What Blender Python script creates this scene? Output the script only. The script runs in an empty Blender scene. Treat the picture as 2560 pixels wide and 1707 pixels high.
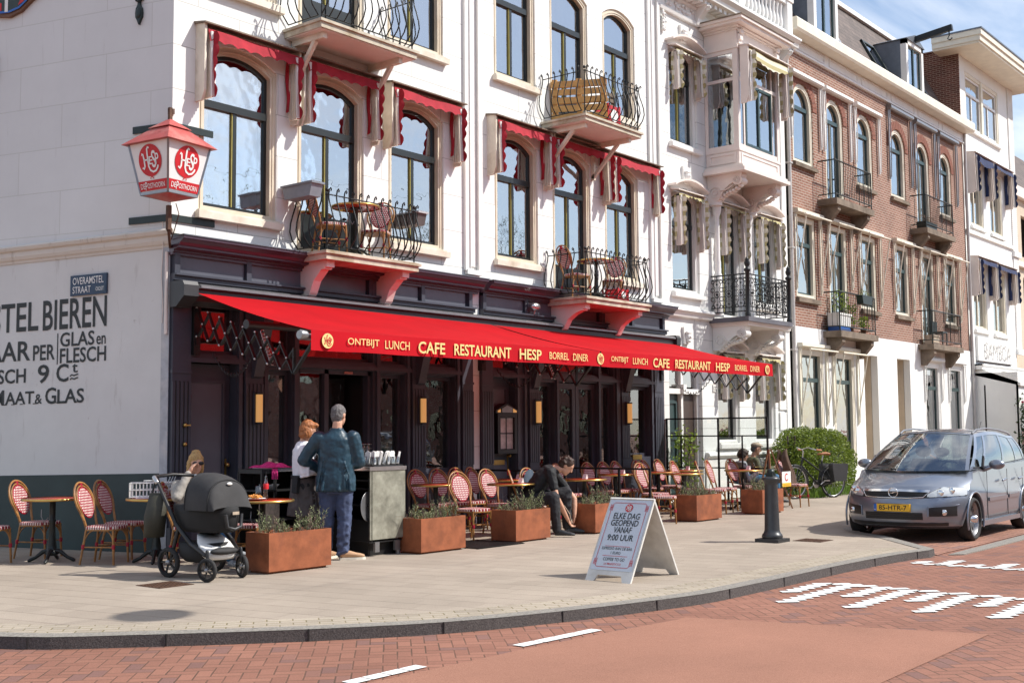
import bpy, bmesh, math, random
from mathutils import Vector, Matrix, noise
from mathutils.geometry import delaunay_2d_cdt
RN = random.Random(11)
PI = math.pi
sc = bpy.context.scene
COL = sc.collection
# ------------------------------------------------------------------ camera
cam = bpy.data.cameras.new("camera"); cam.sensor_width = 36; cam.lens = 2950/2560*36
cam.clip_start = .1; cam.clip_end = 3000
co = bpy.data.objects.new("camera", cam); COL.objects.link(co)
cr = Vector((0.6301488, -0.77643491, -0.00783085)); cu = Vector((-0.05452101, -0.0543046, 0.99703484)); cf = Vector((0.7745579, 0.62785336, 0.076552))
CM = Matrix.Identity(4)
for i in range(3):
    CM[i][0] = cr[i]; CM[i][1] = cu[i]; CM[i][2] = -cf[i]
CM.translation = Vector((-8.83425564, -12.74896724, 1.48))
co.matrix_world = CM
sc.camera = co
# ------------------------------------------------------------------ sun, sky, exposure
SUN_EL = math.radians(46); SUN_H = Vector((.60, -.80, 0)).normalized()
sd = Vector((SUN_H.x*math.cos(SUN_EL), SUN_H.y*math.cos(SUN_EL), math.sin(SUN_EL)))
sl = bpy.data.lights.new("sun", 'SUN'); sl.energy = 4.1; sl.angle = math.radians(.53); sl.color = (1, .955, .88)
so = bpy.data.objects.new("sun", sl); COL.objects.link(so)
so.rotation_euler = sd.to_track_quat('Z', 'Y').to_euler(); so.location = (20, -40, 40)
w = bpy.data.worlds.new("World"); sc.world = w; w.use_nodes = True
nt = w.node_tree; nt.nodes.clear()
sky = nt.nodes.new('ShaderNodeTexSky'); sky.sky_type = 'NISHITA'; sky.sun_disc = False
sky.sun_elevation = SUN_EL; sky.sun_rotation = math.atan2(SUN_H.x, SUN_H.y)
sky.altitude = 0; sky.air_density = 1.0; sky.dust_density = .9; sky.ozone_density = 1.6
tc = nt.nodes.new('ShaderNodeTexCoord')
mp = nt.nodes.new('ShaderNodeMapping'); mp.inputs['Scale'].default_value = (1.0, 1.0, 2.6); mp.inputs['Location'].default_value = (.35, .1, .2)
n1 = nt.nodes.new('ShaderNodeTexNoise'); n1.inputs['Scale'].default_value = 2.3; n1.inputs['Detail'].default_value = 9; n1.inputs['Roughness'].default_value = .58; n1.inputs['Distortion'].default_value = .5
rp = nt.nodes.new('ShaderNodeValToRGB'); rp.color_ramp.elements[0].position = .44; rp.color_ramp.elements[0].color = (0, 0, 0, 1); rp.color_ramp.elements[1].position = .66; rp.color_ramp.elements[1].color = (.9, .9, .9, 1)
mx = nt.nodes.new('ShaderNodeMix'); mx.data_type = 'RGBA'; mx.inputs[7].default_value = (7.6, 7.8, 8.2, 1)
bg = nt.nodes.new('ShaderNodeBackground'); bg.inputs['Strength'].default_value = .128
wo = nt.nodes.new('ShaderNodeOutputWorld')
L = nt.links.new
L(tc.outputs['Generated'], mp.inputs['Vector']); L(mp.outputs[0], n1.inputs['Vector']); L(n1.outputs['Fac'], rp.inputs[0])
L(rp.outputs[0], mx.inputs[0]); L(sky.outputs[0], mx.inputs[6]); L(mx.outputs[2], bg.inputs['Color']); L(bg.outputs[0], wo.inputs['Surface'])
sc.view_settings.view_transform = 'Standard'; sc.view_settings.look = 'None'; sc.view_settings.exposure = .42; sc.view_settings.gamma = 1
sc.view_settings.use_curve_mapping = False
sc.cycles.max_bounces = 8; sc.cycles.diffuse_bounces = 3; sc.cycles.glossy_bounces = 4; sc.cycles.transmission_bounces = 4; sc.cycles.transparent_max_bounces = 12
sc.cycles.use_denoising = True; sc.cycles.caustics_reflective = False; sc.cycles.caustics_refractive = False
sc.cycles.sample_clamp_indirect = 8

# ------------------------------------------------------------------ materials
MATS = {}
def newmat(name):
    m = bpy.data.materials.new(name); m.use_nodes = True; MATS[name] = m
    t = m.node_tree; b = t.nodes['Principled BSDF']
    return m, t, b
def nd(t, typ, ins=None, **props):
    n = t.nodes.new(typ)
    for k, v in props.items(): setattr(n, k, v)
    for k, v in (ins or {}).items():
        if isinstance(v, bpy.types.NodeSocket): t.links.new(v, n.inputs[k])
        else: n.inputs[k].default_value = v
    return n
def c4(c): return (c[0], c[1], c[2], 1)
def math_(t, op, a, b=None, c=None):
    n = nd(t, 'ShaderNodeMath', operation=op)
    for i, v in enumerate((a, b, c)):
        if v is None: continue
        if isinstance(v, bpy.types.NodeSocket): t.links.new(v, n.inputs[i])
        else: n.inputs[i].default_value = v
    return n.outputs[0]
def mixc(t, f, a, b, mode='MIX'):
    n = nd(t, 'ShaderNodeMix', data_type='RGBA', blend_type=mode)
    for i, v in ((0, f), (6, a), (7, b)):
        if isinstance(v, bpy.types.NodeSocket): t.links.new(v, n.inputs[i])
        else: n.inputs[i].default_value = v
    return n.outputs[2]
def noise_(t, vec, scale, detail=4, rough=.55, dist=0):
    return nd(t, 'ShaderNodeTexNoise', {'Vector': vec, 'Scale': scale, 'Detail': detail, 'Roughness': rough, 'Distortion': dist}).outputs['Fac']
def ramp(t, f, p0, p1, a=0., b=1.):
    return nd(t, 'ShaderNodeMapRange', {0: f, 1: p0, 2: p1, 3: a, 4: b}).outputs[0]
def bump_(t, b, h, strength, dist=.01):
    n = nd(t, 'ShaderNodeBump', {'Height': h, 'Strength': strength, 'Distance': dist})
    t.links.new(n.outputs[0], b.inputs['Normal'])
def pm(name, col, rough=.6, metal=0, var=.12, scale=7, bump=0, bscale=45, spec=.5, coat=0, tint=None, rvar=0):
    """plain material with mottled colour, optional bump"""
    m, t, b = newmat(name)
    tcx = nd(t, 'ShaderNodeTexCoord').outputs['Object']
    n = noise_(t, tcx, scale, 6, .6)
    f = ramp(t, n, .3, .7, 1-var, 1+var)
    col_o = mixc(t, 1, c4(col), f, 'MULTIPLY')
    if tint:
        n2 = noise_(t, tcx, scale*.45, 4, .6, .3)
        col_o = mixc(t, ramp(t, n2, .5, .72), col_o, c4(tint))
    t.links.new(col_o, b.inputs['Base Color'])
    b.inputs['Roughness'].default_value = rough; b.inputs['Metallic'].default_value = metal
    if rvar: t.links.new(ramp(t, n, .3, .7, rough-rvar, rough+rvar), b.inputs['Roughness'])
    b.inputs['Specular IOR Level'].default_value = spec
    if coat: b.inputs['Coat Weight'].default_value = coat; b.inputs['Coat Roughness'].default_value = .06
    if bump: bump_(t, b, noise_(t, tcx, bscale, 5), bump)
    return m
def xz(t, sx=1, sz=1, ox=0, oz=0, plane='xz'):
    tcx = nd(t, 'ShaderNodeTexCoord').outputs['Object']
    s = nd(t, 'ShaderNodeSeparateXYZ', {0: tcx})
    a, b = {'xz': (0, 2), 'xy': (0, 1), 'yz': (1, 2)}[plane]
    c = nd(t, 'ShaderNodeCombineXYZ', {0: math_(t, 'ADD', s.outputs[a], ox), 1: math_(t, 'ADD', s.outputs[b], oz)})
    return tcx, c.outputs[0], s
def stucco(name, col, bw, bh, oz, ox=0, joint=.72, dirt=(.33, .29, .25), dirtamt=.45, ms=.006, varsc=.9, plane='xz'):
    m, t, b = newmat(name)
    tcx, v, s = xz(t, ox=ox, oz=oz, plane=plane)
    br = nd(t, 'ShaderNodeTexBrick', {'Vector': v, 'Color1': (1, 1, 1, 1), 'Color2': (.965, .965, .965, 1), 'Mortar': (joint, joint, joint*.97, 1), 'Scale': 1.0, 'Mortar Size': ms, 'Mortar Smooth': .15, 'Bias': 0, 'Brick Width': bw, 'Row Height': bh}, offset=.5)
    n = noise_(t, tcx, varsc, 7, .62)
    c = mixc(t, 1, c4(col), br.outputs['Color'], 'MULTIPLY')
    c = mixc(t, 1, c, ramp(t, n, .25, .75, .93, 1.05), 'MULTIPLY')
    st = nd(t, 'ShaderNodeMapping', {'Vector': tcx, 'Scale': (5, 5, .7)}).outputs[0]
    streak = noise_(t, st, 1.3, 8, .7, .2)
    c = mixc(t, math_(t, 'MULTIPLY', ramp(t, streak, .6, .82), dirtamt), c, c4(dirt))
    spots = noise_(t, tcx, 9, 4, .75)
    c = mixc(t, math_(t, 'MULTIPLY', ramp(t, spots, .68, .78), dirtamt*.8), c, c4(dirt))
    t.links.new(c, b.inputs['Base Color']); b.inputs['Roughness'].default_value = .75
    h = math_(t, 'SUBTRACT', math_(t, 'MULTIPLY', noise_(t, tcx, 30, 4), .25), math_(t, 'MULTIPLY', br.outputs['Fac'], 1.0))
    bump_(t, b, h, .35, .006)
    return m
def brickmat(name, c1, c2, mortar, bw, bh, ms, plane='xz', rough=.85, bump=.5, dirt=.25):
    m, t, b = newmat(name)
    tcx, v, s = xz(t, plane=plane)
    br = nd(t, 'ShaderNodeTexBrick', {'Vector': v, 'Color1': c4(c1), 'Color2': c4(c2), 'Mortar': c4(mortar), 'Scale': 1.0, 'Mortar Size': ms, 'Mortar Smooth': .2, 'Bias': 0, 'Brick Width': bw, 'Row Height': bh}, offset=.5)
    n = noise_(t, tcx, 1.1, 7, .65)
    c = mixc(t, 1, br.outputs['Color'], ramp(t, n, .3, .7, 1-dirt, 1+dirt*.6), 'MULTIPLY')
    t.links.new(c, b.inputs['Base Color']); b.inputs['Roughness'].default_value = rough
    bump_(t, b, math_(t, 'SUBTRACT', math_(t, 'MULTIPLY', noise_(t, tcx, 60, 3), .3), br.outputs['Fac']), bump, .006)
    return m
def glassmat(name, refl=.3, tint=(.8, .85, .88), wav=.02):
    m, t, b = newmat(name)
    t.nodes.remove(b)
    out = [n for n in t.nodes if n.type == 'OUTPUT_MATERIAL'][0]
    tcx = nd(t, 'ShaderNodeTexCoord').outputs['Object']
    bp = nd(t, 'ShaderNodeBump', {'Height': noise_(t, tcx, 2.2, 2), 'Strength': wav, 'Distance': .3})
    g = nd(t, 'ShaderNodeBsdfGlossy', {'Color': (.97, .99, 1, 1), 'Roughness': .01, 'Normal': bp.outputs[0]})
    tr = nd(t, 'ShaderNodeBsdfTransparent', {'Color': c4(tint)})
    fr = nd(t, 'ShaderNodeFresnel', {'IOR': 1.5})
    f = math_(t, 'MINIMUM', math_(t, 'ADD', fr.outputs[0], refl), 1)
    ms_ = nd(t, 'ShaderNodeMixShader', {0: f, 1: tr.outputs[0], 2: g.outputs[0]})
    t.links.new(ms_.outputs[0], out.inputs['Surface'])
    return m
def emis(name, col, strength, base=(.5, .4, .3)):
    m, t, b = newmat(name)
    b.inputs['Base Color'].default_value = c4(base); b.inputs['Emission Color'].default_value = c4(col); b.inputs['Emission Strength'].default_value = strength
    return m
WHITE = stucco('white_stucco', (.83, .835, .81), 1.35, .585, -.08, .3, joint=.66, ms=.007, dirtamt=.6)
WHITE3 = stucco('white_stucco_rusticated', (.82, .825, .80), 1.9, .475, -.1, .2, joint=.6, ms=.007)
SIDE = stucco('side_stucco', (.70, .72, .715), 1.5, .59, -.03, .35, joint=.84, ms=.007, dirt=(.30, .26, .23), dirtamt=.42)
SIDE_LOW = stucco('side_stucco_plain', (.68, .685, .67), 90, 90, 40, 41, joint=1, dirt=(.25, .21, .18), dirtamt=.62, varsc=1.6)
DADO = pm('dark_green_wall_paint', (.022, .042, .043), .55, 0, .25, 1.5, .15)
PLAIN_WHITE = stucco('white_render', (.84, .845, .82), 90, 90, 40, 41, joint=1, dirtamt=.22)
SHOP = pm('shop_blue_black_paint', (.055, .060, .080), .40, 0, .18, 2, .05, spec=.45)
SHOP_GREY = pm('shop_slate_panel', (.105, .108, .135), .36, 0, .12, 2, .05, spec=.6)
PLUM = pm('dark_cornice_plum_reflection', (.075, .04, .062), .30, 0, .15, 2, spec=.6)  # dark gloss paint; its purple reflected tone is put into the colour
CREAM = pm('cream_casing_paint', (.68, .60, .47), .5, 0, .1, 3, .1, tint=(.6, .5, .36))
BONE = pm('bone_wood_paint', (.74, .68, .57), .55, 0, .12, 4, .1, tint=(.5, .42, .3))
SASH = pm('dark_sash_paint', (.018, .022, .022), .3, 0, .15, 4)
SASHG = pm('green_sash_paint', (.03, .06, .06), .35, 0, .15, 4)
WHITEP = pm('white_gloss_paint', (.82, .81, .78), .38, 0, .05, 3)
PINKP = pm('blush_white_paint_and_bounce', (.78, .70, .645), .5, 0, .06, 2.5, .06)  # also holds the awning's red bounce on the white lower corbels
GLASS = glassmat('window_glass', .42)
GLASS_D = glassmat('shop_glass', .20, (.75, .77, .78), .012)
GLASS_C = glassmat('car_glass', .20, (.40, .46, .43), 0)
GLASS_T = glassmat('tumbler_glass', .10, (.9, .93, .93), 0)
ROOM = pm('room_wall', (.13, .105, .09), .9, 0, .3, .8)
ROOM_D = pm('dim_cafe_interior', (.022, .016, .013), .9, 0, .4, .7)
CURT = pm('net_curtain', (.62, .56, .50), .9, 0, .1, 3)
IRON = pm('black_iron', (.012, .013, .014), .42, .2, .2, 8)
IRON_G = pm('green_black_iron', (.018, .028, .027), .42, .2, .2, 8)
CONC = pm('weathered_concrete', (.36, .33, .28), .9, 0, .25, 5, .3, tint=(.17, .15, .12))
BROWNC = pm('brown_concrete', (.21, .165, .125), .9, 0, .3, 4, .3, tint=(.11, .085, .06))
SLABW = pm('stained_slab_edge', (.55, .50, .40), .85, 0, .22, 5, .2, tint=(.30, .23, .13))
MARK_RED = pm('faded_red_awning_cloth', (.36, .012, .026), .85, 0, .22, 5, .1)
AWN = pm('bright_red_awning_cloth', (.52, .004, .010), .85, 0, .12, 1.6, .04, spec=.2)
_t = AWN.node_tree; _o = [n for n in _t.nodes if n.type == 'OUTPUT_MATERIAL'][0]; _tl = nd(_t, 'ShaderNodeBsdfTranslucent', {'Color': (.75, .02, .02, 1)}); _m = nd(_t, 'ShaderNodeMixShader', {0: .22, 1: _t.nodes['Principled BSDF'].outputs[0], 2: _tl.outputs[0]}); _t.links.new(_m.outputs[0], _o.inputs['Surface'])
VAL = pm('red_valance_cloth', (.50, .004, .012), .85, 0, .10, 2, .04, spec=.2)
GOLD = pm('pale_gold_print', (.80, .60, .24), .7, 0, .04, 5)
GREYM = pm('grey_metal', (.30, .30, .31), .35, .7, .12, 6)
DGREYM = pm('dark_grey_metal', (.045, .045, .048), .45, .3, .15, 6)
STEEL = pm('steel', (.55, .55, .55), .28, .9, .1, 8)
BRASS = pm('brass', (.60, .40, .13), .3, .9, .12, 10)
BLACK = pm('black_plastic', (.012, .012, .013), .45, 0, .2, 9)
BLACKT = pm('black_letter_paint', (.028, .035, .036), .6, 0, .15, 12)
WHITET = pm('white_letter_paint', (.82, .82, .80), .6, 0, .05, 9)
REDT = pm('red_sign_paint', (.55, .008, .016), .5, 0, .08, 9)
LAMPW = pm('lantern_white_panel', (.80, .79, .78), .35, 0, .04, 6)
RUSTRED = pm('faded_red_metal', (.45, .085, .075), .5, 0, .18, 7, .1, tint=(.5, .2, .17))
RUST = pm('rusty_iron', (.10, .05, .03), .7, .3, .35, 12, .3)
CORTEN = pm('corten_steel', (.29, .092, .040), .62, 0, .28, 6, .12, tint=(.19, .065, .036), spec=.35)
SOIL = pm('soil', (.09, .055, .035), .95, 0, .4, 30, .6)
BAMBOO = pm('bamboo_cane', (.33, .155, .045), .42, 0, .35, 14, .05, tint=(.20, .085, .03))
BINDING = pm('red_binding', (.36, .008, .03), .5, 0, .1, 20)
TABLETOP = pm('red_tabletop', (.42, .035, .012), .22, 0, .15, 6, coat=.5)
CAST = pm('cast_iron_table', (.018, .022, .022), .38, .3, .25, 14)
BLUESIGN = pm('enamel_blue', (.012, .035, .085), .3, 0, .1, 8)
ORANGE_LAMP = emis('amber_lamp_glass', (1, .50, .16), .34, (.45, .26, .10))
BULB = emis('lit_bulb', (1, .72, .42), 6)
SKIN = pm('skin', (.62, .34, .23), .55, 0, .08, 12)
HAIR_G = pm('grey_hair', (.13, .12, .12), .7, 0, .45, 60, .4)
HAIR_R = pm('ginger_hair', (.36, .13, .04), .6, 0, .3, 60, .4)
HAIR_B = pm('blond_hair', (.45, .27, .10), .6, 0, .3, 50, .4)
HAIR_K = pm('dark_brown_hair', (.045, .022, .014), .6, 0, .4, 60, .5)
COAT = pm('petrol_blue_jacket', (.014, .046, .072), .42, 0, .2, 5, .5, 9)
JEANS = pm('faded_navy_trousers', (.055, .075, .145), .85, 0, .25, 6, .4, 12)
SHIRTW = pm('white_shirt', (.80, .80, .84), .8, 0, .05, 6, .5, 10)
APRON = pm('grey_apron', (.085, .072, .07), .85, 0, .25, 9, .5, 10)
BLACKC = pm('black_cloth', (.011, .012, .014), .75, 0, .3, 8, .4, 12)
OLIVE = pm('olive_jacket', (.085, .092, .045), .8, 0, .2, 8, .4, 12)
PURPLEC = pm('mauve_cardigan', (.06, .045, .065), .85, 0, .2, 8, .4, 12)
GREYC = pm('grey_scarf', (.36, .37, .40), .9, 0, .2, 18, .4)
BEIGEC = pm('beige_tweed', (.46, .37, .28), .9, 0, .25, 40, .3)
BLUEJEAN = pm('blue_jeans', (.04, .13, .24), .85, 0, .25, 8, .4)
SHOE = pm('tan_suede_shoe', (.47, .29, .17), .8, 0, .15, 10)
SHOEW = pm('white_rubber', (.75, .72, .62), .6, 0, .06, 10)
SHOEK = pm('charcoal_shoe', (.03, .033, .037), .5, 0, .2, 10)
PRAM = pm('charcoal_pram_cloth', (.035, .034, .035), .8, 0, .22, 6, .4, 10)
PRAMK = pm('black_pram_cloth', (.014, .014, .015), .8, 0, .2, 6, .3, 10)
PRAMW = pm('white_pram_plastic', (.78, .77, .74), .4, 0, .05, 8)
RUBBER = pm('tyre_rubber', (.022, .021, .021), .8, 0, .2, 14, .2)
LINEN = pm('brown_jacket', (.10, .055, .035), .7, 0, .3, 8, .5, 10)
DENIMJ = pm('slate_blue_jacket', (.06, .085, .12), .8, 0, .2, 8, .5, 10)
TRPANEL = pm('scuffed_steel_panel', (.34, .335, .27), .42, .35, .3, 9, .06, tint=(.22, .215, .17), rvar=.1)
PINKC = pm('pink_patterned_cloth', (.62, .03, .20), .8, 0, .5, 28)
WOOD = pm('pallet_wood', (.62, .36, .13), .75, 0, .25, 6, .2)
CRATE = pm('red_crate', (.50, .012, .02), .45, 0, .15, 9)
PLATEY = pm('yellow_plate', (.80, .46, .02), .4, 0, .04, 9)
EUBLUE = pm('plate_blue', (.02, .12, .45), .4, 0, .04, 9)
CARP, _t, _b = newmat('blue_grey_car_paint')
_b.inputs['Base Color'].default_value = (.235, .26, .31, 1); _b.inputs['Metallic'].default_value = .7; _b.inputs['Roughness'].default_value = .33; _b.inputs['Coat Weight'].default_value = .8; _b.inputs['Coat Roughness'].default_value = .04
bump_(_t, _b, noise_(_t, nd(_t, 'ShaderNodeTexCoord').outputs['Object'], 900, 2), .03, .002)
CARINT = pm('dark_seat_fabric', (.02, .02, .021), .9, 0, .2, 9)
CHROME = pm('chrome', (.75, .75, .76), .12, 1, .03, 9)
LENS, _t, _b = newmat('headlamp_lens')
_b.inputs['Base Color'].default_value = (.55, .58, .58, 1); _b.inputs['Roughness'].default_value = .12; _b.inputs['Metallic'].default_value = .35; _b.inputs['Coat Weight'].default_value = 1; _b.inputs['Coat Roughness'].default_value = .02
def leafmat(name, c1, c2, rough=.5):
    m, t, b = newmat(name)
    g = nd(t, 'ShaderNodeNewGeometry')
    c = mixc(t, g.outputs['Random Per Island'], c4(c1), c4(c2))
    t.links.new(c, b.inputs['Base Color']); b.inputs['Roughness'].default_value = rough
    b.inputs['Transmission Weight'].default_value = 0
    out = [n for n in t.nodes if n.type == 'OUTPUT_MATERIAL'][0]
    tl = nd(t, 'ShaderNodeBsdfTranslucent', {'Color': c})
    ms_ = nd(t, 'ShaderNodeMixShader', {0: .3, 1: b.outputs[0], 2: tl.outputs[0]})
    t.links.new(ms_.outputs[0], out.inputs['Surface'])
    return m
LEAF_H = leafmat('hedge_leaves', (.07, .125, .008), (.27, .34, .035))
LEAF_L = leafmat('lavender_leaves', (.20, .26, .10), (.40, .43, .25), .8)
LEAF_D = leafmat('lavender_dry', (.20, .13, .10), (.30, .22, .17), .8)
LEAF_P = leafmat('plant_leaves', (.14, .24, .02), (.42, .52, .06))
LEAF_R = leafmat('rose_leaves', (.025, .05, .02), (.08, .12, .05))
LEAF_G = leafmat('grass_blades', (.08, .16, .015), (.22, .34, .05))
LEAF_T = leafmat('opposite_tree_leaves', (.05, .06, .02), (.12, .13, .04))
BARK = pm('bark', (.075, .06, .047), .9, 0, .3, 8, .5)
FLOWER = pm('red_rose', (.45, .03, .07), .6, 0, .2, 9)
# woven seat: white dots on red
def weave(name, red, white, sx, sz, plane):
    m, t, b = newmat(name)
    tcx, v, s = xz(t, plane=plane)
    vv = nd(t, 'ShaderNodeSeparateXYZ', {0: v})
    u = math_(t, 'DIVIDE', vv.outputs[0], sx); q = math_(t, 'DIVIDE', vv.outputs[1], sz)
    row = math_(t, 'FLOOR', q)
    u2 = math_(t, 'ADD', u, math_(t, 'MULTIPLY', row, .5))
    fu = math_(t, 'ABSOLUTE', math_(t, 'SUBTRACT', math_(t, 'FRACT', u2), .5)); fq = math_(t, 'ABSOLUTE', math_(t, 'SUBTRACT', math_(t, 'FRACT', q), .5))
    dot = math_(t, 'MULTIPLY', math_(t, 'LESS_THAN', fu, .27), math_(t, 'LESS_THAN', fq, .30))
    t.links.new(mixc(t, dot, c4(red), c4(white)), b.inputs['Base Color']); b.inputs['Roughness'].default_value = .55
    return m
WEAVE_S = weave('red_white_seat_weave', (.27, .012, .03), (.74, .66, .60), .030, .030, 'xy')
WEAVE_B = weave('red_white_back_weave', (.27, .012, .03), (.74, .66, .60), .030, .030, 'yz')
# pavement tiles aligned to the side street: local rotated coordinates
def paving(name, ang, tile, c1, c2, cj, strong_axis=True):
    m, t, b = newmat(name)
    tcx = nd(t, 'ShaderNodeTexCoord').outputs['Object']
    rot = nd(t, 'ShaderNodeMapping', {'Vector': tcx, 'Rotation': (0, 0, ang)}).outputs[0]
    s = nd(t, 'ShaderNodeSeparateXYZ', {0: rot})
    wob = math_(t, 'MULTIPLY', math_(t, 'SUBTRACT', noise_(t, rot, .6, 2), .5), .05)
    u = math_(t, 'DIVIDE', math_(t, 'ADD', s.outputs[0], wob), tile); row = math_(t, 'FLOOR', u)
    v = math_(t, 'ADD', math_(t, 'DIVIDE', s.outputs[1], tile), math_(t, 'MULTIPLY', row, .5)); cel = math_(t, 'FLOOR', v)
    fu = math_(t, 'ABSOLUTE', math_(t, 'SUBTRACT', math_(t, 'FRACT', u), .5)); fv = math_(t, 'ABSOLUTE', math_(t, 'SUBTRACT', math_(t, 'FRACT', v), .5))
    brk = noise_(t, rot, 3, 3)
    ju = math_(t, 'MULTIPLY', ramp(t, fu, .478, .492), ramp(t, brk, .3, .55, .35, 1)); jv = math_(t, 'MULTIPLY', ramp(t, fv, .485, .497), ramp(t, brk, .45, .65, 0, .75))
    j = math_(t, 'MAXIMUM', ju, jv)
    wn = nd(t, 'ShaderNodeTexWhiteNoise', {'Vector': nd(t, 'ShaderNodeCombineXYZ', {0: row, 1: cel}).outputs[0]}, noise_dimensions='2D').outputs['Value']
    c = mixc(t, ramp(t, wn, 0, 1, 0, .55), c4(c1), c4(c2))
    c = mixc(t, 1, c, ramp(t, noise_(t, tcx, .55, 6, .6), .3, .7, .84, 1.12), 'MULTIPLY')
    c = mixc(t, 1, c, ramp(t, noise_(t, tcx, 85, 3, .7), .3, .7, .8, 1.18), 'MULTIPLY')
    c = mixc(t, math_(t, 'MULTIPLY', j, .8), c, c4(cj))
    t.links.new(c, b.inputs['Base Color']); b.inputs['Roughness'].default_value = .9; b.inputs['Specular IOR Level'].default_value = .25
    bump_(t, b, math_(t, 'SUBTRACT', math_(t, 'MULTIPLY', noise_(t, tcx, 120, 3), .35), j), .4, .006)
    return m
PAVE = paving('pavement_tiles', math.radians(-12), .30, (.34, .285, .23), (.41, .345, .28), (.09, .07, .055))
def herring(name, c1, c2, c3, cj, unit=.105, ang=45, running=False):
    m, t, b = newmat(name)
    tcx = nd(t, 'ShaderNodeTexCoord').outputs['Object']
    rot = nd(t, 'ShaderNodeMapping', {'Vector': tcx, 'Rotation': (0, 0, math.radians(ang))}).outputs[0]
    wob = nd(t, 'ShaderNodeMix', {0: .012, 4: rot, 5: nd(t, 'ShaderNodeTexNoise', {'Vector': rot, 'Scale': 1.5}).outputs['Color']}, data_type='VECTOR').outputs[1]
    s = nd(t, 'ShaderNodeSeparateXYZ', {0: wob})
    x = math_(t, 'DIVIDE', s.outputs[0], unit); y = math_(t, 'DIVIDE', s.outputs[1], unit)
    i = math_(t, 'FLOOR', x); jx = math_(t, 'FLOOR', y); fx = math_(t, 'FRACT', x); fy = math_(t, 'FRACT', y)
    if running: mm = math_(t, 'FLOORED_MODULO', math_(t, 'ADD', i, jx), 2)
    else: mm = math_(t, 'FLOORED_MODULO', math_(t, 'SUBTRACT', i, jx), 4)
    eq = lambda k: math_(t, 'COMPARE', mm, float(k), .1)
    if running:
        h0, h1, v_lo, v_hi = eq(0), eq(1), 0., 0.
    else:
        h0, h1, v_hi, v_lo = eq(0), eq(1), eq(2), eq(3)
    e = .075
    l = math_(t, 'MULTIPLY', ramp(t, fx, e, e*.4), math_(t, 'SUBTRACT', 1, h1)); r = math_(t, 'MULTIPLY', ramp(t, fx, 1-e, 1-e*.4), math_(t, 'SUBTRACT', 1, h0))
    d = math_(t, 'MULTIPLY', ramp(t, fy, e, e*.4), math_(t, 'SUBTRACT', 1, v_hi)); u = math_(t, 'MULTIPLY', ramp(t, fy, 1-e, 1-e*.4), math_(t, 'SUBTRACT', 1, v_lo))
    j = math_(t, 'MAXIMUM', math_(t, 'MAXIMUM', l, r), math_(t, 'MAXIMUM', d, u))
    ci = math_(t, 'SUBTRACT', i, h1); cj2 = math_(t, 'SUBTRACT', jx, v_hi)
    wn = nd(t, 'ShaderNodeTexWhiteNoise', {'Vector': nd(t, 'ShaderNodeCombineXYZ', {0: ci, 1: cj2}).outputs[0]}, noise_dimensions='2D').outputs['Value']
    c = mixc(t, wn, c4(c1), c4(c2)); c = mixc(t, ramp(t, wn, .86, .9), c, c4(c3))
    c = mixc(t, 1, c, ramp(t, noise_(t, tcx, .5, 6, .6), .3, .7, .8, 1.16), 'MULTIPLY')
    c = mixc(t, 1, c, ramp(t, noise_(t, tcx, 70, 3, .7), .3, .7, .85, 1.15), 'MULTIPLY')
    c = mixc(t, math_(t, 'MULTIPLY', j, ramp(t, noise_(t, tcx, 2.2, 3), .3, .6, .35, .9)), c, c4(cj))
    t.links.new(c, b.inputs['Base Color']); b.inputs['Roughness'].default_value = .82; b.inputs['Specular IOR Level'].default_value = .3
    bump_(t, b, math_(t, 'SUBTRACT', math_(t, 'MULTIPLY', noise_(t, tcx, 90, 3), .3), j), .5, .006)
    return m
ROADB = herring('road_bricks', (.25, .115, .080), (.31, .145, .100), (.21, .11, .09), (.10, .06, .04), .10)
BAYB = herring('parking_bay_bricks', (.30, .15, .11), (.36, .185, .13), (.24, .14, .12), (.10, .07, .05), ang=0)
BORD = herring('border_bricks', (.37, .315, .25), (.42, .36, .285), (.34, .29, .23), (.17, .14, .06), .10, 40, True)
ASPH, _t, _b = newmat('red_asphalt')
_tc = nd(_t, 'ShaderNodeTexCoord').outputs['Object']
_c = mixc(_t, ramp(_t, noise_(_t, _tc, 140, 3, .8), .3, .7), (.225, .10, .066, 1), (.42, .215, .148, 1))
_c = mixc(_t, 1, _c, ramp(_t, noise_(_t, _tc, .7, 6, .65), .3, .7, .88, 1.1), 'MULTIPLY')
_t.links.new(_c, _b.inputs['Base Color']); _b.inputs['Roughness'].default_value = .9; _b.inputs['Specular IOR Level'].default_value = .3
bump_(_t, _b, noise_(_t, _tc, 160, 3), .6, .006)
KERB = pm('granite_kerb', (.26, .24, .21), .85, 0, .35, 60, .4, 90, tint=(.15, .13, .12))
KERBF = pm('dark_kerb_face', (.085, .075, .072), .9, 0, .5, 70, .6, 90)
ROADPAINT = pm('road_marking_paint', (.78, .79, .77), .7, 0, .1, 30, .2)
BRICK = brickmat('red_brown_brick', (.235, .10, .062), (.31, .145, .098), (.45, .38, .32), .215, .068, .010)
BRICK_D = brickmat('dark_brick', (.10, .03, .022), (.16, .05, .035), (.34, .24, .18), .215, .068, .010, plane='yz')
BRICK_ARCH = pm('arch_brick', (.23, .088, .058), .85, 0, .3, 22, .3)
TILEB = brickmat('beige_glazed_brick', (.56, .40, .23), (.62, .45, .27), (.34, .24, .14), .19, .075, .006, plane='xz', rough=.4)
SLATE = brickmat('brown_roof_slates', (.095, .07, .062), (.15, .11, .095), (.05, .04, .036), .30, .17, .010, plane='xz', rough=.75)
TANR = pm('sandy_render', (.62, .52, .40), .8, 0, .1, 2)
ZINC = pm('zinc', (.16, .18, .21), .5, .5, .15, 4)
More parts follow.
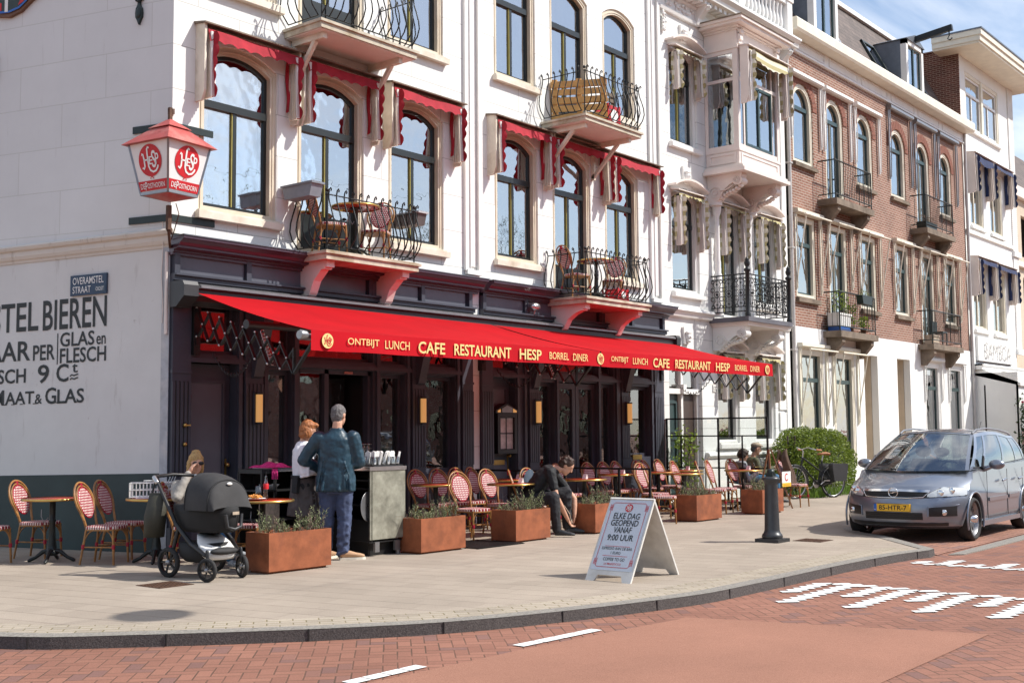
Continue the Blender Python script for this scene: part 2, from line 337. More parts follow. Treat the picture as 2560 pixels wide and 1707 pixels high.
PIPE = pm('grey_drainpipe', (.50, .48, .46), .5, .2, .1, 4)
IVORY = pm('ivory_paint', (.78, .73, .60), .5, 0, .08, 3)
OLIVESTRIPE, _t, _b = newmat('olive_cream_striped_cloth')
_s = nd(_t, 'ShaderNodeSeparateXYZ', {0: nd(_t, 'ShaderNodeTexCoord').outputs['Object']})
_f = math_(_t, 'GREATER_THAN', math_(_t, 'FRACT', math_(_t, 'MULTIPLY', _s.outputs[2], 4.8)), .5)
_t.links.new(mixc(_t, _f, (.66, .62, .50, 1), (.42, .37, .19, 1)), _b.inputs['Base Color']); _b.inputs['Roughness'].default_value = .9
NAVY = pm('navy_awning_cloth', (.012, .024, .085), .8, 0, .2, 5)
BLIND, _t, _b = newmat('white_slat_blind')
_s = nd(_t, 'ShaderNodeSeparateXYZ', {0: nd(_t, 'ShaderNodeTexCoord').outputs['Object']})
_f = math_(_t, 'GREATER_THAN', math_(_t, 'FRACT', math_(_t, 'MULTIPLY', _s.outputs[2], 18)), .35)
_t.links.new(mixc(_t, _f, (.25, .24, .22, 1), (.72, .70, .66, 1)), _b.inputs['Base Color'])

# ------------------------------------------------------------------ mesh builder
class MB:
    def __init__(s): s.v = []; s.f = []; s.sm = []; s.mi = []; s.cur = 0
    def add(s, vs, fs, smooth=False):
        o = len(s.v); s.v += [tuple(p) for p in vs]
        for f in fs: s.f.append(tuple(i+o for i in f)); s.sm.append(smooth); s.mi.append(s.cur)
        return s
    def box(s, x0, x1, y0, y1, z0, z1, M=None):
        vs = [Vector((x, y, z)) for z in (z0, z1) for y in (y0, y1) for x in (x0, x1)]
        if M is not None: vs = [M @ p for p in vs]
        return s.add(vs, [(0, 2, 3, 1), (4, 5, 7, 6), (0, 1, 5, 4), (2, 6, 7, 3), (0, 4, 6, 2), (1, 3, 7, 5)])
    def bar(s, p, q, a, b=None, up=(0, 0, 1)):
        """rectangular bar from p to q, section a x b"""
        p = Vector(p); q = Vector(q); b = b or a
        d = (q-p).normalized(); u = Vector(up)
        if abs(d.dot(u)) > .99: u = Vector((1, 0, 0))
        x = d.cross(u).normalized(); y = x.cross(d)
        vs = [c+x*i*a/2+y*j*b/2 for c in (p, q) for i, j in ((-1, -1), (1, -1), (1, 1), (-1, 1))]
        return s.add(vs, [(3, 2, 1, 0), (4, 5, 6, 7), (0, 1, 5, 4), (1, 2, 6, 5), (2, 3, 7, 6), (3, 0, 4, 7)])
    def tube(s, pts, r, n=6, closed=False, smooth=True):
        pts = [Vector(p) for p in pts]; N = len(pts)
        rs = r if isinstance(r, (list, tuple)) else [r]*N
        vs = []; up = None
        for i, p in enumerate(pts):
            a = pts[i-1] if (i or closed) else pts[0]; b = pts[(i+1) % N] if (i < N-1 or closed) else pts[-1]
            d = (b-a).normalized()
            if up is None:
                up = Vector((0, 0, 1)) if abs(d.z) < .9 else Vector((1, 0, 0))
            x = d.cross(up)
            if x.length < 1e-4: x = d.cross(Vector((0, 1, 0)))
            x.normalize(); y = x.cross(d).normalized(); up = y
            vs += [p+(x*math.cos(2*PI*k/n)+y*math.sin(2*PI*k/n))*rs[i] for k in range(n)]
        fs = []
        for i in range(N if closed else N-1):
            for k in range(n):
                j = (i+1) % N
                fs.append((i*n+k, i*n+(k+1) % n, j*n+(k+1) % n, j*n+k))
        s.add(vs, fs, smooth)
        if not closed: s.add(vs[:n], [tuple(range(n-1, -1, -1))]); s.add(vs[-n:], [tuple(range(n))])
        return s
    def lathe(s, prof, c=(0, 0, 0), n=16, M=None, smooth=True, caps=True):
        vs = []
        for r, z in prof:
            for k in range(n):
                p = Vector((r*math.cos(2*PI*k/n), r*math.sin(2*PI*k/n), z))
                vs.append(((M @ p) if M is not None else p)+Vector(c))
        fs = [(i*n+k, i*n+(k+1) % n, (i+1)*n+(k+1) % n, (i+1)*n+k) for i in range(len(prof)-1) for k in range(n)]
        s.add(vs, fs, smooth)
        if caps: s.add(vs[:n], [tuple(range(n-1, -1, -1))]); s.add(vs[-n:], [tuple(range(n))])
        return s
    def prism(s, poly, a0, a1, axis='y', M=None):
        """2-D polygon extruded along axis: y -> poly in (x,z); x -> poly in (y,z); z -> poly in (x,y)"""
        def P(u, v, a):
            p = Vector({'y': (u, a, v), 'x': (a, u, v), 'z': (u, v, a)}[axis])
            return M @ p if M is not None else p
        n = len(poly)
        vs = [P(u, v, a0) for u, v in poly]+[P(u, v, a1) for u, v in poly]
        fs = [(i, (i+1) % n, n+(i+1) % n, n+i) for i in range(n)]
        # caps triangulated safely
        from mathutils.geometry import tessellate_polygon
        tri = tessellate_polygon([[Vector((u, v, 0)) for u, v in poly]])
        fs += [tuple(t) for t in tri]+[tuple(n+i for i in reversed(t)) for t in tri]
        return s.add(vs, fs)
    def ring(s, po, pi, a0, a1, axis='y'):
        def P(u, v, a): return {'y': (u, a, v), 'x': (a, u, v), 'z': (u, v, a)}[axis]
        n = len(po)
        vs = [P(u, v, a0) for u, v in po]+[P(u, v, a0) for u, v in pi]+[P(u, v, a1) for u, v in po]+[P(u, v, a1) for u, v in pi]
        fs = []
        for i in range(n):
            j = (i+1) % n
            fs += [(i, j, n+j, n+i), (2*n+i, 3*n+i, 3*n+j, 2*n+j), (i, 2*n+i, 2*n+j, j), (n+i, n+j, 3*n+j, 3*n+i)]
        return s.add(vs, fs)
    def ell(s, c, r, M=None, nu=14, nv=9, smooth=True):
        c = Vector(c); r = (r, r, r) if not isinstance(r, (tuple, list)) else r
        vs = []; 
        for j in range(1, nv):
            th = PI*j/nv
            for i in range(nu):
                ph = 2*PI*i/nu
                p = Vector((r[0]*math.sin(th)*math.cos(ph), r[1]*math.sin(th)*math.sin(ph), r[2]*math.cos(th)))
                vs.append(c+((M @ p) if M is not None else p))
        t = Vector((0, 0, r[2])); b = Vector((0, 0, -r[2]))
        vs += [c+((M @ t) if M is not None else t), c+((M @ b) if M is not None else b)]
        fs = [(j*nu+i, (j+1)*nu+i, (j+1)*nu+(i+1) % nu, j*nu+(i+1) % nu) for j in range(nv-2) for i in range(nu)]
        T = len(vs)-2
        fs += [(T, i, (i+1) % nu) for i in range(nu)]+[(T+1, (nv-2)*nu+(i+1) % nu, (nv-2)*nu+i) for i in range(nu)]
        return s.add(vs, fs, smooth)
    def cap(s, p, q, r0, r1, n=10):
        """capsule with taper, closed"""
        p = Vector(p); q = Vector(q); d = q-p; L_ = d.length
        if L_ < 1e-5: return s.ell(p, r0)
        d /= L_; x = d.orthogonal().normalized(); y = d.cross(x)
        vs = []; prof = []
        for k in range(1, 5): a = PI/2*(1-k/4); prof.append((-r0*math.sin(a), r0*math.cos(a)))
        for k in range(0, 4): a = PI/2*k/4; prof.append((L_+r1*math.sin(a), r1*math.cos(a)))
        for h, r in prof: vs += [p+d*h+(x*math.cos(2*PI*k/n)+y*math.sin(2*PI*k/n))*r for k in range(n)]
        m = len(prof); vs += [p-d*r0, q+d*r1]
        fs = [(i*n+k, i*n+(k+1) % n, (i+1)*n+(k+1) % n, (i+1)*n+k) for i in range(m-1) for k in range(n)]
        fs += [(m*n, (k+1) % n, k) for k in range(n)]+[(m*n+1, (m-1)*n+k, (m-1)*n+(k+1) % n) for k in range(n)]
        return s.add(vs, fs, True)
    def limb(s, pts, rs, n=10):
        for i in range(len(pts)-1): s.cap(pts[i], pts[i+1], rs[i], rs[i+1], n)
        return s
    def loft(s, secs, n=16, smooth=True):
        """secs: (centre, rx, ry, xdir, ydir) ellipses, closed ends"""
        vs = []
        for c, rx, ry, xd, yd in secs:
            c = Vector(c); xd = Vector(xd).normalized(); yd = Vector(yd).normalized()
            vs += [c+xd*rx*math.cos(2*PI*k/n)+yd*ry*math.sin(2*PI*k/n) for k in range(n)]
        m = len(secs)
        fs = [(i*n+k, i*n+(k+1) % n, (i+1)*n+(k+1) % n, (i+1)*n+k) for i in range(m-1) for k in range(n)]
        fs += [tuple(range(n-1, -1, -1)), tuple((m-1)*n+k for k in range(n))]
        return s.add(vs, fs, smooth)
    def grid(s, P, nu, nv, smooth=True):
        vs = [P(i/nu, j/nv) for j in range(nv+1) for i in range(nu+1)]
        return s.add(vs, [(j*(nu+1)+i, j*(nu+1)+i+1, (j+1)*(nu+1)+i+1, (j+1)*(nu+1)+i) for j in range(nv) for i in range(nu)], smooth)
    def leaf(s, c, size, asp=.5, d=None, nrm=None, rnd=RN):
        c = Vector(c)
        d = Vector(d) if d is not None else Vector((rnd.uniform(-1, 1), rnd.uniform(-1, 1), rnd.uniform(-.6, 1)))
        d.normalize()
        n = Vector((rnd.uniform(-1, 1), rnd.uniform(-1, 1), rnd.uniform(-.2, 1)))
        x = d.cross(n)
        if x.length < 1e-3: x = d.orthogonal()
        x.normalize(); a = size; b = size*asp
        return s.add([c-d*a*.5, c+x*b*.5, c+d*a*.5, c-x*b*.5], [(0, 1, 2, 3)])
    def xf(s, M):
        s.v = [tuple(M @ Vector(p)) for p in s.v]; return s
def ME(mb, name, mats, norm=True):
    me = bpy.data.meshes.new(name)
    me.from_pydata(mb.v, [], mb.f)
    mats = mats if isinstance(mats, (list, tuple)) else [mats]
    for m in mats: me.materials.append(m)
    me.polygons.foreach_set('use_smooth', mb.sm)
    if len(mats) > 1: me.polygons.foreach_set('material_index', mb.mi)
    if norm:
        bm = bmesh.new(); bm.from_mesh(me); bmesh.ops.recalc_face_normals(bm, faces=bm.faces); bm.to_mesh(me); bm.free()
    me.update()
    return me
def tag(o, label=None, cat=None, group=None, kind=None):
    if label: o['label'] = label
    if cat: o['category'] = cat
    if group: o['group'] = group
    if kind: o['kind'] = kind
    return o
def obj(name, mb, mats, parent=None, rz=None, norm=True, label=None):
    o = bpy.data.objects.new(name, ME(mb, name, mats, norm)); COL.objects.link(o)
    if parent is not None:
        o.parent = parent
        if parent.parent is None and parent.type == 'EMPTY': o.location = -parent.location
    if rz is not None: o.rotation_euler = (0, 0, rz)
    if label: o['label'] = label
    return o
def thing(name, label, cat, loc=(0, 0, 0), group=None, rz=0):
    o = bpy.data.objects.new(name, None); COL.objects.link(o); o.location = loc; o.rotation_euler = (0, 0, rz)
    o.empty_display_size = .2
    return tag(o, label, cat, group)
def struct(name, mb, mat, norm=True): return tag(obj(name, mb, mat, norm=norm), kind='structure')
def clone(root, loc, rz=0, label=None, group=None, skip=()):
    r = root.copy(); COL.objects.link(r); r.location = loc; r.rotation_euler = (0, 0, rz)
    if label: r['label'] = label
    if group: r['group'] = group
    for ch in root.children:
        if ch.name.split('.')[0] in skip: continue
        c = ch.copy(); COL.objects.link(c); c.parent = r
        for g in ch.children:
            d = g.copy(); COL.objects.link(d); d.parent = c
    return r
_tex = {}
def fuse(name, mb, mat, parent=None, voxel=.014, smooth=4, wr=0, ws_=.06):
    me = ME(mb, name, mat)
    t = bpy.data.objects.new('tmp', me); COL.objects.link(t)
    md = t.modifiers.new('r', 'REMESH'); md.mode = 'VOXEL'; md.voxel_size = voxel
    if smooth: ms_ = t.modifiers.new('s', 'SMOOTH'); ms_.iterations = smooth; ms_.factor = .5
    if wr:
        if ws_ not in _tex: _tex[ws_] = bpy.data.textures.new('folds', 'CLOUDS'); _tex[ws_].noise_scale = ws_; _tex[ws_].noise_depth = 2
        dm = t.modifiers.new('d', 'DISPLACE'); dm.texture = _tex[ws_]; dm.texture_coords = 'GLOBAL'; dm.strength = wr; dm.mid_level = .5
    dg = bpy.context.evaluated_depsgraph_get(); ev = t.evaluated_get(dg)
    nm = bpy.data.meshes.new_from_object(ev); nm.name = name
    bpy.data.objects.remove(t); bpy.data.meshes.remove(me)
    nm.materials.clear(); nm.materials.append(mat)
    nm.polygons.foreach_set('use_smooth', [True]*len(nm.polygons))
    nm.polygons.foreach_set('material_index', [0]*len(nm.polygons))
    o = bpy.data.objects.new(name, nm); COL.objects.link(o)
    if parent is not None:
        o.parent = parent
        if parent.parent is None and parent.type == 'EMPTY': o.location = -parent.location
    return o
def glyphs(s, bold=0.):
    cu_ = bpy.data.curves.new('t', 'FONT'); cu_.body = s; cu_.size = 1; cu_.offset = bold; cu_.resolution_u = 3; cu_.fill_mode = 'FRONT'
    t = bpy.data.objects.new('t', cu_); COL.objects.link(t)
    dg = bpy.context.evaluated_depsgraph_get(); me = t.evaluated_get(dg).to_mesh()
    v = [(p.co.x, p.co.y) for p in me.vertices]; f = [tuple(p.vertices) for p in me.polygons]
    t.evaluated_get(dg).to_mesh_clear(); bpy.data.objects.remove(t); bpy.data.curves.remove(cu_)
    return v, f
def put_text(mb, s, O, U, V, w_, h_, bold=0., shear=0):
    """glyph outlines stretched to w_ x h_ with lower left corner at O"""
    v, f = glyphs(s, bold)
    x0 = min(p[0] for p in v); x1 = max(p[0] for p in v); y0 = min(p[1] for p in v); y1 = max(p[1] for p in v)
    O = Vector(O); U = Vector(U); V = Vector(V)
    mb.add([O+U*((p[0]-x0)/(x1-x0)*w_+shear*(p[1]-y0)/(y1-y0)*h_)+V*((p[1]-y0)/(y1-y0)*h_) for p in v], f)
    return mb
def arcpts(c, r, a0, a1, n): return [(c[0]+r*math.cos(a0+(a1-a0)*i/n), c[1]+r*math.sin(a0+(a1-a0)*i/n)) for i in range(n+1)]
def flat_stroke(mb, pts, wd, O, U, V):
    """ribbon in the plane O,U,V following 2-D points"""
    O = Vector(O); U = Vector(U); V = Vector(V); vs = []
    n = len(pts)
    for i, (x, y) in enumerate(pts):
        ax, ay = pts[max(i-1, 0)]; bx, by = pts[min(i+1, n-1)]
        dx, dy = bx-ax, by-ay; L_ = math.hypot(dx, dy) or 1
        wx, wy = -dy/L_*wd/2, dx/L_*wd/2
        vs += [O+U*(x+wx)+V*(y+wy), O+U*(x-wx)+V*(y-wy)]
    return mb.add(vs, [(2*i, 2*i+1, 2*i+3, 2*i+2) for i in range(n-1)])
def disc(mb, c, r, O, U, V, n=28, ry=None):
    O = Vector(O); U = Vector(U); V = Vector(V); ry = ry or r
    return mb.add([O+U*(c[0]+r*math.cos(2*PI*k/n))+V*(c[1]+ry*math.sin(2*PI*k/n)) for k in range(n)], [tuple(range(n))])
def roundel(mb, c, r, O, U, V, rx=1.0):
    """the interlaced HESP lettering that sits in a disc of radius r (letters only)"""
    O2 = Vector(O)+Vector(U)*c[0]+Vector(V)*c[1]; U2 = Vector(U)*rx; V = Vector(V)
    put_text(mb, 'E', O2+U2*(-.08*r)+V*(-.28*r), U2, V, .34*r, .52*r, .01)
    put_text(mb, 'S', O2+U2*(.17*r)+V*(-.52*r), U2, V, .38*r, 1.12*r, .012)
    put_text(mb, 'P', O2+U2*(.50*r)+V*(-.32*r), U2, V, .32*r, .72*r, .012)
    wd = .13*r
    flat_stroke(mb, [(-.62*r, .50*r), (-.70*r, .36*r), (-.58*r, .44*r), (-.52*r, .1*r), (-.50*r, -.35*r), (-.58*r, -.52*r), (-.72*r, -.42*r)], wd, O2, U2, V)
    flat_stroke(mb, [(-.58*r, .04*r), (-.14*r, .04*r)], wd*.8, O2, U2, V)
    flat_stroke(mb, [(.02*r, .78*r), (-.08*r, .86*r), (-.17*r, .74*r), (-.18*r, .4*r), (-.17*r, -.1*r), (-.15*r, -.4*r), (-.02*r, -.66*r), (.22*r, -.78*r), (.48*r, -.72*r), (.66*r, -.52*r), (.7*r, -.38*r)], wd, O2, U2, V)
    return mb
# ------------------------------------------------------------------ ground
def catmull(P, n=8):
    out = []
    for i in range(len(P)-1):
        p0, p1, p2, p3 = [Vector(P[max(0, min(len(P)-1, k))]) for k in (i-1, i, i+1, i+2)]
        for k in range(n):
            t = k/n
            out.append(.5*((2*p1)+(p2-p0)*t+(2*p0-5*p1+4*p2-p3)*t*t+(3*p1-p0-3*p2+p3)*t**3))
    return out+[Vector(P[-1])]
def offset(poly, d):
    out = []
    for i, p in enumerate(poly):
        a = poly[max(i-1, 0)]; b = poly[min(i+1, len(poly)-1)]
        t = (b-a).normalized(); out.append(p+Vector((-t.y, t.x))*d)
    return out
def flatpoly(pts, z):
    mb = MB()
    from mathutils.geometry import tessellate_polygon
    tri = tessellate_polygon([[Vector((p[0], p[1], 0)) for p in pts]])
    return mb.add([(p[0], p[1], z) for p in pts], [tuple(t) for t in tri])
def band(a, b, z):
    mb = MB(); n = len(a)
    return mb.add([(p.x, p.y, z) for p in a]+[(p.x, p.y, z) for p in b], [(i, i+1, n+i+1, n+i) for i in range(n-1)])
mb = MB(); ZR = -.085
def rz_(x, y): return (-8.834+(x+8.834)*.978, -12.749+(y+12.749)*.978)   # ground points moved along to the road level
mb.add([(-400, -400, ZR), (400, -400, ZR), (400, 400, ZR), (-400, 400, ZR)], [(0, 1, 2, 3)])
struct('road', mb, ROADB)
main = catmull([(-14, 30), (-9, 12), (-6.1, 1.2), (-5.15, -2.3), (-4.34, -4.21), (-3.7, -4.97), (-2.57, -5.97), (-1.49, -6.62), (.37, -7.19), (1.54, -7.29), (3.62, -7.31), (5.0, -7.40), (5.66, -7.52)], 6)
bay = [Vector(p) for p in ((5.9, -7.50), (7.28, -6.33), (7.74, -5.78), (8.2, -5.5), (9.0, -5.42), (70, -5.42))]
edge = main+bay
walk = [tuple(p) for p in edge]+[(70, 3), (20, 30)]
struct('pavement', flatpoly(walk, 0), PAVE)
inn = offset(main, .17); inn2 = offset(main, .55)
mb = MB(); n = len(edge); k_in = offset(edge, .17)
mb.add([(p.x, p.y, .006) for p in edge]+[(p.x, p.y, .006) for p in k_in], [(i, i+1, n+i+1, n+i) for i in range(n-1)])
struct('kerb', mb, KERB)
mb = MB(); o_ = offset(edge, -.006)
mb.add([(p.x, p.y, .003) for p in edge]+[(p.x, p.y, ZR-.01) for p in o_], [(i, i+1, n+i+1, n+i) for i in range(n-1)])
# open joints between the kerb stones
kb = MB(); s_ = 0
for i in range(1, n-1):
    s_ += (edge[i]-edge[i-1]).length
    if s_ > .95:
        s_ = 0; t_ = (edge[i+1]-edge[i]).normalized(); nn = Vector((t_.y, -t_.x))
        kb.bar((edge[i].x+nn.x*.004, edge[i].y+nn.y*.004, ZR), (edge[i].x+nn.x*.004, edge[i].y+nn.y*.004, .007), .008, .01)
struct('kerb_face', mb, KERBF)
struct('kerb_joints', kb, BLACK)
struct('pavement_brick_border', band(inn, inn2, .004), BORD)
bayp = [(5.95, -7.52), (7.28, -6.36), (7.76, -5.8), (8.22, -5.52), (9, -5.43), (70, -5.43), (70, -7.55), (9, -7.52), (7.2, -7.52), (6.3, -7.5)]
struct('parking_bay', flatpoly(bayp, ZR+.008), BAYB)
mb = MB(); mb.prism([(6.05, -7.62), (7.2, -7.60), (9, -7.58), (70, -7.6), (70, -7.80), (9, -7.78), (7.2, -7.78), (6.2, -7.76)], ZR-.01, ZR+.014, 'z')
struct('flush_kerb', mb, KERB)
asp = [(-60, -7.16), (-3.4, -7.16), (-1.87, -7.22), (-.87, -7.31), (-.03, -7.42), (.10, -7.40), (.42, -8.56), (.76, -9.74), (-1.47, -9.76), (-60, -9.9)]
struct('cycle_lane', flatpoly([rz_(*p) for p in asp], ZR+.004), ASPH)
mb = MB()
for x0, x1 in ((-8.6, -7.7), (-6.9, -5.9), (-5.2, -4.35), (-3.52, -2.82), (-1.84, -.88)):
    y = lambda x: -7.055 if x < -2.8 else -7.055-(x+2.8)*.058
    n_ = 4
    for k in range(n_):
        a = x0+(x1-x0)*k/n_+.006; b = x0+(x1-x0)*(k+1)/n_-.006
        mb.add([(*rz_(p, q), ZR+.008) for p, q in ((a, y(a)-.055), (b, y(b)-.055), (b, y(b)+.055), (a, y(a)+.055))], [(0, 1, 2, 3)])
struct('lane_dashes', mb, ROADPAINT)
# stepped hump marking: bars of painted bricks laid at 45 degrees
mb = MB(); cs = math.sqrt(.5)
def pbrick(x, y, fl=False):
    a, b = (.205, .098)
    u = Vector((cs, -cs, 0)); v = Vector((cs, cs, 0))
    c = Vector((*rz_(x, y), ZR+.008))
    mb.add([c-u*a/2-v*b/2, c+u*a/2-v*b/2, c+u*a/2+v*b/2, c-u*a/2+v*b/2], [(0, 1, 2, 3)])
rows = [(-7.42, 2.1), (-7.70, 1.45), (-8.03, 2.15), (-8.33, 1.5), (-8.63, 2.2), (-8.93, 1.6), (-9.25, 2.25), (-9.55, 1.65), (-9.9, 2.3), (-10.2, 1.7), (-10.5, 2.3), (-10.8, 1.75)]
for y, x0 in rows:
    x1 = 2.95-.02*(-7.4-y)
    k = 0
    while x0+k*.148 < x1:
        pbrick(x0+k*.148, y+.0*k); k += 1
    pbrick(x1-.02, y-.16)
for y, x0 in rows[:9]:
    k = 0; L_ = 4 if x0 < 1.9 else 2
    for k in range(L_): pbrick(5.3+k*.148, y-.12)
    pbrick(5.25, y-.28)
struct('road_hump_markings', mb, ROADPAINT)
mb = MB()
for cx, cy in ((6.12, -5.8), (-1.82, -2.62)):
    t_ = .2
    mb.box(cx-t_, cx+t_, cy-t_, cy+t_, .001, .006)
    for i in range(6):
        for j in range(6): mb.box(cx-t_+.03+i*.06, cx-t_+.065+i*.06, cy-t_+.03+j*.06, cy-t_+.065+j*.06, .006, .010)
DR = mb
o = obj('drain_cover', MB().add(DR.v[:len(DR.v)//2], [f for f in DR.f if max(f) < len(DR.v)//2]), RUST); tag(o, 'small square iron drain cover beside the bollard', 'drain cover')
m2 = MB(); h_ = len(DR.v)//2; m2.add(DR.v[h_:], [tuple(i-h_ for i in f) for f in DR.f if min(f) >= h_])
o = obj('drain_cover', m2, RUST); tag(o, 'small square iron drain cover in front of the pram', 'drain cover')

# ------------------------------------------------------------------ building kit
def arch(x0, x1, z0, zs, rise, n=12):
    P = [(x0, z0), (x1, z0)]
    if rise < .01: return P+[(x1, zs), (x0, zs)]
    hw = (x1-x0)/2; cx = (x0+x1)/2; r = (hw*hw+rise*rise)/(2*rise); cz = zs+rise-r; a = math.asin(min(1, hw/r))
    for i in range(n+1):
        t = a-2*a*i/n; P.append((cx+r*math.sin(t), cz+r*math.cos(t)))
    return P
def wall(mb, outer, holes, y, depth):
    """sheet in the plane y with reveals running back"""
    pts = []; edges = []
    for poly in [outer]+holes:
        o = len(pts); n = len(poly); pts += [Vector(p) for p in poly]; edges += [(o+i, o+(i+1) % n) for i in range(n)]
    v, e, f, _, _, _ = delaunay_2d_cdt(pts, edges, [], 0, 1e-4)
    def inside(p, poly):
        c = False
        for i in range(len(poly)):
            a, b = poly[i], poly[i-1]
            if (a[1] > p[1]) != (b[1] > p[1]) and p[0] < (b[0]-a[0])*(p[1]-a[1])/(b[1]-a[1])+a[0]: c = not c
        return c
    keep = []
    for t in f:
        c = (sum(v[i].x for i in t)/len(t), sum(v[i].y for i in t)/len(t))
        if inside(c, outer) and not any(inside(c, h) for h in holes): keep.append(tuple(t))
    mb.add([(p.x, y, p.y) for p in v], keep)
    for h in holes:
        n = len(h)
        mb.add([(p[0], y, p[1]) for p in h]+[(p[0], y+depth, p[1]) for p in h], [(i, (i+1) % n, n+(i+1) % n, n+i) for i in range(n)])
    return mb
def inset(w, d):
    x0, x1, z0, zs, rise = w
    if rise < .01: return (x0+d, x1-d, z0+d, zs-d, 0)
    if rise > (x1-x0)*.4: return (x0+d, x1-d, z0+d, zs, rise-d)
    return (x0+d, x1-d, z0+d, zs-d*.85, rise*.9)
def window(root, w, rail=None, mull=True, cas=CREAM, sash=SASH, cw=.10, y0=.03, sill=True, sillm=BONE, curtain=CURT, cur=('r',), top=None, fw=.055, glass=None, kind='window', blind=False, lowpanel=0):
    A = arch(*w); B = arch(*inset(w, cw)); w2 = inset(w, cw-.004); w3 = inset(w, cw+fw); Cc = arch(*w2); D = arch(*w3)
    mb = MB(); mb.ring(A, B, y0, y0+.16)
    mb.ring(arch(*inset(w, cw*.45)), arch(*inset(w, cw*.62)), y0-.012, y0+.02)
    win = obj(kind, mb, cas, root)
    mb = MB(); mb.ring(Cc, D, y0+.075, y0+.13)
    x0, x1, z0, zs, rise = w3
    if rail: mb.box(x0-.02, x1+.02, y0+.045, y0+.14, rail-.05, rail+.05)
    zt = rail-.05 if rail else zs
    if mull: mb.box((x0+x1)/2-.03, (x0+x1)/2+.03, y0+.065, y0+.132, z0, zt)
    if lowpanel: mb.box(x0, x1, y0+.08, y0+.12, z0, z0+lowpanel)
    obj('sash', mb, sash, win)
    if mull:
        mb = MB(); mb.box((x0+x1)/2-.045, (x0+x1)/2-.03, y0+.07, y0+.125, z0+lowpanel, zt)
        obj('glazing_bead', mb, LEAFY if sash is SASH else IVORY, win)
    mb = MB(); P = arch(*inset(w, cw+.01)); mb.prism(P, y0+.098, y0+.106, 'y')
    obj('pane', mb, glass or GLASS, win)
    if sill:
        mb = MB(); mb.box(w[0]-.05, w[1]+.06, -.10, y0+.03, w[2]-.09, w[2]+.0)
        mb.box(w[0]-.02, w[1]+.02, -.06, y0+.03, w[2]+.0, w[2]+.03)
        obj('sill', mb, sillm, win)
    if curtain is not None and not blind:
        mb = MB(); wd = x1-x0; ztop = zs+rise*.8
        def drape(a, b, ph):
            n = max(10, int((b-a)/.022))
            mb.grid(lambda u, v: (a+(b-a)*u, y0+.26+.025*math.sin(u*n*1.15+ph)+.01*math.sin(u*7+v*3), z0+(ztop-z0)*v), n, 3)
        if 'r' in cur: drape(x1-wd*.30, x1+.03, .3)
        if 'l' in cur: drape(x0-.03, x0+wd*.2, 1.1)
        if 'full' in cur: drape(x0-.02, x1+.02, 0)
        if 'top' in cur or 'r' in cur: mb.box(x0, x1, y0+.235, y0+.245, zs-.08-rise*.3, zs+rise*.95)
        obj('curtain', mb, curtain, win)
    if blind:
        mb = MB(); mb.box(x0, x1, y0+.2, y0+.21, z0, z0+(rail-z0 if rail else .9)*.75); obj('slat_blind', mb, BLIND, win)
    return win
LEAFY = pm('brass_yellow_bead', (.40, .36, .10), .5, 0, .1, 9)
def rooms(root, x0, x1, floors, depth=2.2, mat=ROOM, ztop=None, y=.34):
    mb = MB()
    for i, z in enumerate(floors):
        zt = floors[i+1] if i+1 < len(floors) else ztop
        mb.add([(x0, depth, z), (x1, depth, z), (x1, depth, zt), (x0, depth, zt)], [(0, 1, 2, 3)])
        mb.add([(x0, y, zt-.03), (x1, y, zt-.03), (x1, depth, zt-.03), (x0, depth, zt-.03)], [(0, 1, 2, 3)])
        mb.add([(x0, y, z+.02), (x1, y, z+.02), (x1, depth, z+.02), (x0, depth, z+.02)], [(0, 1, 2, 3)])
        for xx in (x0, x1): mb.add([(xx, y, z), (xx, depth, z), (xx, depth, zt), (xx, y, zt)], [(0, 1, 2, 3)])
    return obj('interior', mb, mat, root, norm=False)

# ------------------------------------------------------------------ corner cafe building
cafe = thing('corner_building', 'white plastered corner building with a dark shopfront and iron balconies', 'building', (0, 0, 0))
ZS = 4.38
W1 = [(.41, 1.71, ZS, 6.50, .20), (2.08, 3.38, 4.02, 6.50, .20), (3.90, 5.16, ZS, 6.50, .20), (6.46, 7.66, ZS+.02, 6.50, .20), (8.10, 9.29, 3.9, 6.50, .20), (9.77, 10.95, ZS+.02, 6.50, .20)]
W2 = [(.41, 1.71, 7.45, 9.60, .2), (2.08, 3.38, 7.2, 9.6, .2), (3.88, 5.16, 7.56, 9.6, .2), (6.46, 7.62, 7.60, 9.62, .2), (8.06, 9.26, 7.08, 9.62, .2), (9.76, 10.90, 7.62, 9.62, .2)]
mb = MB()
wall(mb, [(0, 3.96), (11.82, 3.96), (11.82, 12.6), (0, 12.6)], [arch(*w) for w in W1+W2], 0, .06)
mb.box(5.82, 6.03, .005, .2, 0, 4.0)
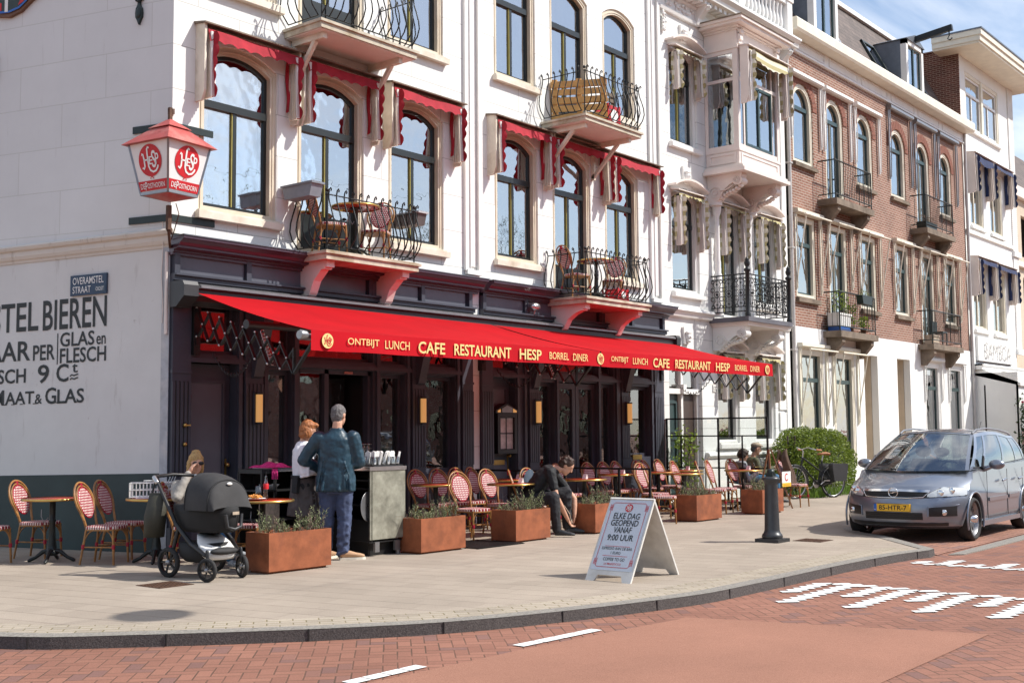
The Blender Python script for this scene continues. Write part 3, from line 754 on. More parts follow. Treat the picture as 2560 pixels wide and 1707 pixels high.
# shallow crack-like drip ledge above the cornice
obj('front_wall', mb, WHITE, cafe)
mb = MB()
for a, b in ((5.64, 6.08), (11.34, 11.80)):
    mb.box(a, a+.12, -.055, .0, 4.14, 12.6); mb.box(b-.11, b, -.055, .0, 4.14, 12.6)
    mb.box(a+.03, b-.03, -.07, -.002, 4.08, 4.16); mb.box(a+.12, b-.11, -.02, -.001, 4.22, 12.6)
    mb.box(a+.10, a+.125, -.075, -.05, 4.2, 12.6); mb.box(b-.125, b-.10, -.075, -.05, 4.2, 12.6)
obj('pilaster', mb, WHITEP, cafe)
for i, w_ in enumerate(W1+W2):
    door = i in (1, 4, 7, 10)
    rail = (5.87 if i < 6 else 9.0)
    window(cafe, w_, rail, sill=not door, cur=('r',) if i % 3 else ('r', 'l'), lowpanel=.45 if door else 0)
mb = MB()
mb.box(0, 11.8, .3, 9, 12.55, 12.65); mb.add([(0, .3, 0), (0, .3, 12.6), (-2.4, 9, 12.6), (-2.4, 9, 0)], [(0, 1, 2, 3)]); mb.add([(11.8, .3, 0), (11.8, 9, 0), (11.8, 9, 12.6), (11.8, .3, 12.6)], [(0, 1, 2, 3)])
obj('roof', mb, DGREYM, cafe)
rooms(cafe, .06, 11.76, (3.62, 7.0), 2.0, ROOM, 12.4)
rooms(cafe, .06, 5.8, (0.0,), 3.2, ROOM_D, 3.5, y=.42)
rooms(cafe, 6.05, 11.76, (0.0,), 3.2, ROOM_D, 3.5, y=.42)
# side wall (local x runs towards the corner)
SA = math.radians(-74.15)
def side(name, mb, mat):
    mb.v = [(p[0], p[1], p[2]+.0181*p[0]) for p in mb.v]
    o = obj(name, mb, mat, cafe); o.rotation_euler = (0, 0, SA); return o
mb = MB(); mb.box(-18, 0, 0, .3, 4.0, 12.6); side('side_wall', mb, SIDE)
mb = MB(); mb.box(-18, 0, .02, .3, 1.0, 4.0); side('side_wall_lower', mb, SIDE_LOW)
mb = MB(); mb.box(-18, 0, .012, .3, -.3, 1.0); side('painted_dado', mb, DADO)
mb = MB()
prof = [(0.3, 4.11), (-.05, 4.10), (-.075, 4.07), (-.06, 4.03), (-.03, 4.01), (-.035, 3.95), (-.02, 3.91), (.0, 3.89), (.005, 3.86), (.3, 3.86)]
mb.prism(prof, -18, .02, 'x'); o = side('side_string_course', mb, stucco('string_course', (.66, .61, .54), 90, 90, 41, 40, joint=1, dirt=(.15, .09, .04), dirtamt=.75, varsc=2))
mb = MB(); mb.box(-.12, 0.0, -.008, .03, 0, 3.86); side('grey_corner_strip', mb, pm('peeling_grey_paint', (.42, .44, .47), .8, 0, .2, 6, .1, tint=(.6, .58, .56)))
mb = MB(); mb.tube([(-.03, -.03, 3.80), (-.03, -.03, 3.0), (-.03, -.03, 2.75)], .022, 8); mb.tube([(-.12, -.015, 4.2), (-.09, -.03, 3.9), (-.12, -.02, 3.5), (-.09, -.02, 3.1), (-.1, -.02, 2.9)], .006, 5)
side('corner_conduit', mb, PINKP)
def sidetext(mb, s, u0, u1, z0, z1, bold=.0, y=-.006):
    put_text(mb, s, (u0, y, z0), (1, 0, 0), (0, 0, 1), u1-u0, z1-z0, bold)
mb = MB(); Y = .014
T_ = lambda s, t0, t1, zt, zb, bold=.0: sidetext(mb, s, -t0, -t1, zb, zt, bold, Y)
T_('AM', 3.50, 3.09, 3.32, 2.92, .012); T_('STEL', 3.05, 2.20, 3.325, 2.925, .012); T_('BIEREN', 2.12, 1.03, 3.32, 2.92, .012)
T_('BAAR', 3.30, 2.33, 2.80, 2.535, .014); T_('PER', 2.28, 1.90, 2.73, 2.525, .014)
mb.add([(-1.862, Y, 2.455), (-1.846, Y, 2.455), (-1.846, Y, 2.87), (-1.862, Y, 2.87)], [(0, 1, 2, 3)])
T_('GLAS', 1.81, 1.23, 2.875, 2.685, .014); T_('en', 1.195, 1.04, 2.80, 2.685, .01); T_('FLESCH', 1.81, 1.03, 2.665, 2.465, .014)
T_('FLESCH', 3.30, 2.40, 2.43, 2.235, .016); T_('9', 2.19, 1.99, 2.465, 2.215, .014); T_('C', 1.865, 1.655, 2.46, 2.22, .014); T_('t', 1.595, 1.50, 2.455, 2.335, .01)
for z in (2.30, 2.255):
    flat_stroke(mb, [(-1.63, z-.01), (-1.60, z+.008), (-1.56, z-.004), (-1.52, z+.008), (-1.49, z+.012)], .018, (0, Y, 0), (1, 0, 0), (0, 0, 1))
T_('M', 2.98, 2.78, 2.15, 1.945, .016); T_('AAT', 2.76, 2.245, 2.12, 1.95, .016); T_('&', 2.23, 2.105, 2.075, 1.945, .01); T_('G', 2.05, 1.86, 2.155, 1.935, .014); T_('LAS', 1.84, 1.385, 2.125, 1.935, .016)
# slab serifs on the last line
for u in (2.98, 2.79, 2.76, 2.62, 2.47, 2.24, 1.84, 1.70, 1.52):
    mb.add([(-u-.025, Y, 1.945), (-u+.03, Y, 1.945), (-u+.03, Y, 1.957), (-u-.025, Y, 1.957)], [(0, 1, 2, 3)])
side('painted_lettering', mb, BLACKT)
ss = thing('street_sign', 'dark blue enamel street sign high on the plastered side wall', 'sign', (0, 0, 0), rz=SA)
mb = MB(); mb.box(-1.63, -1.02, -.012, .016, 3.345, 3.615); obj('plate', mb, BLUESIGN, ss)
mb = MB(); mb.box(-1.215, -1.035, -.0145, -.0125, 3.375, 3.455); obj('district_patch', mb, pm('grey_blue_patch', (.03, .06, .10), .4, 0, .1, 9), ss)
mb = MB(); sidetext(mb, 'OVERAMSTEL', -1.585, -1.065, 3.49, 3.585, .004, -.0155); sidetext(mb, 'STRAAT', -1.585, -1.28, 3.375, 3.465, .004, -.0155); sidetext(mb, 'OOST', -1.195, -1.06, 3.39, 3.44, 0, -.0155); obj('lettering', mb, WHITET, ss)
for o in (ss.children): o.location.z -= .0
# wall ornaments
def anchor(u, z, lab, s=1.0):
    mb = MB()
    P = [(0, -.19), (.025, -.13), (.05, -.09), (.055, -.03), (.045, .03), (.02, .07), (.012, .12), (.035, .15), (.055, .13), (.06, .165), (.03, .19), (.015, .175), (.012, .22), (-.012, .22), (-.015, .175), (-.03, .19), (-.06, .165), (-.055, .13), (-.035, .15), (-.012, .12), (-.02, .07), (-.045, .03), (-.055, -.03), (-.05, -.09), (-.025, -.13)]
    mb.prism([(u+a*s, z+b*s) for a, b in P], -.04, .0, 'y'); mb.ell((u, -.04, z-.04*s), (.045*s, .02, .07*s)); mb.ell((u, -.04, z+.13*s), (.02*s, .02, .03*s))
    mb.tube([(u-.004, -.01, z+.2*s), (u+.004, -.012, z+.42)], .004, 4)
    o = obj('wall_anchor', mb, IRON_G); o.rotation_euler = (0, 0, SA); tag(o, lab, 'wall anchor', 'iron wall anchors on the side wall')
anchor(-.545, 7.02, 'ornate iron wall anchor high up by the building corner', 1.0)
anchor(-3.06, 6.55, 'ornate iron wall anchor cut by the left photo edge below the painted emblem', 1.0)
em = thing('wall_emblem', 'painted round drum shaped emblem on a brown shield at the top left', 'emblem', (0, 0, 0), rz=SA)
mb = MB(); mb.prism([(-3.35, 7.9), (-3.35, 7.55), (-3.2, 7.4), (-3.02, 7.35), (-2.80, 7.31), (-2.58, 7.36), (-2.40, 7.48), (-2.2, 7.56), (-1.9, 7.63), (-1.5, 7.67), (-1.5, 7.95)], -.05, 0, 'y'); obj('shield', mb, pm('brown_shield', (.16, .075, .04), .6), em)
mb = MB(); mb.prism([(-3.10, 7.75), (-3.07, 7.45), (-2.95, 7.39), (-2.78, 7.37), (-2.60, 7.40), (-2.46, 7.48), (-2.36, 7.62), (-2.34, 7.75)], -.065, -.05, 'y'); obj('drum_side', mb, pm('drum_green_black', (.02, .035, .03), .5), em)
mb = MB(); disc(mb, (0, 0), .40, (-2.73, -.0665, 7.72), (1, 0, 0), (0, 0, 1), 32, .17); obj('drum_top', mb, WHITET, em)
mb = MB(); mb.add([(-2.99, -.068, 7.43), (-2.92, -.068, 7.41), (-2.92, -.068, 7.52), (-2.99, -.068, 7.54)], [(0, 1, 2, 3)]); mb.add([(-2.62, -.068, 7.44), (-2.52, -.068, 7.48), (-2.46, -.068, 7.60), (-2.54, -.068, 7.58)], [(0, 1, 2, 3)]); disc(mb, (0, 0), .26, (-2.73, -.068, 7.72), (1, 0, 0), (0, 0, 1), 32, .10); obj('red_stripe', mb, REDT, em)
mb = MB(); mb.add([(-2.86, -.069, 7.385), (-2.80, -.069, 7.38), (-2.80, -.069, 7.56), (-2.86, -.069, 7.57)], [(0, 1, 2, 3)]); disc(mb, (0, 0), .23, (-2.73, -.0695, 7.72), (1, 0, 0), (0, 0, 1), 32, .085); obj('white_stripe', mb, WHITET, em)
mb = MB(); flat_stroke(mb, [(-3.06, 7.43), (-2.93, 7.392), (-2.78, 7.378), (-2.6, 7.41), (-2.47, 7.49), (-2.39, 7.60)], .03, (0, -.0675, 0), (1, 0, 0), (0, 0, 1)); obj('blue_stripe', mb, EUBLUE, em)
for o in em.children:
    o.data.transform(Matrix(((1, 0, 0, 0), (0, 1, 0, 0), (.0181, 0, 1, 0), (0, 0, 0, 1))))
for o in ss.children:
    o.data.transform(Matrix(((1, 0, 0, 0), (0, 1, 0, 0), (.0181, 0, 1, 0), (0, 0, 0, 1))))

# shopfront --------------------------------------------------------
H_ = lambda x0, x1, z0, z1: [(x0, z0), (x1, z0), (x1, z1), (x0, z1)]
SH1 = dict(door=(.33, 1.06, .02, 2.42), w1=(1.60, 2.02, .95, 2.36), ent=(2.14, 3.58, .02, 2.40), w2=(3.74, 4.26, .95, 2.38), w3=(4.70, 5.42, .85, 2.38))
SH2 = dict(door=(6.35, 6.98, .02, 2.40), w1=(7.62, 8.10, .7, 2.36), dd=(8.20, 9.42, .02, 2.38), w2=(9.52, 9.98, .7, 2.38), w3=(10.46, 11.26, .98, 2.36))
TR1 = [(.33, 1.06), (1.60, 2.02), (2.14, 3.58), (3.74, 4.26), (4.70, 5.42)]; TR2 = [(6.35, 6.98), (7.62, 8.10), (8.20, 9.42), (9.52, 9.98), (10.46, 11.26)]
for (xa, xb, SH, TR) in ((0, 5.82, SH1, TR1), (6.03, 11.80, SH2, TR2)):
    mb = MB()
    wall(mb, H_(xa, xb, 0, 3.98), [H_(*v) for v in SH.values()]+[H_(a, b, 2.53, 3.25) for a, b in TR], .0, .22)
    obj('shopfront', mb, SHOP, cafe)
    mb = MB()   # transom bar, plinth, mouldings
    mb.box(xa+.3, xb-.28, -.045, 0, 2.41, 2.47); mb.box(xa+.3, xb-.28, -.025, 0, 2.47, 2.50)
    mb.box(xa, xb, -.10, -.0, 3.44, 3.50); mb.box(xa, xb, -.06, 0, 3.40, 3.44); mb.box(xa, xb, -.14, -.02, 3.50, 3.525)
    obj('mouldings', mb, SHOP, cafe)
    # frieze panels
    n = 5; mb = MB()
    for k in range(n):
        a = xa+.12+(xb-xa-.2)*k/n; b = xa+.12+(xb-xa-.2)*(k+1)/n-.10
        mb.box(a, b, -.03, 0, 3.54, 3.76)
    obj('frieze_panel', mb, SHOP_GREY, cafe)
    mb = MB()
    for k in range(n+1):
        a = xa+.02+(xb-xa-.14)*k/n
        mb.box(a, a+.08, -.075, 0, 3.50, 3.80)
    obj('frieze_bracket', mb, SHOP, cafe)
    # crown cornice with returned ends
    prof = [(.0, 3.76), (-.07, 3.76), (-.07, 3.79), (-.10, 3.80), (-.10, 3.825), (-.20, 3.84), (-.20, 3.865), (-.215, 3.87), (-.235, 3.905), (-.28, 3.935), (-.315, 3.95), (-.315, 3.985), (0, 4.0)]
    mb = MB(); mb.prism(prof, xa-.02 if xa == 0 else xa+.02, xb+.1, 'x'); obj('cornice', mb, PLUM, cafe)
    mb = MB(); mb.box(xa-.03 if xa == 0 else xa, xb+.12, -.33, .0, 3.985, 3.998); obj('cornice_flashing', mb, ZINC, cafe)
# pilasters
def fluted(x0, x1, zb=0., z0=.95, z1=2.16, zt=3.4):
    mb = MB(); mb.box(x0, x1, -.05, 0, zb, zt); mb.box(x0-.02, x1+.02, -.075, 0, zb, .32); mb.box(x0-.01, x1+.01, -.065, 0, .80, .88)
    mb.box(x0-.01, x1+.01, -.062, 0, 2.26, 2.30); mb.box(x0-.02, x1+.02, -.08, 0, 3.28, 3.40)
    o = obj('fluted_pilaster', mb, SHOP, cafe)
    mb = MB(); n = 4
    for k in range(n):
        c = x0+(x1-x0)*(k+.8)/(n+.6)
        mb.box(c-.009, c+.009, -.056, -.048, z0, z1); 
    obj('flute', mb, BLACK, o)  # raised black strips drawn for the shade in the grooves
    mb = MB()
    for k in range(n+1):
        c = x0+(x1-x0)*(k+.3)/(n+.6)
        mb.box(c-.02, c+.02, -.062, -.049, z0+.01, z1-.01)
    obj('fillet', mb, SHOP, o)
    return o
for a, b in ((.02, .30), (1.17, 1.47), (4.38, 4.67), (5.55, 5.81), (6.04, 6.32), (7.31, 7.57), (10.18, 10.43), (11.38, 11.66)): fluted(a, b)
# narrow black posts between openings
mb = MB()
for x in (1.10, 1.53, 2.06, 3.66, 4.31, 5.47, 7.02, 7.22, 8.15, 9.46, 10.06, 10.12, 11.31):
    mb.box(x-.03, x+.03, -.04, .0, 0, 3.3)
obj('shopfront_post', mb, SHOP, cafe)
def shopwin(w_, name='shop_window', fr=.05, m=SHOP, door=False):
    x0, x1, z0, z1 = w_
    mb = MB(); mb.ring(H_(x0, x1, z0, z1), H_(x0+fr, x1-fr, z0+fr*1.4, z1-fr*1.3), .10, .16)
    fr_o = obj(name, mb, m, cafe)
    mb = MB(); mb.box(x0+fr*.6, x1-fr*.6, .126, .132, z0+fr, z1-fr); obj('pane', mb, GLASS_D, fr_o)
    return fr_o
for SH in (SH1, SH2):
    for k, v in SH.items():
        if k[0] == 'w': shopwin(v)
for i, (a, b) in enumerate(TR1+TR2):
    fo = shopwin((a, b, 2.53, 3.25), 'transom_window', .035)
    if i in (0, 1, 2, 3, 4, 5):
        mb = MB(); mb.box(a+.02, b-.02, .2, .21, 2.56, 3.22); obj('backing', mb, pm('rose_brown_backing%d' % i, (.30, .10, .085) if i == 0 else (.10, .012, .012), .6, 0, .2, 2), fo)
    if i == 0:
        mb = MB(); flat_stroke(mb, arcpts((.69, 2.80), .085, 0, 2*PI, 26), .022, (0, .118, 0), (1, 0, 0), (0, 0, 1)); obj('ring_reflection', mb, REDT, fo)  # reflected red letter drawn flat on the pane
# solid doors
def door(x0, x1, panel_z, name='cafe_door', knob=True, mail=False):
    mb = MB(); mb.box(x0+.01, x1-.01, .14, .19, .03, 2.40)
    d = obj(name, mb, SHOP, cafe)
    mb = MB(); pz0, pz1 = panel_z
    mb.ring(H_(x0+.05, x1-.10, pz0, pz1), H_(x0+.09, x1-.14, pz0+.05, pz1-.05), .115, .14); obj('panel_moulding', mb, SHOP, d)
    mb = MB(); mb.box(x0+.088, x1-.138, .13, .139, pz0+.048, pz1-.048); obj('door_panel', mb, SHOP_GREY, d)
    mb = MB(); mb.box(x0+.05, x1-.10, .12, .14, .12, pz0-.1); obj('kick_panel', mb, SHOP_GREY, d)
    if knob:
        mb = MB(); mb.box(x1-.085, x1-.055, .125, .14, .82, 1.16); mb.lathe([(.001, 0), (.02, .004), (.012, .02), (.026, .035), (.03, .05), (.018, .066), (.001, .07)], (x1-.07, .125, 1.08), 10, Matrix.Rotation(PI/2, 4, 'X')); obj('door_knob', mb, BRASS, d)
    if mail:
        mb = MB(); mb.box(x0+.14, x1-.18, .105, .125, .93, 1.01); obj('letter_plate', mb, BRASS, d)
    return d
door(.33, 1.06, (.72, 2.20)); door(6.35, 6.98, (1.08, 2.26), mail=True)
mb = MB()
mb.lathe([(.001, 0), (.022, .0), (.022, .02), (.03, .035), (.02, .055), (.001, .06)], (.20, -.05, 1.60), 10, Matrix.Rotation(PI/2, 4, 'X')); mb.lathe([(.001, 0), (.022, .0), (.022, .02), (.03, .035), (.02, .055), (.001, .06)], (.20, -.05, 1.36), 10, Matrix.Rotation(PI/2, 4, 'X'))
mb.bar((.20, -.10, 1.60), (.27, -.10, 1.60), .018)
obj('bell_knob', mb, BRASS, cafe)
# glazed entrance of the left unit: open doorway with a door leaf and side light
mb = MB(); mb.box(2.14, 2.20, .05, .16, .02, 2.40); mb.box(3.52, 3.58, .05, .16, .02, 2.40); mb.box(2.66, 2.74, .05, .16, .02, 2.4); mb.box(2.14, 3.58, .05, .16, 2.34, 2.40); mb.box(2.2, 2.66, .08, .14, .02, .9)
ent = obj('entrance', mb, SHOP, cafe)
mb = MB(); mb.box(2.19, 2.67, .108, .114, .9, 2.35); obj('pane', mb, GLASS_D, ent)
mb = MB(); mb.box(2.82, 3.46, .5, .55, .02, 2.30); mb.box(2.76, 2.80, .16, .6, .02, 2.32); mb.box(3.48, 3.52, .16, .6, .02, 2.32); obj('inner_door', mb, pm('near_black_door', (.010, .011, .012), .4), ent)
mb = MB(); mb.box(2.90, 3.38, .485, .499, .25, 2.22); obj('door_pane', mb, GLASS_D, ent)
mb = MB(); mb.tube([(3.05, .44, 1.18), (3.34, .44, 1.18)], .012, 8); mb.ell((3.36, .44, 1.18), .03); obj('brass_pull_bar', mb, BRASS, ent)
mb = MB(); mb.box(2.30, 2.56, .17, .19, 2.22, 2.30); obj('air_vent', mb, WHITEP, ent)
mb = MB(); mb.box(3.04, 3.20, .035, .049, 2.35, 2.385); obj('notice_plate', mb, pm('pale_red_sticker', (.6, .25, .22), .5, 0, .3, 40), ent)
# double doors of the right unit
mb = MB()
for a, b in ((8.20, 8.80), (8.82, 9.42)): mb.ring(H_(a, b, .02, 2.36), H_(a+.09, b-.09, .72, 2.26), .06, .13); mb.box(a+.09, b-.09, .08, .12, .1, .72)
dd = obj('double_doors', mb, SHOP, cafe)
mb = MB(); mb.box(8.28, 8.72, .092, .098, .70, 2.28); mb.box(8.90, 9.34, .092, .098, .70, 2.28); obj('pane', mb, GLASS_D, dd)
mb = MB(); mb.box(10.60, 10.92, -.012, .1, .93, 1.02); o = obj('brass_name_plate', mb, BRASS, cafe)
# brown curtains and warm glimpses inside
mb = MB(); mb.grid(lambda u, v: (5.02+.34*u-.10*(1-v)*u+.12*(1-v), .33+.03*math.sin(u*22), 1.25+1.0*v), 26, 3); obj('brown_drape', mb, pm('brown_drape', (.17, .085, .055), .85, 0, .15, 4), cafe)
for nm, x, y, z, r in (('pendant_globe', 3.02, 1.3, 2.22, .13), ('pendant_globe', 1.86, 1.0, 1.70, .05)):
    mb = MB(); mb.ell((x, y, z), r); mb.tube([(x, y, z+r), (x, y, 3.4)], .006, 5); obj(nm, mb, emis('warm_globe%d' % int(x*10), (1, .50, .32), .35, (.6, .35, .25)), cafe)
mb = MB(); mb.tube([(8.36, .9, 1.98), (8.36, .9, 2.26)], .012, 6); mb.tube([(8.50, .9, 1.98), (8.50, .9, 2.26)], .012, 6); obj('filament_tube', mb, emis('filament', (1, .45, .12), 3), cafe)
mb = MB(); mb.box(.7, 5.4, 2.2, 2.6, .0, 1.1); mb.box(7.0, 11, 2.2, 2.6, 0, 1.1); obj('bar_counter', mb, pm('dark_bar_wood', (.05, .025, .015), .4), cafe)
# balconies -------------------------------------------------------
def bombe(mb, P0, P1, n, out, hz=.78, bulge=.15, r=.0105, flip=False):
    P0 = Vector(P0); P1 = Vector(P1); out = Vector(out)
    al = (P1-P0).normalized()
    prof = [(0, .07), (.03, .10), (.12, .19), (.165, .30), (.15, .42), (.10, .56), (.05, .68), (.035, .77), (.055, .84), (.085, .86), (.10, .835), (.085, .815)]
    for i in range(n):
        b = P0.lerp(P1, i/(n-1) if n > 1 else .5)
        pts = [b+out*d*bulge/.165+Vector((0, 0, z*hz/.78)) for d, z in prof]
        mb.tube(pts, r, 5)
    k = hz/.78
    mb.tube([P0+Vector((0, 0, .07)), P1+Vector((0, 0, .07))], .010, 5)
    mb.tube([P0+out*.035+Vector((0, 0, .77*k)), P1+out*.035+Vector((0, 0, .77*k))], .010, 5)
def balcony(x0, x1, d, zt, th=.13, hz=.78, lower=True, soffit=None):
    mb = MB(); mb.box(x0, x1, -d, -.002, zt-th, zt); mb.box(x0-.03, x1+.03, -d-.03, -.003, zt-.05, zt-.012)
    b = obj('balcony', mb, SLABW, cafe)
    mb = MB(); e = .05
    ny = max(4, int(d/.135)); nx = int((x1-x0)/.135)
    a = Vector((x0+e, -d+e, zt)); bb = Vector((x1-e, -d+e, zt))
    bombe(mb, a, bb, nx, (0, -1, 0), hz); bombe(mb, (x0+e, -.03, zt), (x0+e, -d+.12, zt), ny, (-1, 0, 0), hz); bombe(mb, (x1-e, -.03, zt), (x1-e, -d+.12, zt), ny, (1, 0, 0), hz)
    for p in (a, bb):
        mb.tube([p, p+Vector((0, 0, .80*hz/.78))], .012, 6); mb.ell(p+Vector((0, 0, .84*hz/.78)), .028)
        for z in (.07, .77*hz/.78):
            mb.tube([p+Vector((-.035 if z > .1 else 0, 0, z)), p+Vector((0, -.035 if z > .1 else 0, z))], .009, 5)
    for xx in (x0+.3, (x0+x1)/2, x1-.3): mb.tube([(xx, -d+e, zt), (xx, -d+e, zt+.08)], .008, 5)
    obj('railing', mb, IRON, b)
    if lower:
        for xx in (x0+.10, x1-.24):
            P = [(0, zt-th), (-d+.10, zt-th), (-d+.10, zt-th-.09), (-d+.15, zt-th-.09), (-d+.15, zt-th-.115), (-d+.22, zt-th-.12), (-d*.60, zt-th-.17), (-d*.45, zt-th-.26), (-d*.38, zt-th-.36), (-d*.34, zt-th-.42), (-.20, zt-th-.46), (-.05, zt-th-.45), (0, zt-th-.42)]
            mb = MB(); mb.prism(P, xx, xx+.14, 'x'); obj('corbel', mb, PINKP, b)  # corbels are white; pink bounce from the awning is put into this colour
            mb = MB(); mb.box(xx-.015, xx+.155, -.16, -.01, zt-th-.50, zt-th-.45); obj('corbel_foot', mb, SLABW, b)
    else:
        mb = MB(); mb.box(x0+.02, x1-.02, -d+.03, -.02, zt-th-.012, zt-th); obj('soffit', mb, PINKP, b)
        for xx in (x0+.16, x1-.24):
            mb = MB(); mb.bar((xx, -.02, zt-th-.055), (xx, -d+.1, zt-th-.055), .075, .085); mb.bar((xx, -.03, zt-th-.66), (xx, -d*.62, zt-th-.09), .06, .06); mb.bar((xx, -.04, zt-th-.7), (xx, -.04, zt-th-.1), .07, .06)
            obj('timber_bracket', mb, BONE, b)
    return b
balcony(2.03, 3.86, .68, 4.0); balcony(7.88, 9.92, .88, 3.85)
balcony(1.83, 3.72, .78, 7.18, lower=False); balcony(7.78, 9.58, .98, 7.05, .12, lower=False)

# red folding window awnings --------------------------------------
def markies(x0, x1, zt, zb, lab, depth=.20, cloth=MARK_RED, board=BONE, left=True, right=True, group='red window awnings on the cafe front', zc=.13, name='window_awning', droop=0, lboard=True):
    t = thing(name, lab, 'awning', ((x0+x1)/2, 0, zb), group)
    mb = MB()
    for a in ([x0] if lboard else [])+[x1-.035]:
        mb = MB(); mb.prism([(0, zt), (0, zb), (-depth+.06, zb), (-depth, zb+zc), (-depth, zt-.02)], a, a+.035, 'x'); obj('side_board', mb, board, t)
    mb = MB(); mb.prism([(0, zt+.03), (0, zt), (-depth-.05, zt-.035), (-depth-.05, zt-.015)], x0-.03, x1+.04, 'x'); obj('top_board', mb, BROWNC if cloth is MARK_RED else board, t)
    mb = MB(); n = 60; sw = (x1-x0)/7
    y = -depth-.02
    def sc_(u): return .035*abs(math.sin(u*(x1-x0)/sw*PI))
    mb.grid(lambda u, v: (x0+.05+(x1-x0-.10)*u, y-.03+.05*v-.012*math.sin(u*9), (zt-.09)-(1-v)*(.15+droop*math.sin(PI*u)) - (1-v)*(.03-sc_(u))), n, 2)
    mb.grid(lambda u, v: (x0+.05+(x1-x0-.10)*u, y+.02+.12*v, zt-.09+.05*v), n, 1)
    obj('front_valance', mb, cloth, t)
    zl = zt-.10; L_ = zl-zb-.06; m = 36; ws = L_/5
    for xx, sgn in ([(x0+.05, 1)] if left else [])+([(x1-.15, -1)] if right else []):
        # folded ribs: thin slats one before the other, splayed at the foot
        mb = MB()
        for k in range(4): mb.bar((xx+.05, -depth*.45-depth*.13*k, zl-.04), (xx+.05, -depth*.42-depth*.19*k, zb+.04), .05, .014, (0, 1, 0))
        obj('folded_batten', mb, board, t)
        mb = MB(); mb.bar((xx+.05, -depth-.03, zl-.03), (xx+.05, -depth-.055, zb+.05), .06, .03, (0, 1, 0)); obj('front_batten', mb, WHITEP, t)
        mb = MB()
        def edge_(v): return -depth-.07-.085*(.4+.6*abs(math.sin(v*L_/ws*PI)))*(1.15-.35*v)
        mb.grid(lambda u, v: (xx+.05+.03*math.sin(v*6+u*3)*u, -depth-.02+(edge_(v)+depth+.02)*u, zb+.04+L_*v), 4, m)
        mb.grid(lambda u, v: (xx+.02+.015*math.sin(v*7+u*5), -.02-depth*.42*u, zb+.16+(L_-.12)*v), 4, 12)
        obj('scalloped_side_cloth', mb, cloth, t)
    return t
AW = [(.34, 1.98, 'leftmost red window awning, beside the building corner'), (2.03, 3.56, 'second red window awning, tucked under the left upper balcony'), (3.78, 5.44, 'third red window awning, left of the white pilaster'),
      (6.26, 7.86, 'fourth red window awning, right of the white pilaster'), (7.90, 9.72, 'fifth red window awning, tucked under the balcony holding a pallet'), (9.74, 11.50, 'rightmost red window awning of the cafe front')]
for a, b, l in AW: markies(a, b, 6.86, 5.82, l)
# ------------------------------------------------------------------ neighbouring house with the bay window
h3 = thing('bay_window_house', 'ornate white house with a boxed bay window and a black lattice balcony', 'house', (14.6, 0, 0))
B1 = [(12.22, 13.36, 4.36, 6.45, .17), (14.12, 15.22, 3.95, 6.45, .17), (15.88, 17.0, 4.36, 6.45, .17)]
B2 = [(12.22, 13.36, 7.52, 9.55, .17), (13.78, 15.6, 7.5, 9.6, 0), (15.88, 17.0, 7.52, 9.55, .17)]
B0 = [(12.02, 13.36, .02, 3.05, .12), (14.03, 15.02, 1.18, 3.15, .2), (15.78, 16.78, 1.18, 3.15, .2)]
mb = MB(); wall(mb, [(11.82, 0), (17.55, 0), (17.55, 11.2), (11.82, 11.2)], [arch(*w_) for w_ in B0+B1+B2], .01, .12); obj('front_wall', mb, WHITE3, h3)
mb = MB(); mb.box(11.85, 17.5, .3, 9, 11.15, 11.25); mb.add([(17.55, .3, 0), (17.55, 9, 0), (17.55, 9, 11.2), (17.55, .3, 11.2)], [(0, 1, 2, 3)]); obj('roof', mb, DGREYM, h3)
rooms(h3, 11.86, 17.5, (0, 3.7, 7.1), 2.2, ROOM, 11.0)
for i, w_ in enumerate(B1): window(h3, w_, 5.84, mull=(i != 0), cas=WHITEP, sash=SASH, sill=i != 1, sillm=WHITEP, cur=('full',) if i == 2 else ('r', 'l'), y0=.06)
for i, w_ in enumerate(B2): 
    if i != 1: window(h3, w_, 9.0, cas=WHITEP, sill=True, sillm=WHITEP, cur=('r', 'l'), y0=.06)
for i, w_ in enumerate(B0[1:]): window(h3, w_, 2.35, mull=False, cas=WHITEP, sill=True, sillm=WHITEP, y0=.06, blind=True)
# front door recess
mb = MB(); mb.ring(H_(12.02, 13.36, .02, 3.05), H_(12.10, 13.28, .10, 2.97), .10, .2); mb.box(12.60, 12.68, .08, .2, .02, 3.0); mb.box(12.05, 13.33, .06, .2, 2.25, 2.36); mb.box(12.58, 12.70, .0, .1, 2.25, 2.45); fd = obj('door_surround', mb, WHITEP, h3)
mb = MB(); mb.box(12.12, 12.58, .16, .2, .05, 2.25)
for z0, z1 in ((.2, .75), (.85, 1.35), (1.45, 2.1)): mb.ring(H_(12.18, 12.52, z0, z1), H_(12.23, 12.47, z0+.05, z1-.05), .13, .16)
obj('front_door', mb, SASHG, h3)
mb = MB(); mb.box(12.70, 13.26, .17, .2, .05, 2.24); obj('side_door', mb, pm('brown_glazed_door', (.07, .05, .042), .35), h3)
mb = MB(); mb.box(12.12, 12.58, .15, .155, 2.40, 2.95); mb.box(12.70, 13.26, .15, .155, 2.40, 2.95); obj('fanlight_pane', mb, GLASS, h3)
mb = MB()
mb.prism([(.01, 1.02), (-.08, 1.0), (-.10, .94), (-.04, .88), (.01, .86)], 13.45, 17.5, 'x'); mb.box(13.42, 17.52, -.03, .0, 0, .86)
mb.prism([(.01, 4.06), (-.12, 4.04), (-.16, 3.98), (-.10, 3.93), (-.08, 3.86), (.01, 3.84)], 11.85, 13.72, 'x'); mb.prism([(.01, 4.06), (-.12, 4.04), (-.16, 3.98), (-.10, 3.93), (-.08, 3.86), (.01, 3.84)], 15.85, 17.5, 'x')
mb.box(17.3, 17.52, -.04, .0, 1.0, 11.0)
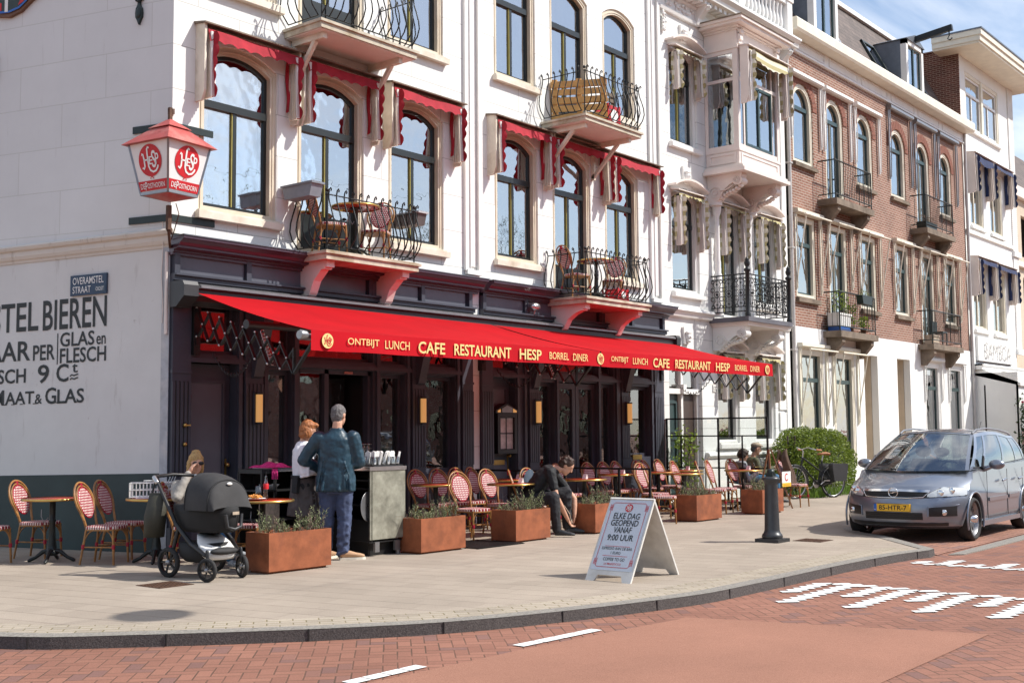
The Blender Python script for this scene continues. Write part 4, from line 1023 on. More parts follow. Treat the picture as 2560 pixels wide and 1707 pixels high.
for z in (1.45, 1.92, 2.4, 2.87): mb.box(16.95, 17.5, -.025, .005, z-.44, z-.02)
obj('string_course', mb, WHITEP, h3)
# segmental hoods
def hood(x0, x1, z, root, d=.20, m=PINKP):
    mb = MB(); n = 14; cx = (x0+x1)/2; hw = (x1-x0)/2; rise = .17
    top = [(x0+(x1-x0)*i/n, z+rise*(1-((i/n-.5)*2)**2)) for i in range(n+1)]
    P = top+[(p[0], p[1]-.045) for p in reversed(top)]
    mb.prism(P, -d, .02, 'y'); return obj('window_hood', mb, m, root)
for w_ in B1+[B2[0], B2[2]]+B0[1:]: hood(w_[0]-.12, w_[1]+.12, w_[3]+.17, h3)
# carved keystones and mascarons
mb = MB()
for cx, z in ((12.79, 9.95), (12.79, 6.88), (12.69, 3.45), (14.65, 6.90)):
    mb.prism([(cx-.10, z-.16), (cx+.10, z-.16), (cx+.14, z+.2), (cx-.14, z+.2)], -.05, .02, 'y'); mb.ell((cx, -.06, z), (.08, .07, .11)); mb.ell((cx, -.12, z-.01), (.025, .03, .035)); mb.ell((cx, -.08, z+.08), (.10, .05, .05)); mb.ell((cx, -.08, z-.09), (.06, .05, .04))
obj('keystone_mask', mb, WHITEP, h3)
# engaged columns beside the middle window
for cx in (13.92, 15.40):
    mb = MB(); mb.lathe([(.11, 3.95), (.11, 4.75), (.09, 4.78), (.10, 4.85), (.065, 4.92), (.075, 5.0), (.06, 5.06), (.07, 5.15), (.06, 5.2), (.055, 5.9), (.062, 5.95), (.05, 6.0), (.055, 6.15), (.09, 6.25), (.10, 6.33), (.10, 6.38)], (cx, -.12, 0), 14); obj('engaged_column', mb, WHITEP, h3)
# lower balcony with consoles
def scroll(mb, x0, x1, d, zt, h, n=22):
    P = [(0, zt), (-d, zt), (-d, zt-.06), (-d+.02, zt-.1)]
    P += [(-d+.10+.12*math.cos(a), zt-.17+.09*math.sin(a)) for a in [PI*(.9+1.0*k/8) for k in range(9)]]
    P += [(-d*.62, zt-.24), (-d*.48, zt-.33), (-d*.36, zt-h*.8), (-d*.22, zt-h*.97), (-.08, zt-h), (0, zt-h*.96)]
    mb.prism(P, x0, x1, 'x')
    for xx in (x0-.012, x1+.012):
        for (cy, cz, r0) in ((-d+.12, zt-.16, .085), (-.2, zt-h*.62, .15)):
            pts = [(xx, cy+r0*(1-k/26)*math.cos(k*.55), cz+r0*(1-k/26)*math.sin(k*.55)) for k in range(22)]
            mb.tube(pts, .013, 5)
        mb.tube([(xx, -d+.2, zt-.26), (xx, -d*.55, zt-.34), (xx, -d*.35, zt-h*.55)], .014, 5)
def lobes(mb, x0, x1, d, zt, h):
    for k in range(9):
        mb.ell(((x0+x1)/2, -d*.9+d*.7*k/8, zt-.26-(h-.3)*k/8-.02*math.sin(k)), ((x1-x0)*.45, .045, .05), nu=8, nv=6)
mb = MB(); mb.box(13.71, 15.81, -.95, 0, 3.80, 3.90); lb = obj('balcony', mb, pm('lead_grey_slab', (.12, .12, .14), .7, 0, .2, 4), h3)
mb = MB(); mb.box(13.80, 15.72, -.88, -.0, 3.72, 3.80); mb.box(13.76, 15.76, -.91, 0, 3.765, 3.80); obj('slab_moulding', mb, PINKP, lb)
for a in (13.84, 15.42):
    mb = MB(); scroll(mb, a, a+.22, .80, 3.72, .52); lobes(mb, a, a+.22, .8, 3.72, .52); obj('scroll_console', mb, WHITEP, lb)
mb = MB()
def lattice(P0, P1, n, z0=4.02, z1=4.82):
    P0 = Vector(P0); P1 = Vector(P1); d = P1-P0; al = d.normalized(); w_ = d.length/n
    for z, r in ((z0, .014), (z1, .016), (z0+.10, .008), (z1-.08, .008)): mb.tube([P0+Vector((0, 0, z)), P1+Vector((0, 0, z))], r, 5)
    for k in range(n):
        c = P0+al*(w_*(k+.5))
        def circ(dx, z, r, a0=0, a1=2*PI, m=14, th=.009): mb.tube([c+al*(dx+r*math.cos(a0+(a1-a0)*i/m))+Vector((0, 0, z+r*math.sin(a0+(a1-a0)*i/m))) for i in range(m+1)], th, 4)
        h = (z1-z0)/2; zc = (z0+z1)/2
        circ(0, zc, w_*.24); circ(0, zc+h*.55, w_*.30, -PI*.35, PI*1.35); circ(0, zc-h*.55, w_*.30, PI*.65, PI*2.35)
        circ(w_*.36, zc+h*.25, w_*.16); circ(-w_*.36, zc+h*.25, w_*.16); circ(w_*.36, zc-h*.25, w_*.16); circ(-w_*.36, zc-h*.25, w_*.16); circ(w_*.34, zc+h*.68, w_*.12); circ(-w_*.34, zc-h*.68, w_*.12); circ(-w_*.34, zc+h*.68, w_*.12); circ(w_*.34, zc-h*.68, w_*.12)
        mb.tube([c+Vector((0, 0, z0)), c+Vector((0, 0, z1))], .008, 4); mb.ell(c+Vector((0, 0, zc)), .03, nu=6, nv=5); mb.ell(c+Vector((0, 0, zc+h*.55)), .022, nu=6, nv=5); mb.ell(c+Vector((0, 0, zc-h*.55)), .022, nu=6, nv=5)
        mb.tube([c+al*w_*.5+Vector((0, 0, z0)), c+al*w_*.5+Vector((0, 0, z1))], .010, 4)
lattice((13.78, -.02, 0), (13.78, -.88, 0), 3); lattice((13.84, -.90, 0), (15.70, -.90, 0), 6); lattice((15.74, -.88, 0), (15.74, -.02, 0), 3)
obj('lattice_railing', mb, IRON, lb)
for px in (13.78, 15.74):
    mb = MB(); mb.lathe([(.06, 3.9), (.06, 3.96), (.045, 3.99), (.045, 4.85), (.07, 4.88), (.07, 4.92), (.03, 4.95), (.055, 5.0), (.065, 5.05), (.04, 5.10), (.05, 5.12), (.02, 5.16), (.001, 5.20)], (px, -.90, 0), 12); obj('railing_post', mb, IRON, lb)
# bay window
bayw = thing('boxed_bay', 'x', 'x', (14.7, 0, 0)); bpy.data.objects.remove(bayw)
mb = MB(); mb.box(13.56, 15.75, -1.01, 0, 7.02, 7.10); mb.box(13.60, 15.71, -.96, 0, 7.10, 7.16); mb.box(13.66, 15.66, -.90, 0, 7.16, 7.20)
mb.box(13.72, 15.63, -.81, -.0, 7.20, 7.50); mb.box(13.70, 15.65, -.83, 0, 7.50, 7.55)
for x0, x1 in ((13.76, 14.6), (14.7, 15.58)): pass
mb.ring(H_(13.80, 15.55, 7.24, 7.47), H_(13.86, 15.49, 7.29, 7.42), -.825, -.80)
mb.ring(H_(-.74, -.08, 7.24, 7.47), H_(-.69, -.13, 7.29, 7.42), 13.70, 13.72, 'x')
# corner posts, rails
mb.box(13.70, 13.80, -.82, -.70, 7.55, 9.75); mb.box(15.53, 15.65, -.82, -.70, 7.55, 9.75); mb.box(13.70, 13.78, -.08, 0, 7.55, 9.75); mb.box(15.57, 15.65, -.08, 0, 7.55, 9.75)
for x0 in (13.705, 15.60):
    mb.box(x0, x0+.05, -.72, -.06, 7.55, 7.64); mb.box(x0, x0+.05, -.72, -.06, 9.05, 9.12); mb.box(x0, x0+.05, -.72, -.06, 9.66, 9.75)
mb.box(13.78, 15.55, -.81, -.76, 7.55, 7.66); mb.box(13.78, 15.55, -.81, -.76, 9.06, 9.14); mb.box(13.78, 15.55, -.81, -.76, 9.66, 9.75); mb.box(13.98, 14.04, -.80, -.76, 7.6, 9.7); mb.box(15.30, 15.36, -.80, -.76, 7.6, 9.7)
mb.box(13.68, 15.67, -.84, 0, 9.75, 9.82); mb.box(13.72, 15.63, -.80, 0, 9.82, 10.16)
for z0, z1, e in ((10.16, 10.20, .02), (10.20, 10.24, .08), (10.24, 10.30, .22), (10.30, 10.36, .27)): mb.box(13.70-e, 15.65+e, -.82-e, 0, z0, z1)
for x in (13.76, 15.50):
    for dz, dd in ((9.86, .04), (9.94, .08), (10.02, .05), (10.08, .10)): mb.box(x, x+.12, -.80-dd, -.8, dz, dz+.08)
bay_o = obj('bay_window', mb, PINKP, h3)
mb = MB(); mb.box(13.725, 13.73, -.72, -.06, 7.62, 9.70); mb.box(15.62, 15.625, -.72, -.06, 7.62, 9.7); mb.box(13.78, 15.55, -.785, -.78, 7.62, 9.70); obj('pane', mb, GLASS, bay_o)
mb = MB(); mb.ring(H_(14.05, 15.30, 7.66, 9.06), H_(14.11, 15.24, 7.72, 9.00), -.815, -.76); mb.box(14.64, 14.71, -.815, -.76, 7.7, 9.02); obj('sash', mb, SASHG, bay_o)
mb = MB(); mb.grid(lambda u, v: (15.05+.45*u, -.60+.03*math.sin(u*24), 7.6+2.05*v), 24, 2); mb.grid(lambda u, v: (13.80+.03*math.sin(u*20), -.12-.16*u, 7.6+2.05*v), 20, 2); obj('curtain', mb, CURT, bay_o)
mb = MB(); mb.box(13.68-.28, 15.67+.28, -1.11, 0, 10.36, 10.38); obj('lead_cap', mb, BROWNC, bay_o)
for a in (13.74, 15.36):
    mb = MB(); scroll(mb, a, a+.24, .84, 7.02, .62); lobes(mb, a, a+.24, .84, 7.02, .6); mb.lathe([(.14, 6.38), (.14, 6.44), (.10, 6.5), (.08, 6.58)], (a+.12, -.14, 0), 10); obj('bay_console', mb, PINKP, bay_o)
# crowning cornice, frieze foliage, balustrade
mb = MB()
prof = [(.02, 10.30), (-.06, 10.30), (-.08, 10.36), (-.03, 10.40), (-.03, 10.62), (-.10, 10.66), (-.10, 10.74), (-.42, 10.80), (-.44, 10.88), (-.52, 10.95), (-.52, 11.0), (.02, 11.05)]
mb.prism(prof, 11.82, 17.62, 'x')
for k in range(27):
    x = 11.95+k*.21; mb.box(x, x+.11, -.34, -.10, 10.70, 10.79)
for x in (13.3, 15.55, 17.3):
    mb.prism([(0, 10.3), (-.08, 10.32), (-.12, 10.45), (-.26, 10.6), (-.34, 10.68), (-.34, 10.76), (0, 10.76)], x, x+.18, 'x'); mb.tube([(x+.09, -.30+.06*math.cos(a*.6), 10.66+.06*math.sin(a*.6)) for a in range(10)], .02, 5)
obj('crown_cornice', mb, WHITEP, h3)
mb = MB()
for k in range(70):
    x = RN.choice((12.0, 13.9, 15.8))+RN.uniform(.0, 1.2); mb.ell((x, -.04, 10.51+RN.uniform(-.08, .08)), (RN.uniform(.03, .07), .035, RN.uniform(.02, .05)), Matrix.Rotation(RN.uniform(-1, 1), 3, 'Y'), 7, 5)
for k in range(26): mb.ell((11.98+RN.uniform(-.05, .05), -.05, 10.28-RN.uniform(0, .45)), (.035, .03, .045), None, 6, 5)
obj('frieze_foliage', mb, WHITEP, h3)
mb = MB()
for x in (11.9, 14.75, 17.2): mb.box(x, x+.26, -.36, -.12, 11.03, 11.98); mb.box(x-.03, x+.29, -.39, -.09, 11.9, 12.02)
mb.box(12.1, 17.3, -.33, -.15, 11.03, 11.16); mb.box(12.1, 17.3, -.34, -.14, 11.82, 11.93)
obj('balustrade', mb, WHITEP, h3)
mb = MB(); x = 12.30
while x < 17.1:
    if not (14.6 < x < 15.1): mb.lathe([(.05, 11.16), (.035, 11.2), (.065, 11.32), (.06, 11.4), (.03, 11.55), (.04, 11.68), (.055, 11.74), (.05, 11.82)], (x, -.24, 0), 8)
    x += .19
obj('baluster', mb, WHITEP, h3)
mb = MB(); mb.box(13.80, 13.98, -.012, .012, 2.32, 2.47); np_ = obj('house_number', mb, WHITEP, h3)
mb = MB(); put_text(mb, '132', (13.82, -.015, 2.34), (1, 0, 0), (0, 0, 1), .14, .10, .01); obj('lettering', mb, BLACKT, np_)
mb = MB(); mb.tube([(17.66, -.08, 12.0), (17.66, -.08, 4.0), (17.68, -.07, 0)], .05, 10)
for z in (1.5, 3.4, 5.9, 8, 10): mb.box(17.59, 17.74, -.14, .0, z, z+.04)
tag(obj('drainpipe', mb, PIPE), 'pale grey drainpipe between the white ornate house and the brick house', 'drainpipe')
OLV = [('striped window awning under the hood at the top left of the ornate house', B2[0], 8.62, 9.60), ('striped window awning left of the balcony column on the ornate house', B1[0], 5.30, 6.52), ('striped window awning over the balcony door of the ornate house', B1[1], 5.30, 6.52), ('striped window awning right of the balcony on the ornate house', B1[2], 5.30, 6.52), ('striped window awning under the scroll console at street level', B0[1], 2.12, 3.22), ('striped window awning nearest the drainpipe at street level', B0[2], 2.12, 3.22)]
for l, w_, zb, zt in OLV:
    markies(w_[0]+.0, w_[1]+.0, zt, zb, l, .16, OLIVESTRIPE, PINKP, group='striped awnings of the ornate house', droop=-.12, lboard=False)
t = markies(13.76, 15.72, 9.80, 8.52, 'striped awning bundled over the front of the boxed bay', .20, OLIVESTRIPE, PINKP, group='striped awnings of the ornate house', droop=.12)
t.location.y = -.85

# ------------------------------------------------------------------ red brick terrace
bh = thing('brick_house', 'wide red brick house with arched windows, white gutter and slate mansard', 'house', (24, 0, 0))
C2 = [(18.04, 19.24, 8.12, 9.62, .60), (19.98, 21.14, 7.35, 9.64, .58), (21.98, 23.14, 8.14, 9.66, .58), (24.44, 25.64, 8.20, 9.70, .60), (26.50, 27.66, 7.45, 9.72, .58), (28.52, 29.68, 8.22, 9.74, .58)]
C1 = [(18.04, 19.22, 4.72, 6.80, 0), (20.0, 21.18, 4.0, 6.82, 0), (22.0, 23.18, 4.72, 6.82, 0), (24.5, 25.68, 4.74, 6.85, 0), (26.62, 27.80, 4.0, 6.86, 0), (28.66, 29.84, 4.74, 6.88, 0)]
C0 = [(18.06, 19.42, .5, 3.48, 0), (20.02, 21.38, .5, 3.48, 0), (26.58, 27.92, .4, 3.48, 0), (28.68, 30.0, .4, 3.48, 0)]
REC = [(22.02, 22.96, .02, 3.50), (24.40, 25.40, .02, 3.50)]
mb = MB(); wall(mb, H_(17.75, 30.88, 4.02, 10.98), [arch(*w_) for w_ in C2+C1], 0, .14); obj('brick_wall', mb, BRICK, bh)
mb = MB(); wall(mb, H_(17.75, 30.88, 0, 4.02), [H_(*w_[:4]) for w_ in C0]+[H_(*r) for r in REC], -.03, .20); obj('rendered_ground_floor', mb, PLAIN_WHITE, bh)
rooms(bh, 17.8, 30.84, (0, 3.9, 7.1), 2.4, ROOM, 10.9, y=.5)
mb = MB(); mb.box(17.78, 17.82, .2, 9, 0, 11.4); mb.box(30.82, 30.86, .2, 9, 0, 11.4); obj('party_wall', mb, BRICK_D, bh)
for i, w_ in enumerate(C2): window(bh, w_, w_[3]-.02, mull=i in (1, 4), cas=IVORY if i < 3 else BONE, sash=SASHG, cw=.13, sill=i not in (1, 4), sillm=BROWNC, cur=('r',) if i < 3 else ('full',))
for i, w_ in enumerate(C1): window(bh, w_, 6.12, mull=i in (1, 4), cas=IVORY if i < 3 else BONE, sash=SASHG, cw=.13, sill=i not in (1, 4), sillm=BROWNC, cur=('r',))
for i, w_ in enumerate(C0): window(bh, w_, 2.72, mull=False, cas=IVORY if i < 2 else WHITEP, sash=SASHG, cw=.15, sill=False, y0=-.01, blind=i < 2)
mb = MB()
for w_ in C2:
    r = (w_[1]-w_[0])/2; c = ((w_[0]+w_[1])/2, w_[3])
    po = arcpts(c, r+.24, 0, PI, 18); pi = arcpts(c, r+.005, 0, PI, 18)
    for i in range(18):
        if i % 1 == 0:
            a, b, cc, d = po[i], po[i+1], pi[i+1], pi[i]
            k = .06; lerp = lambda p, q, t_: (p[0]+(q[0]-p[0])*t_, p[1]+(q[1]-p[1])*t_)
            P = [lerp(a, b, k), lerp(a, b, 1-k), lerp(d, cc, 1-k), lerp(d, cc, k)]
            mb.prism(P, -.018, .01, 'y')
obj('brick_arch', mb, BRICK_ARCH, bh)
for x0, x1, z0, z1 in REC:
    mb = MB()
    for xx in (x0, x1): mb.add([(xx, .16, z0), (xx, 1.5, z0), (xx, 1.5, z1), (xx, .16, z1)], [(0, 1, 2, 3)])
    mb.add([(x0, 1.5, 1.75), (x1, 1.5, 1.75), (x1, 1.5, z1), (x0, 1.5, z1)], [(0, 1, 2, 3)]); mb.add([(x0, .16, z1), (x1, .16, z1), (x1, 1.5, z1), (x0, 1.5, z1)], [(0, 1, 2, 3)])
    p_ = obj('porch', mb, TANR, bh, norm=False)
    mb = MB(); mb.box(x0, x1, 1.45, 1.52, 0, 1.68); obj('tiled_dado', mb, TILEB, p_)
    mb = MB(); mb.box(x0, x1, 1.43, 1.52, 1.68, 1.80); obj('green_tile_band', mb, pm('green_tile_%d' % int(x0), (.02, .06, .03), .3), p_)
# frieze, gutter
mb = MB(); mb.box(17.72, 30.92, -.05, .1, 10.98, 11.30); mb.box(17.70, 30.94, -.08, 0, 10.96, 11.01)
for k in range(6):
    x = 17.95+k*2.15; mb.ring(H_(x+.15, x+2.0, 11.04, 11.26), H_(x+.18, x+1.97, 11.07, 11.23), -.07, -.05)
obj('frieze', mb, WHITEP, bh)
mb = MB(); mb.prism([(.1, 11.30), (-.38, 11.30), (-.42, 11.36), (-.42, 11.58), (-.40, 11.62), (.1, 11.62)], 17.60, 30.98, 'x'); obj('gutter', mb, IVORY, bh)
# mansard
def roofz(y): return 11.62+(y-.15)*1.95
mb = MB(); mb.add([(17.75, .15, 11.6), (30.6, .15, 11.6), (30.6, 1.5, roofz(1.5)), (17.75, 1.5, roofz(1.5))], [(0, 1, 2, 3)]); mb.add([(17.75, 1.5, roofz(1.5)), (30.6, 1.5, roofz(1.5)), (30.6, 9, 14.4), (17.75, 9, 14.4)], [(0, 1, 2, 3)]); mb.add([(17.75, .15, 11.6), (17.75, 1.5, roofz(1.5)), (17.75, 9, 14.4), (17.75, 9, 11)], [(0, 1, 2, 3)])
obj('mansard_roof', mb, SLATE, bh)
mb = MB(); mb.box(17.75, 30.6, 1.38, 1.62, roofz(1.5)-.02, roofz(1.5)+.12); obj('roof_edge_trim', mb, WHITEP, bh)
def dormer(x0, x1, zt, gable=False):
    mb = MB(); mb.box(x0, x0+.16, .02, .2, 11.62, zt); mb.box(x1-.16, x1, .02, .2, 11.62, zt); mb.box(x0, x1, .02, .2, zt-.14, zt); mb.box(x0, x1, .02, .2, 11.62, 11.74)
    d = obj('dormer', mb, WHITEP, bh)
    mb = MB(); mb.add([(x0, .2, 11.62), (x0, 1.6, 11.62), (x0, 1.6, zt), (x0, .2, zt)], [(0, 1, 2, 3)]); mb.add([(x1, .2, 11.62), (x1, 1.6, 11.62), (x1, 1.6, zt), (x1, .2, zt)], [(0, 1, 2, 3)])
    cx = (x0+x1)/2; g = .28 if gable else .04
    mb.prism([(x0-.06, zt), (x1+.06, zt), (cx, zt+g)] if gable else [(x0-.06, zt), (x1+.06, zt), (x1+.06, zt+g), (x0-.06, zt+g)], -.02, 1.7, 'y'); obj('dormer_cheek', mb, ZINC, d)
    mb = MB(); mb.ring(H_(x0+.16, x1-.16, 11.74, zt-.14), H_(x0+.22, x1-.22, 11.80, zt-.2), .08, .14); mb.box(cx-.04, cx+.04, .07, .14, 11.76, zt-.16); obj('sash', mb, SASHG, d)
    mb = MB(); mb.box(x0+.2, x1-.2, .10, .106, 11.78, zt-.18); obj('pane', mb, GLASS, d)
    mb = MB(); mb.box(x0+.16, x1-.16, .7, .75, 11.7, zt); obj('dormer_blind', mb, CURT, d)
dormer(19.55, 21.08, 13.6); dormer(26.10, 27.55, 13.35, True)
mb = MB()
for x0 in (24.75, 28.0):
    M = Matrix.Translation((x0, .42, roofz(.42)+.04)) @ Matrix.Rotation(math.atan(1.95), 4, 'X')
    mb.box(0, .95, 0, .06, -.03, .05, M); mb.box(0, .95, 1.0, 1.08, -.03, .05, M); mb.box(0, .08, 0, 1.05, -.03, .05, M); mb.box(.87, .95, 0, 1.05, -.03, .05, M)
sk = obj('skylight', mb, IRON_G, bh)
mb = MB()
for x0 in (24.75, 28.0):
    M = Matrix.Translation((x0, .42, roofz(.42)+.04)) @ Matrix.Rotation(math.atan(1.95), 4, 'X'); mb.box(.06, .9, .05, 1.02, .0, .012, M)
obj('pane', mb, GLASS, sk)
mb = MB()
for x0 in (22.0, 28.9):
    mb.tube([(x0-.1, 1.35, roofz(1.35)+.1), (x0+.02, .95, roofz(.95)+.06), (x0+.35, .2, 11.72)], .06, 8); mb.box(x0-.25, x0+.08, 1.2, 1.5, roofz(1.35)-.02, roofz(1.35)+.28)
obj('roof_downpipe', mb, ZINC, bh)
mb = MB(); mb.bar((26.82, .3, 13.44), (26.82, -1.15, 13.62), .13, .18); mb.tube([(26.82, -1.05, 13.55), (26.82, -1.05, 13.38), (26.82, -1.0, 13.30), (26.82, -1.07, 13.24), (26.82, -1.14, 13.30)], .02, 6)
obj('hoist_beam', mb, IRON, bh)
# balconies
def rail(mb, x0, x1, d, z, h=1.0, e=.06, n=None):
    a = [(x0+e, 0, 0), (x0+e, -d+e, 0), (x1-e, -d+e, 0), (x1-e, 0, 0)]
    for zz, r in ((z+.12, .016), (z+h, .02)): mb.tube([(p[0], p[1], zz) for p in a], r, 6, smooth=False)
    nx = int((x1-x0)/.115)
    for i in range(nx+1): mb.tube([(x0+e+(x1-x0-2*e)*i/nx, -d+e, z+.12), (x0+e+(x1-x0-2*e)*i/nx, -d+e, z+h)], .008, 4)
    for i in range(1, 4):
        for xx in (x0+e, x1-e): mb.tube([(xx, -d*i/4, z+.12), (xx, -d*i/4, z+h)], .008, 4)
    for p in a[1:3]: mb.tube([(p[0], p[1], z), (p[0], p[1], z+h)], .018, 6)
for x0, x1, z, d in ((19.42, 21.86, 7.37, .52), (25.88, 28.35, 7.45, .52), (19.46, 21.86, 3.98, .52), (26.12, 28.78, 4.0, .5)):
    mb = MB(); mb.box(x0, x1, -d, 0, z-.16, z); b = obj('balcony', mb, BROWNC, bh)
    mb = MB(); rail(mb, x0, x1, d, z); obj('railing', mb, IRON_G, b)
    for xx in (x0+.18, x1-.36):
        mb = MB(); mb.prism([(0, z-.16), (-d+.06, z-.16), (-d+.06, z-.28), (-.16, z-.62), (0, z-.62)], xx, xx+.18, 'x'); obj('bracket', mb, BROWNC, b)
mb = MB(); mb.tube([(30.92, -.08, 11.6), (30.92, -.08, 0)], .05, 10); mb.tube([(30.92, -.08, 11.3), (30.8, -.3, 11.45)], .05, 8)
tag(obj('drainpipe', mb, PIPE), 'pale grey drainpipe between the brick house and the white restaurant', 'drainpipe')
# sun blinds with rails and arms, one per window
def railblind(x0, x1, z, zl, lab, m, arms=False, fill=None):
    t = thing('sun_blind', lab, 'sun blind', ((x0+x1)/2, 0, zl), 'sun blinds on the brick house')
    mb = MB(); mb.prism([(-.02, z+.05), (-.16, z+.03), (-.17, z-.05), (-.12, z-.08), (-.02, z-.08)], x0, x1, 'x'); obj('roller_case', mb, m, t)
    for xx in (x0+.02, x1-.06):
        mb = MB(); mb.bar((xx+.02, -.05, z-.1), (xx+.02, -.05, zl), .04, .05)
        mb.tube([(xx+.02, -.10, z-.1), (xx+.02, -.12, (z+zl)/2), (xx+.02, -.09, zl+.05)], .014, 5)
        obj('guide_rail', mb, m, t)
    if arms:
        for xx in (x0+.06, x1-.06):
            mb = MB(); mb.tube([(xx, -.05, zl+.15), (xx+.03, -.34, z-.16)], .018, 6); obj('arm', mb, m, t)
        mb = MB(); mb.tube([(x0, -.36, z-.14), (x1, -.36, z-.14)], .025, 6); obj('front_bar', mb, m, t)
SHC = [('left arched window', C2[0], BONE), ('arched balcony door behind the upper left balcony', C2[1], BONE), ('third arched window', C2[2], BONE), ('fourth arched window', C2[3], GREYM), ('arched door behind the upper right balcony', C2[4], GREYM), ('rightmost arched window', C2[5], GREYM)]
for i, (s_, w_, m) in enumerate(SHC): railblind(w_[0]-.18, w_[1]+.42, 10.40 if i < 3 else 10.84, 8.7, 'narrow sun blind case over the %s' % s_, WHITEP if i < 3 else GREYM)
SHD = ['first floor window nearest the ornate house', 'first floor door behind the planted balcony', 'first floor window beside the hanging planter', 'fourth first floor window', 'first floor door behind the lower right balcony', 'first floor window nearest the restaurant']
for i, (s_, w_) in enumerate(zip(SHD, C1)): railblind(w_[0]-.14, w_[1]+.2, w_[3]+.1, 4.9 if i not in (1, 4) else 5.2, 'faded sun blind with arms at the %s' % s_, BONE, True)
for w_, s_ in ((C0[0], 'left'), (C0[1], 'right')): railblind(w_[0]-.10, w_[1]+.16, 3.58, 1.6, 'cream sun blind with slanting arms at the %s ground floor window behind the hedge' % s_, IVORY, True)
for w_, s_ in ((C0[2], 'left'), (C0[3], 'right')): railblind(w_[0]-.08, w_[1]+.12, 3.60, 2.3, 'white sun blind case over the %s ground floor window beyond the parked car' % s_, WHITEP)
# things on the planted balcony
def potplant(x, y, z, h, lab, m=LEAF_P, pot=None, r=.16, n=120, fl=None):
    t = thing('potted_plant', lab, 'plant', (x, y, z))
    mb = MB(); mb.lathe([(.06, 0), (.09, .14), (.1, .15), (.085, .15), (.08, .12)], (x, y, z), 10); obj('pot', mb, pot or RUST, t)
    mb = MB()
    for k in range(7):
        a = RN.uniform(0, 6.28); mb.tube([(x, y, z+.12), (x+.4*r*math.cos(a), y+.4*r*math.sin(a), z+.15+h*.5), (x+r*math.cos(a), y+r*math.sin(a), z+.1+h*RN.uniform(.7, 1))], .004, 4)
    obj('stem', mb, BARK, t)
    mb = MB()
    for k in range(n):
        a = RN.uniform(0, 6.28); q = RN.uniform(.2, 1)*r; mb.leaf((x+q*math.cos(a), y+q*math.sin(a), z+.16+h*RN.uniform(.1, 1)), RN.uniform(.06, .11), .5)
    obj('foliage', mb, m, t)
potplant(20.55, -.3, 4.0, .55, 'potted green plant on the balcony right of the white storage box')
potplant(21.35, -.32, 4.0, .30, 'small green plant in a terracotta pot at the balcony corner')
potplant(20.05, -.25, 4.35, .55, 'grassy green plant growing out of the white storage box', r=.22)
mb = MB(); mb.box(19.62, 20.36, -.40, -.08, 4.12, 4.42); mb.box(19.60, 20.38, -.42, -.06, 4.40, 4.45); tag(obj('storage_box', mb, PLAIN_WHITE), 'white storage box standing on blue crates on the brick house balcony', 'storage box')
mb = MB(); mb.box(19.66, 20.34, -.40, -.08, 4.0, 4.05); mb.box(19.66, 19.7, -.40, -.08, 4.05, 4.115); mb.box(20.3, 20.34, -.4, -.08, 4.05, 4.115); mb.box(19.66, 20.34, -.40, -.37, 4.05, 4.115); tag(obj('blue_tray', mb, EUBLUE), 'bright blue shallow crate under the white storage box', 'crate')
t = thing('balcony_planter', 'black trough planter hooked over the railing of the planted balcony', 'planter', (20.9, -.55, 4.7))
mb = MB(); mb.prism([(20.62, 4.97), (21.30, 4.97), (21.24, 4.74), (20.68, 4.74)], -.62, -.44, 'y'); obj('trough', mb, IRON_G, t)
mb = MB()
for k in range(90): mb.leaf((RN.uniform(20.66, 21.26), RN.uniform(-.6, -.46), 4.97+RN.uniform(0, .14)), .05)
obj('foliage', mb, LEAF_L, t)
t = thing('balcony_planter', 'brown dried plant in a dark trough on the upper right brick balcony', 'planter', (26.1, -.5, 7.5))
mb = MB(); mb.prism([(25.95, 7.66), (26.95, 7.66), (26.9, 7.47), (26.0, 7.47)], -.44, -.16, 'y'); obj('trough', mb, IRON_G, t)
mb = MB()
for k in range(160): mb.leaf((RN.uniform(26.0, 26.9), RN.uniform(-.42, -.2), 7.66+RN.uniform(0, .22)), .06, .3)
obj('foliage', mb, LEAF_D, t)
t = thing('garden_chair', 'dark green plastic chair on the lower right brick balcony', 'chair', (27.3, -.28, 4.0))
mb = MB(); mb.box(27.08, 27.5, -.45, -.1, 4.38, 4.42); mb.box(27.08, 27.5, -.13, -.1, 4.42, 4.75)
obj('seat', mb, IRON_G, t)
for xx in (27.1, 27.46):
    for yy in (-.43, -.12): mb = MB(); mb.bar((xx, yy, 4.0), (xx, yy, 4.4), .03); obj('leg', mb, IRON_G, t)
mb = MB(); mb.box(26.45, 26.95, -.38, -.12, 4.0, 4.24); mb.box(26.43, 26.97, -.4, -.1, 4.24, 4.29); tag(obj('storage_box', mb, TANR), 'beige box on the floor of the lower right brick balcony', 'storage box')

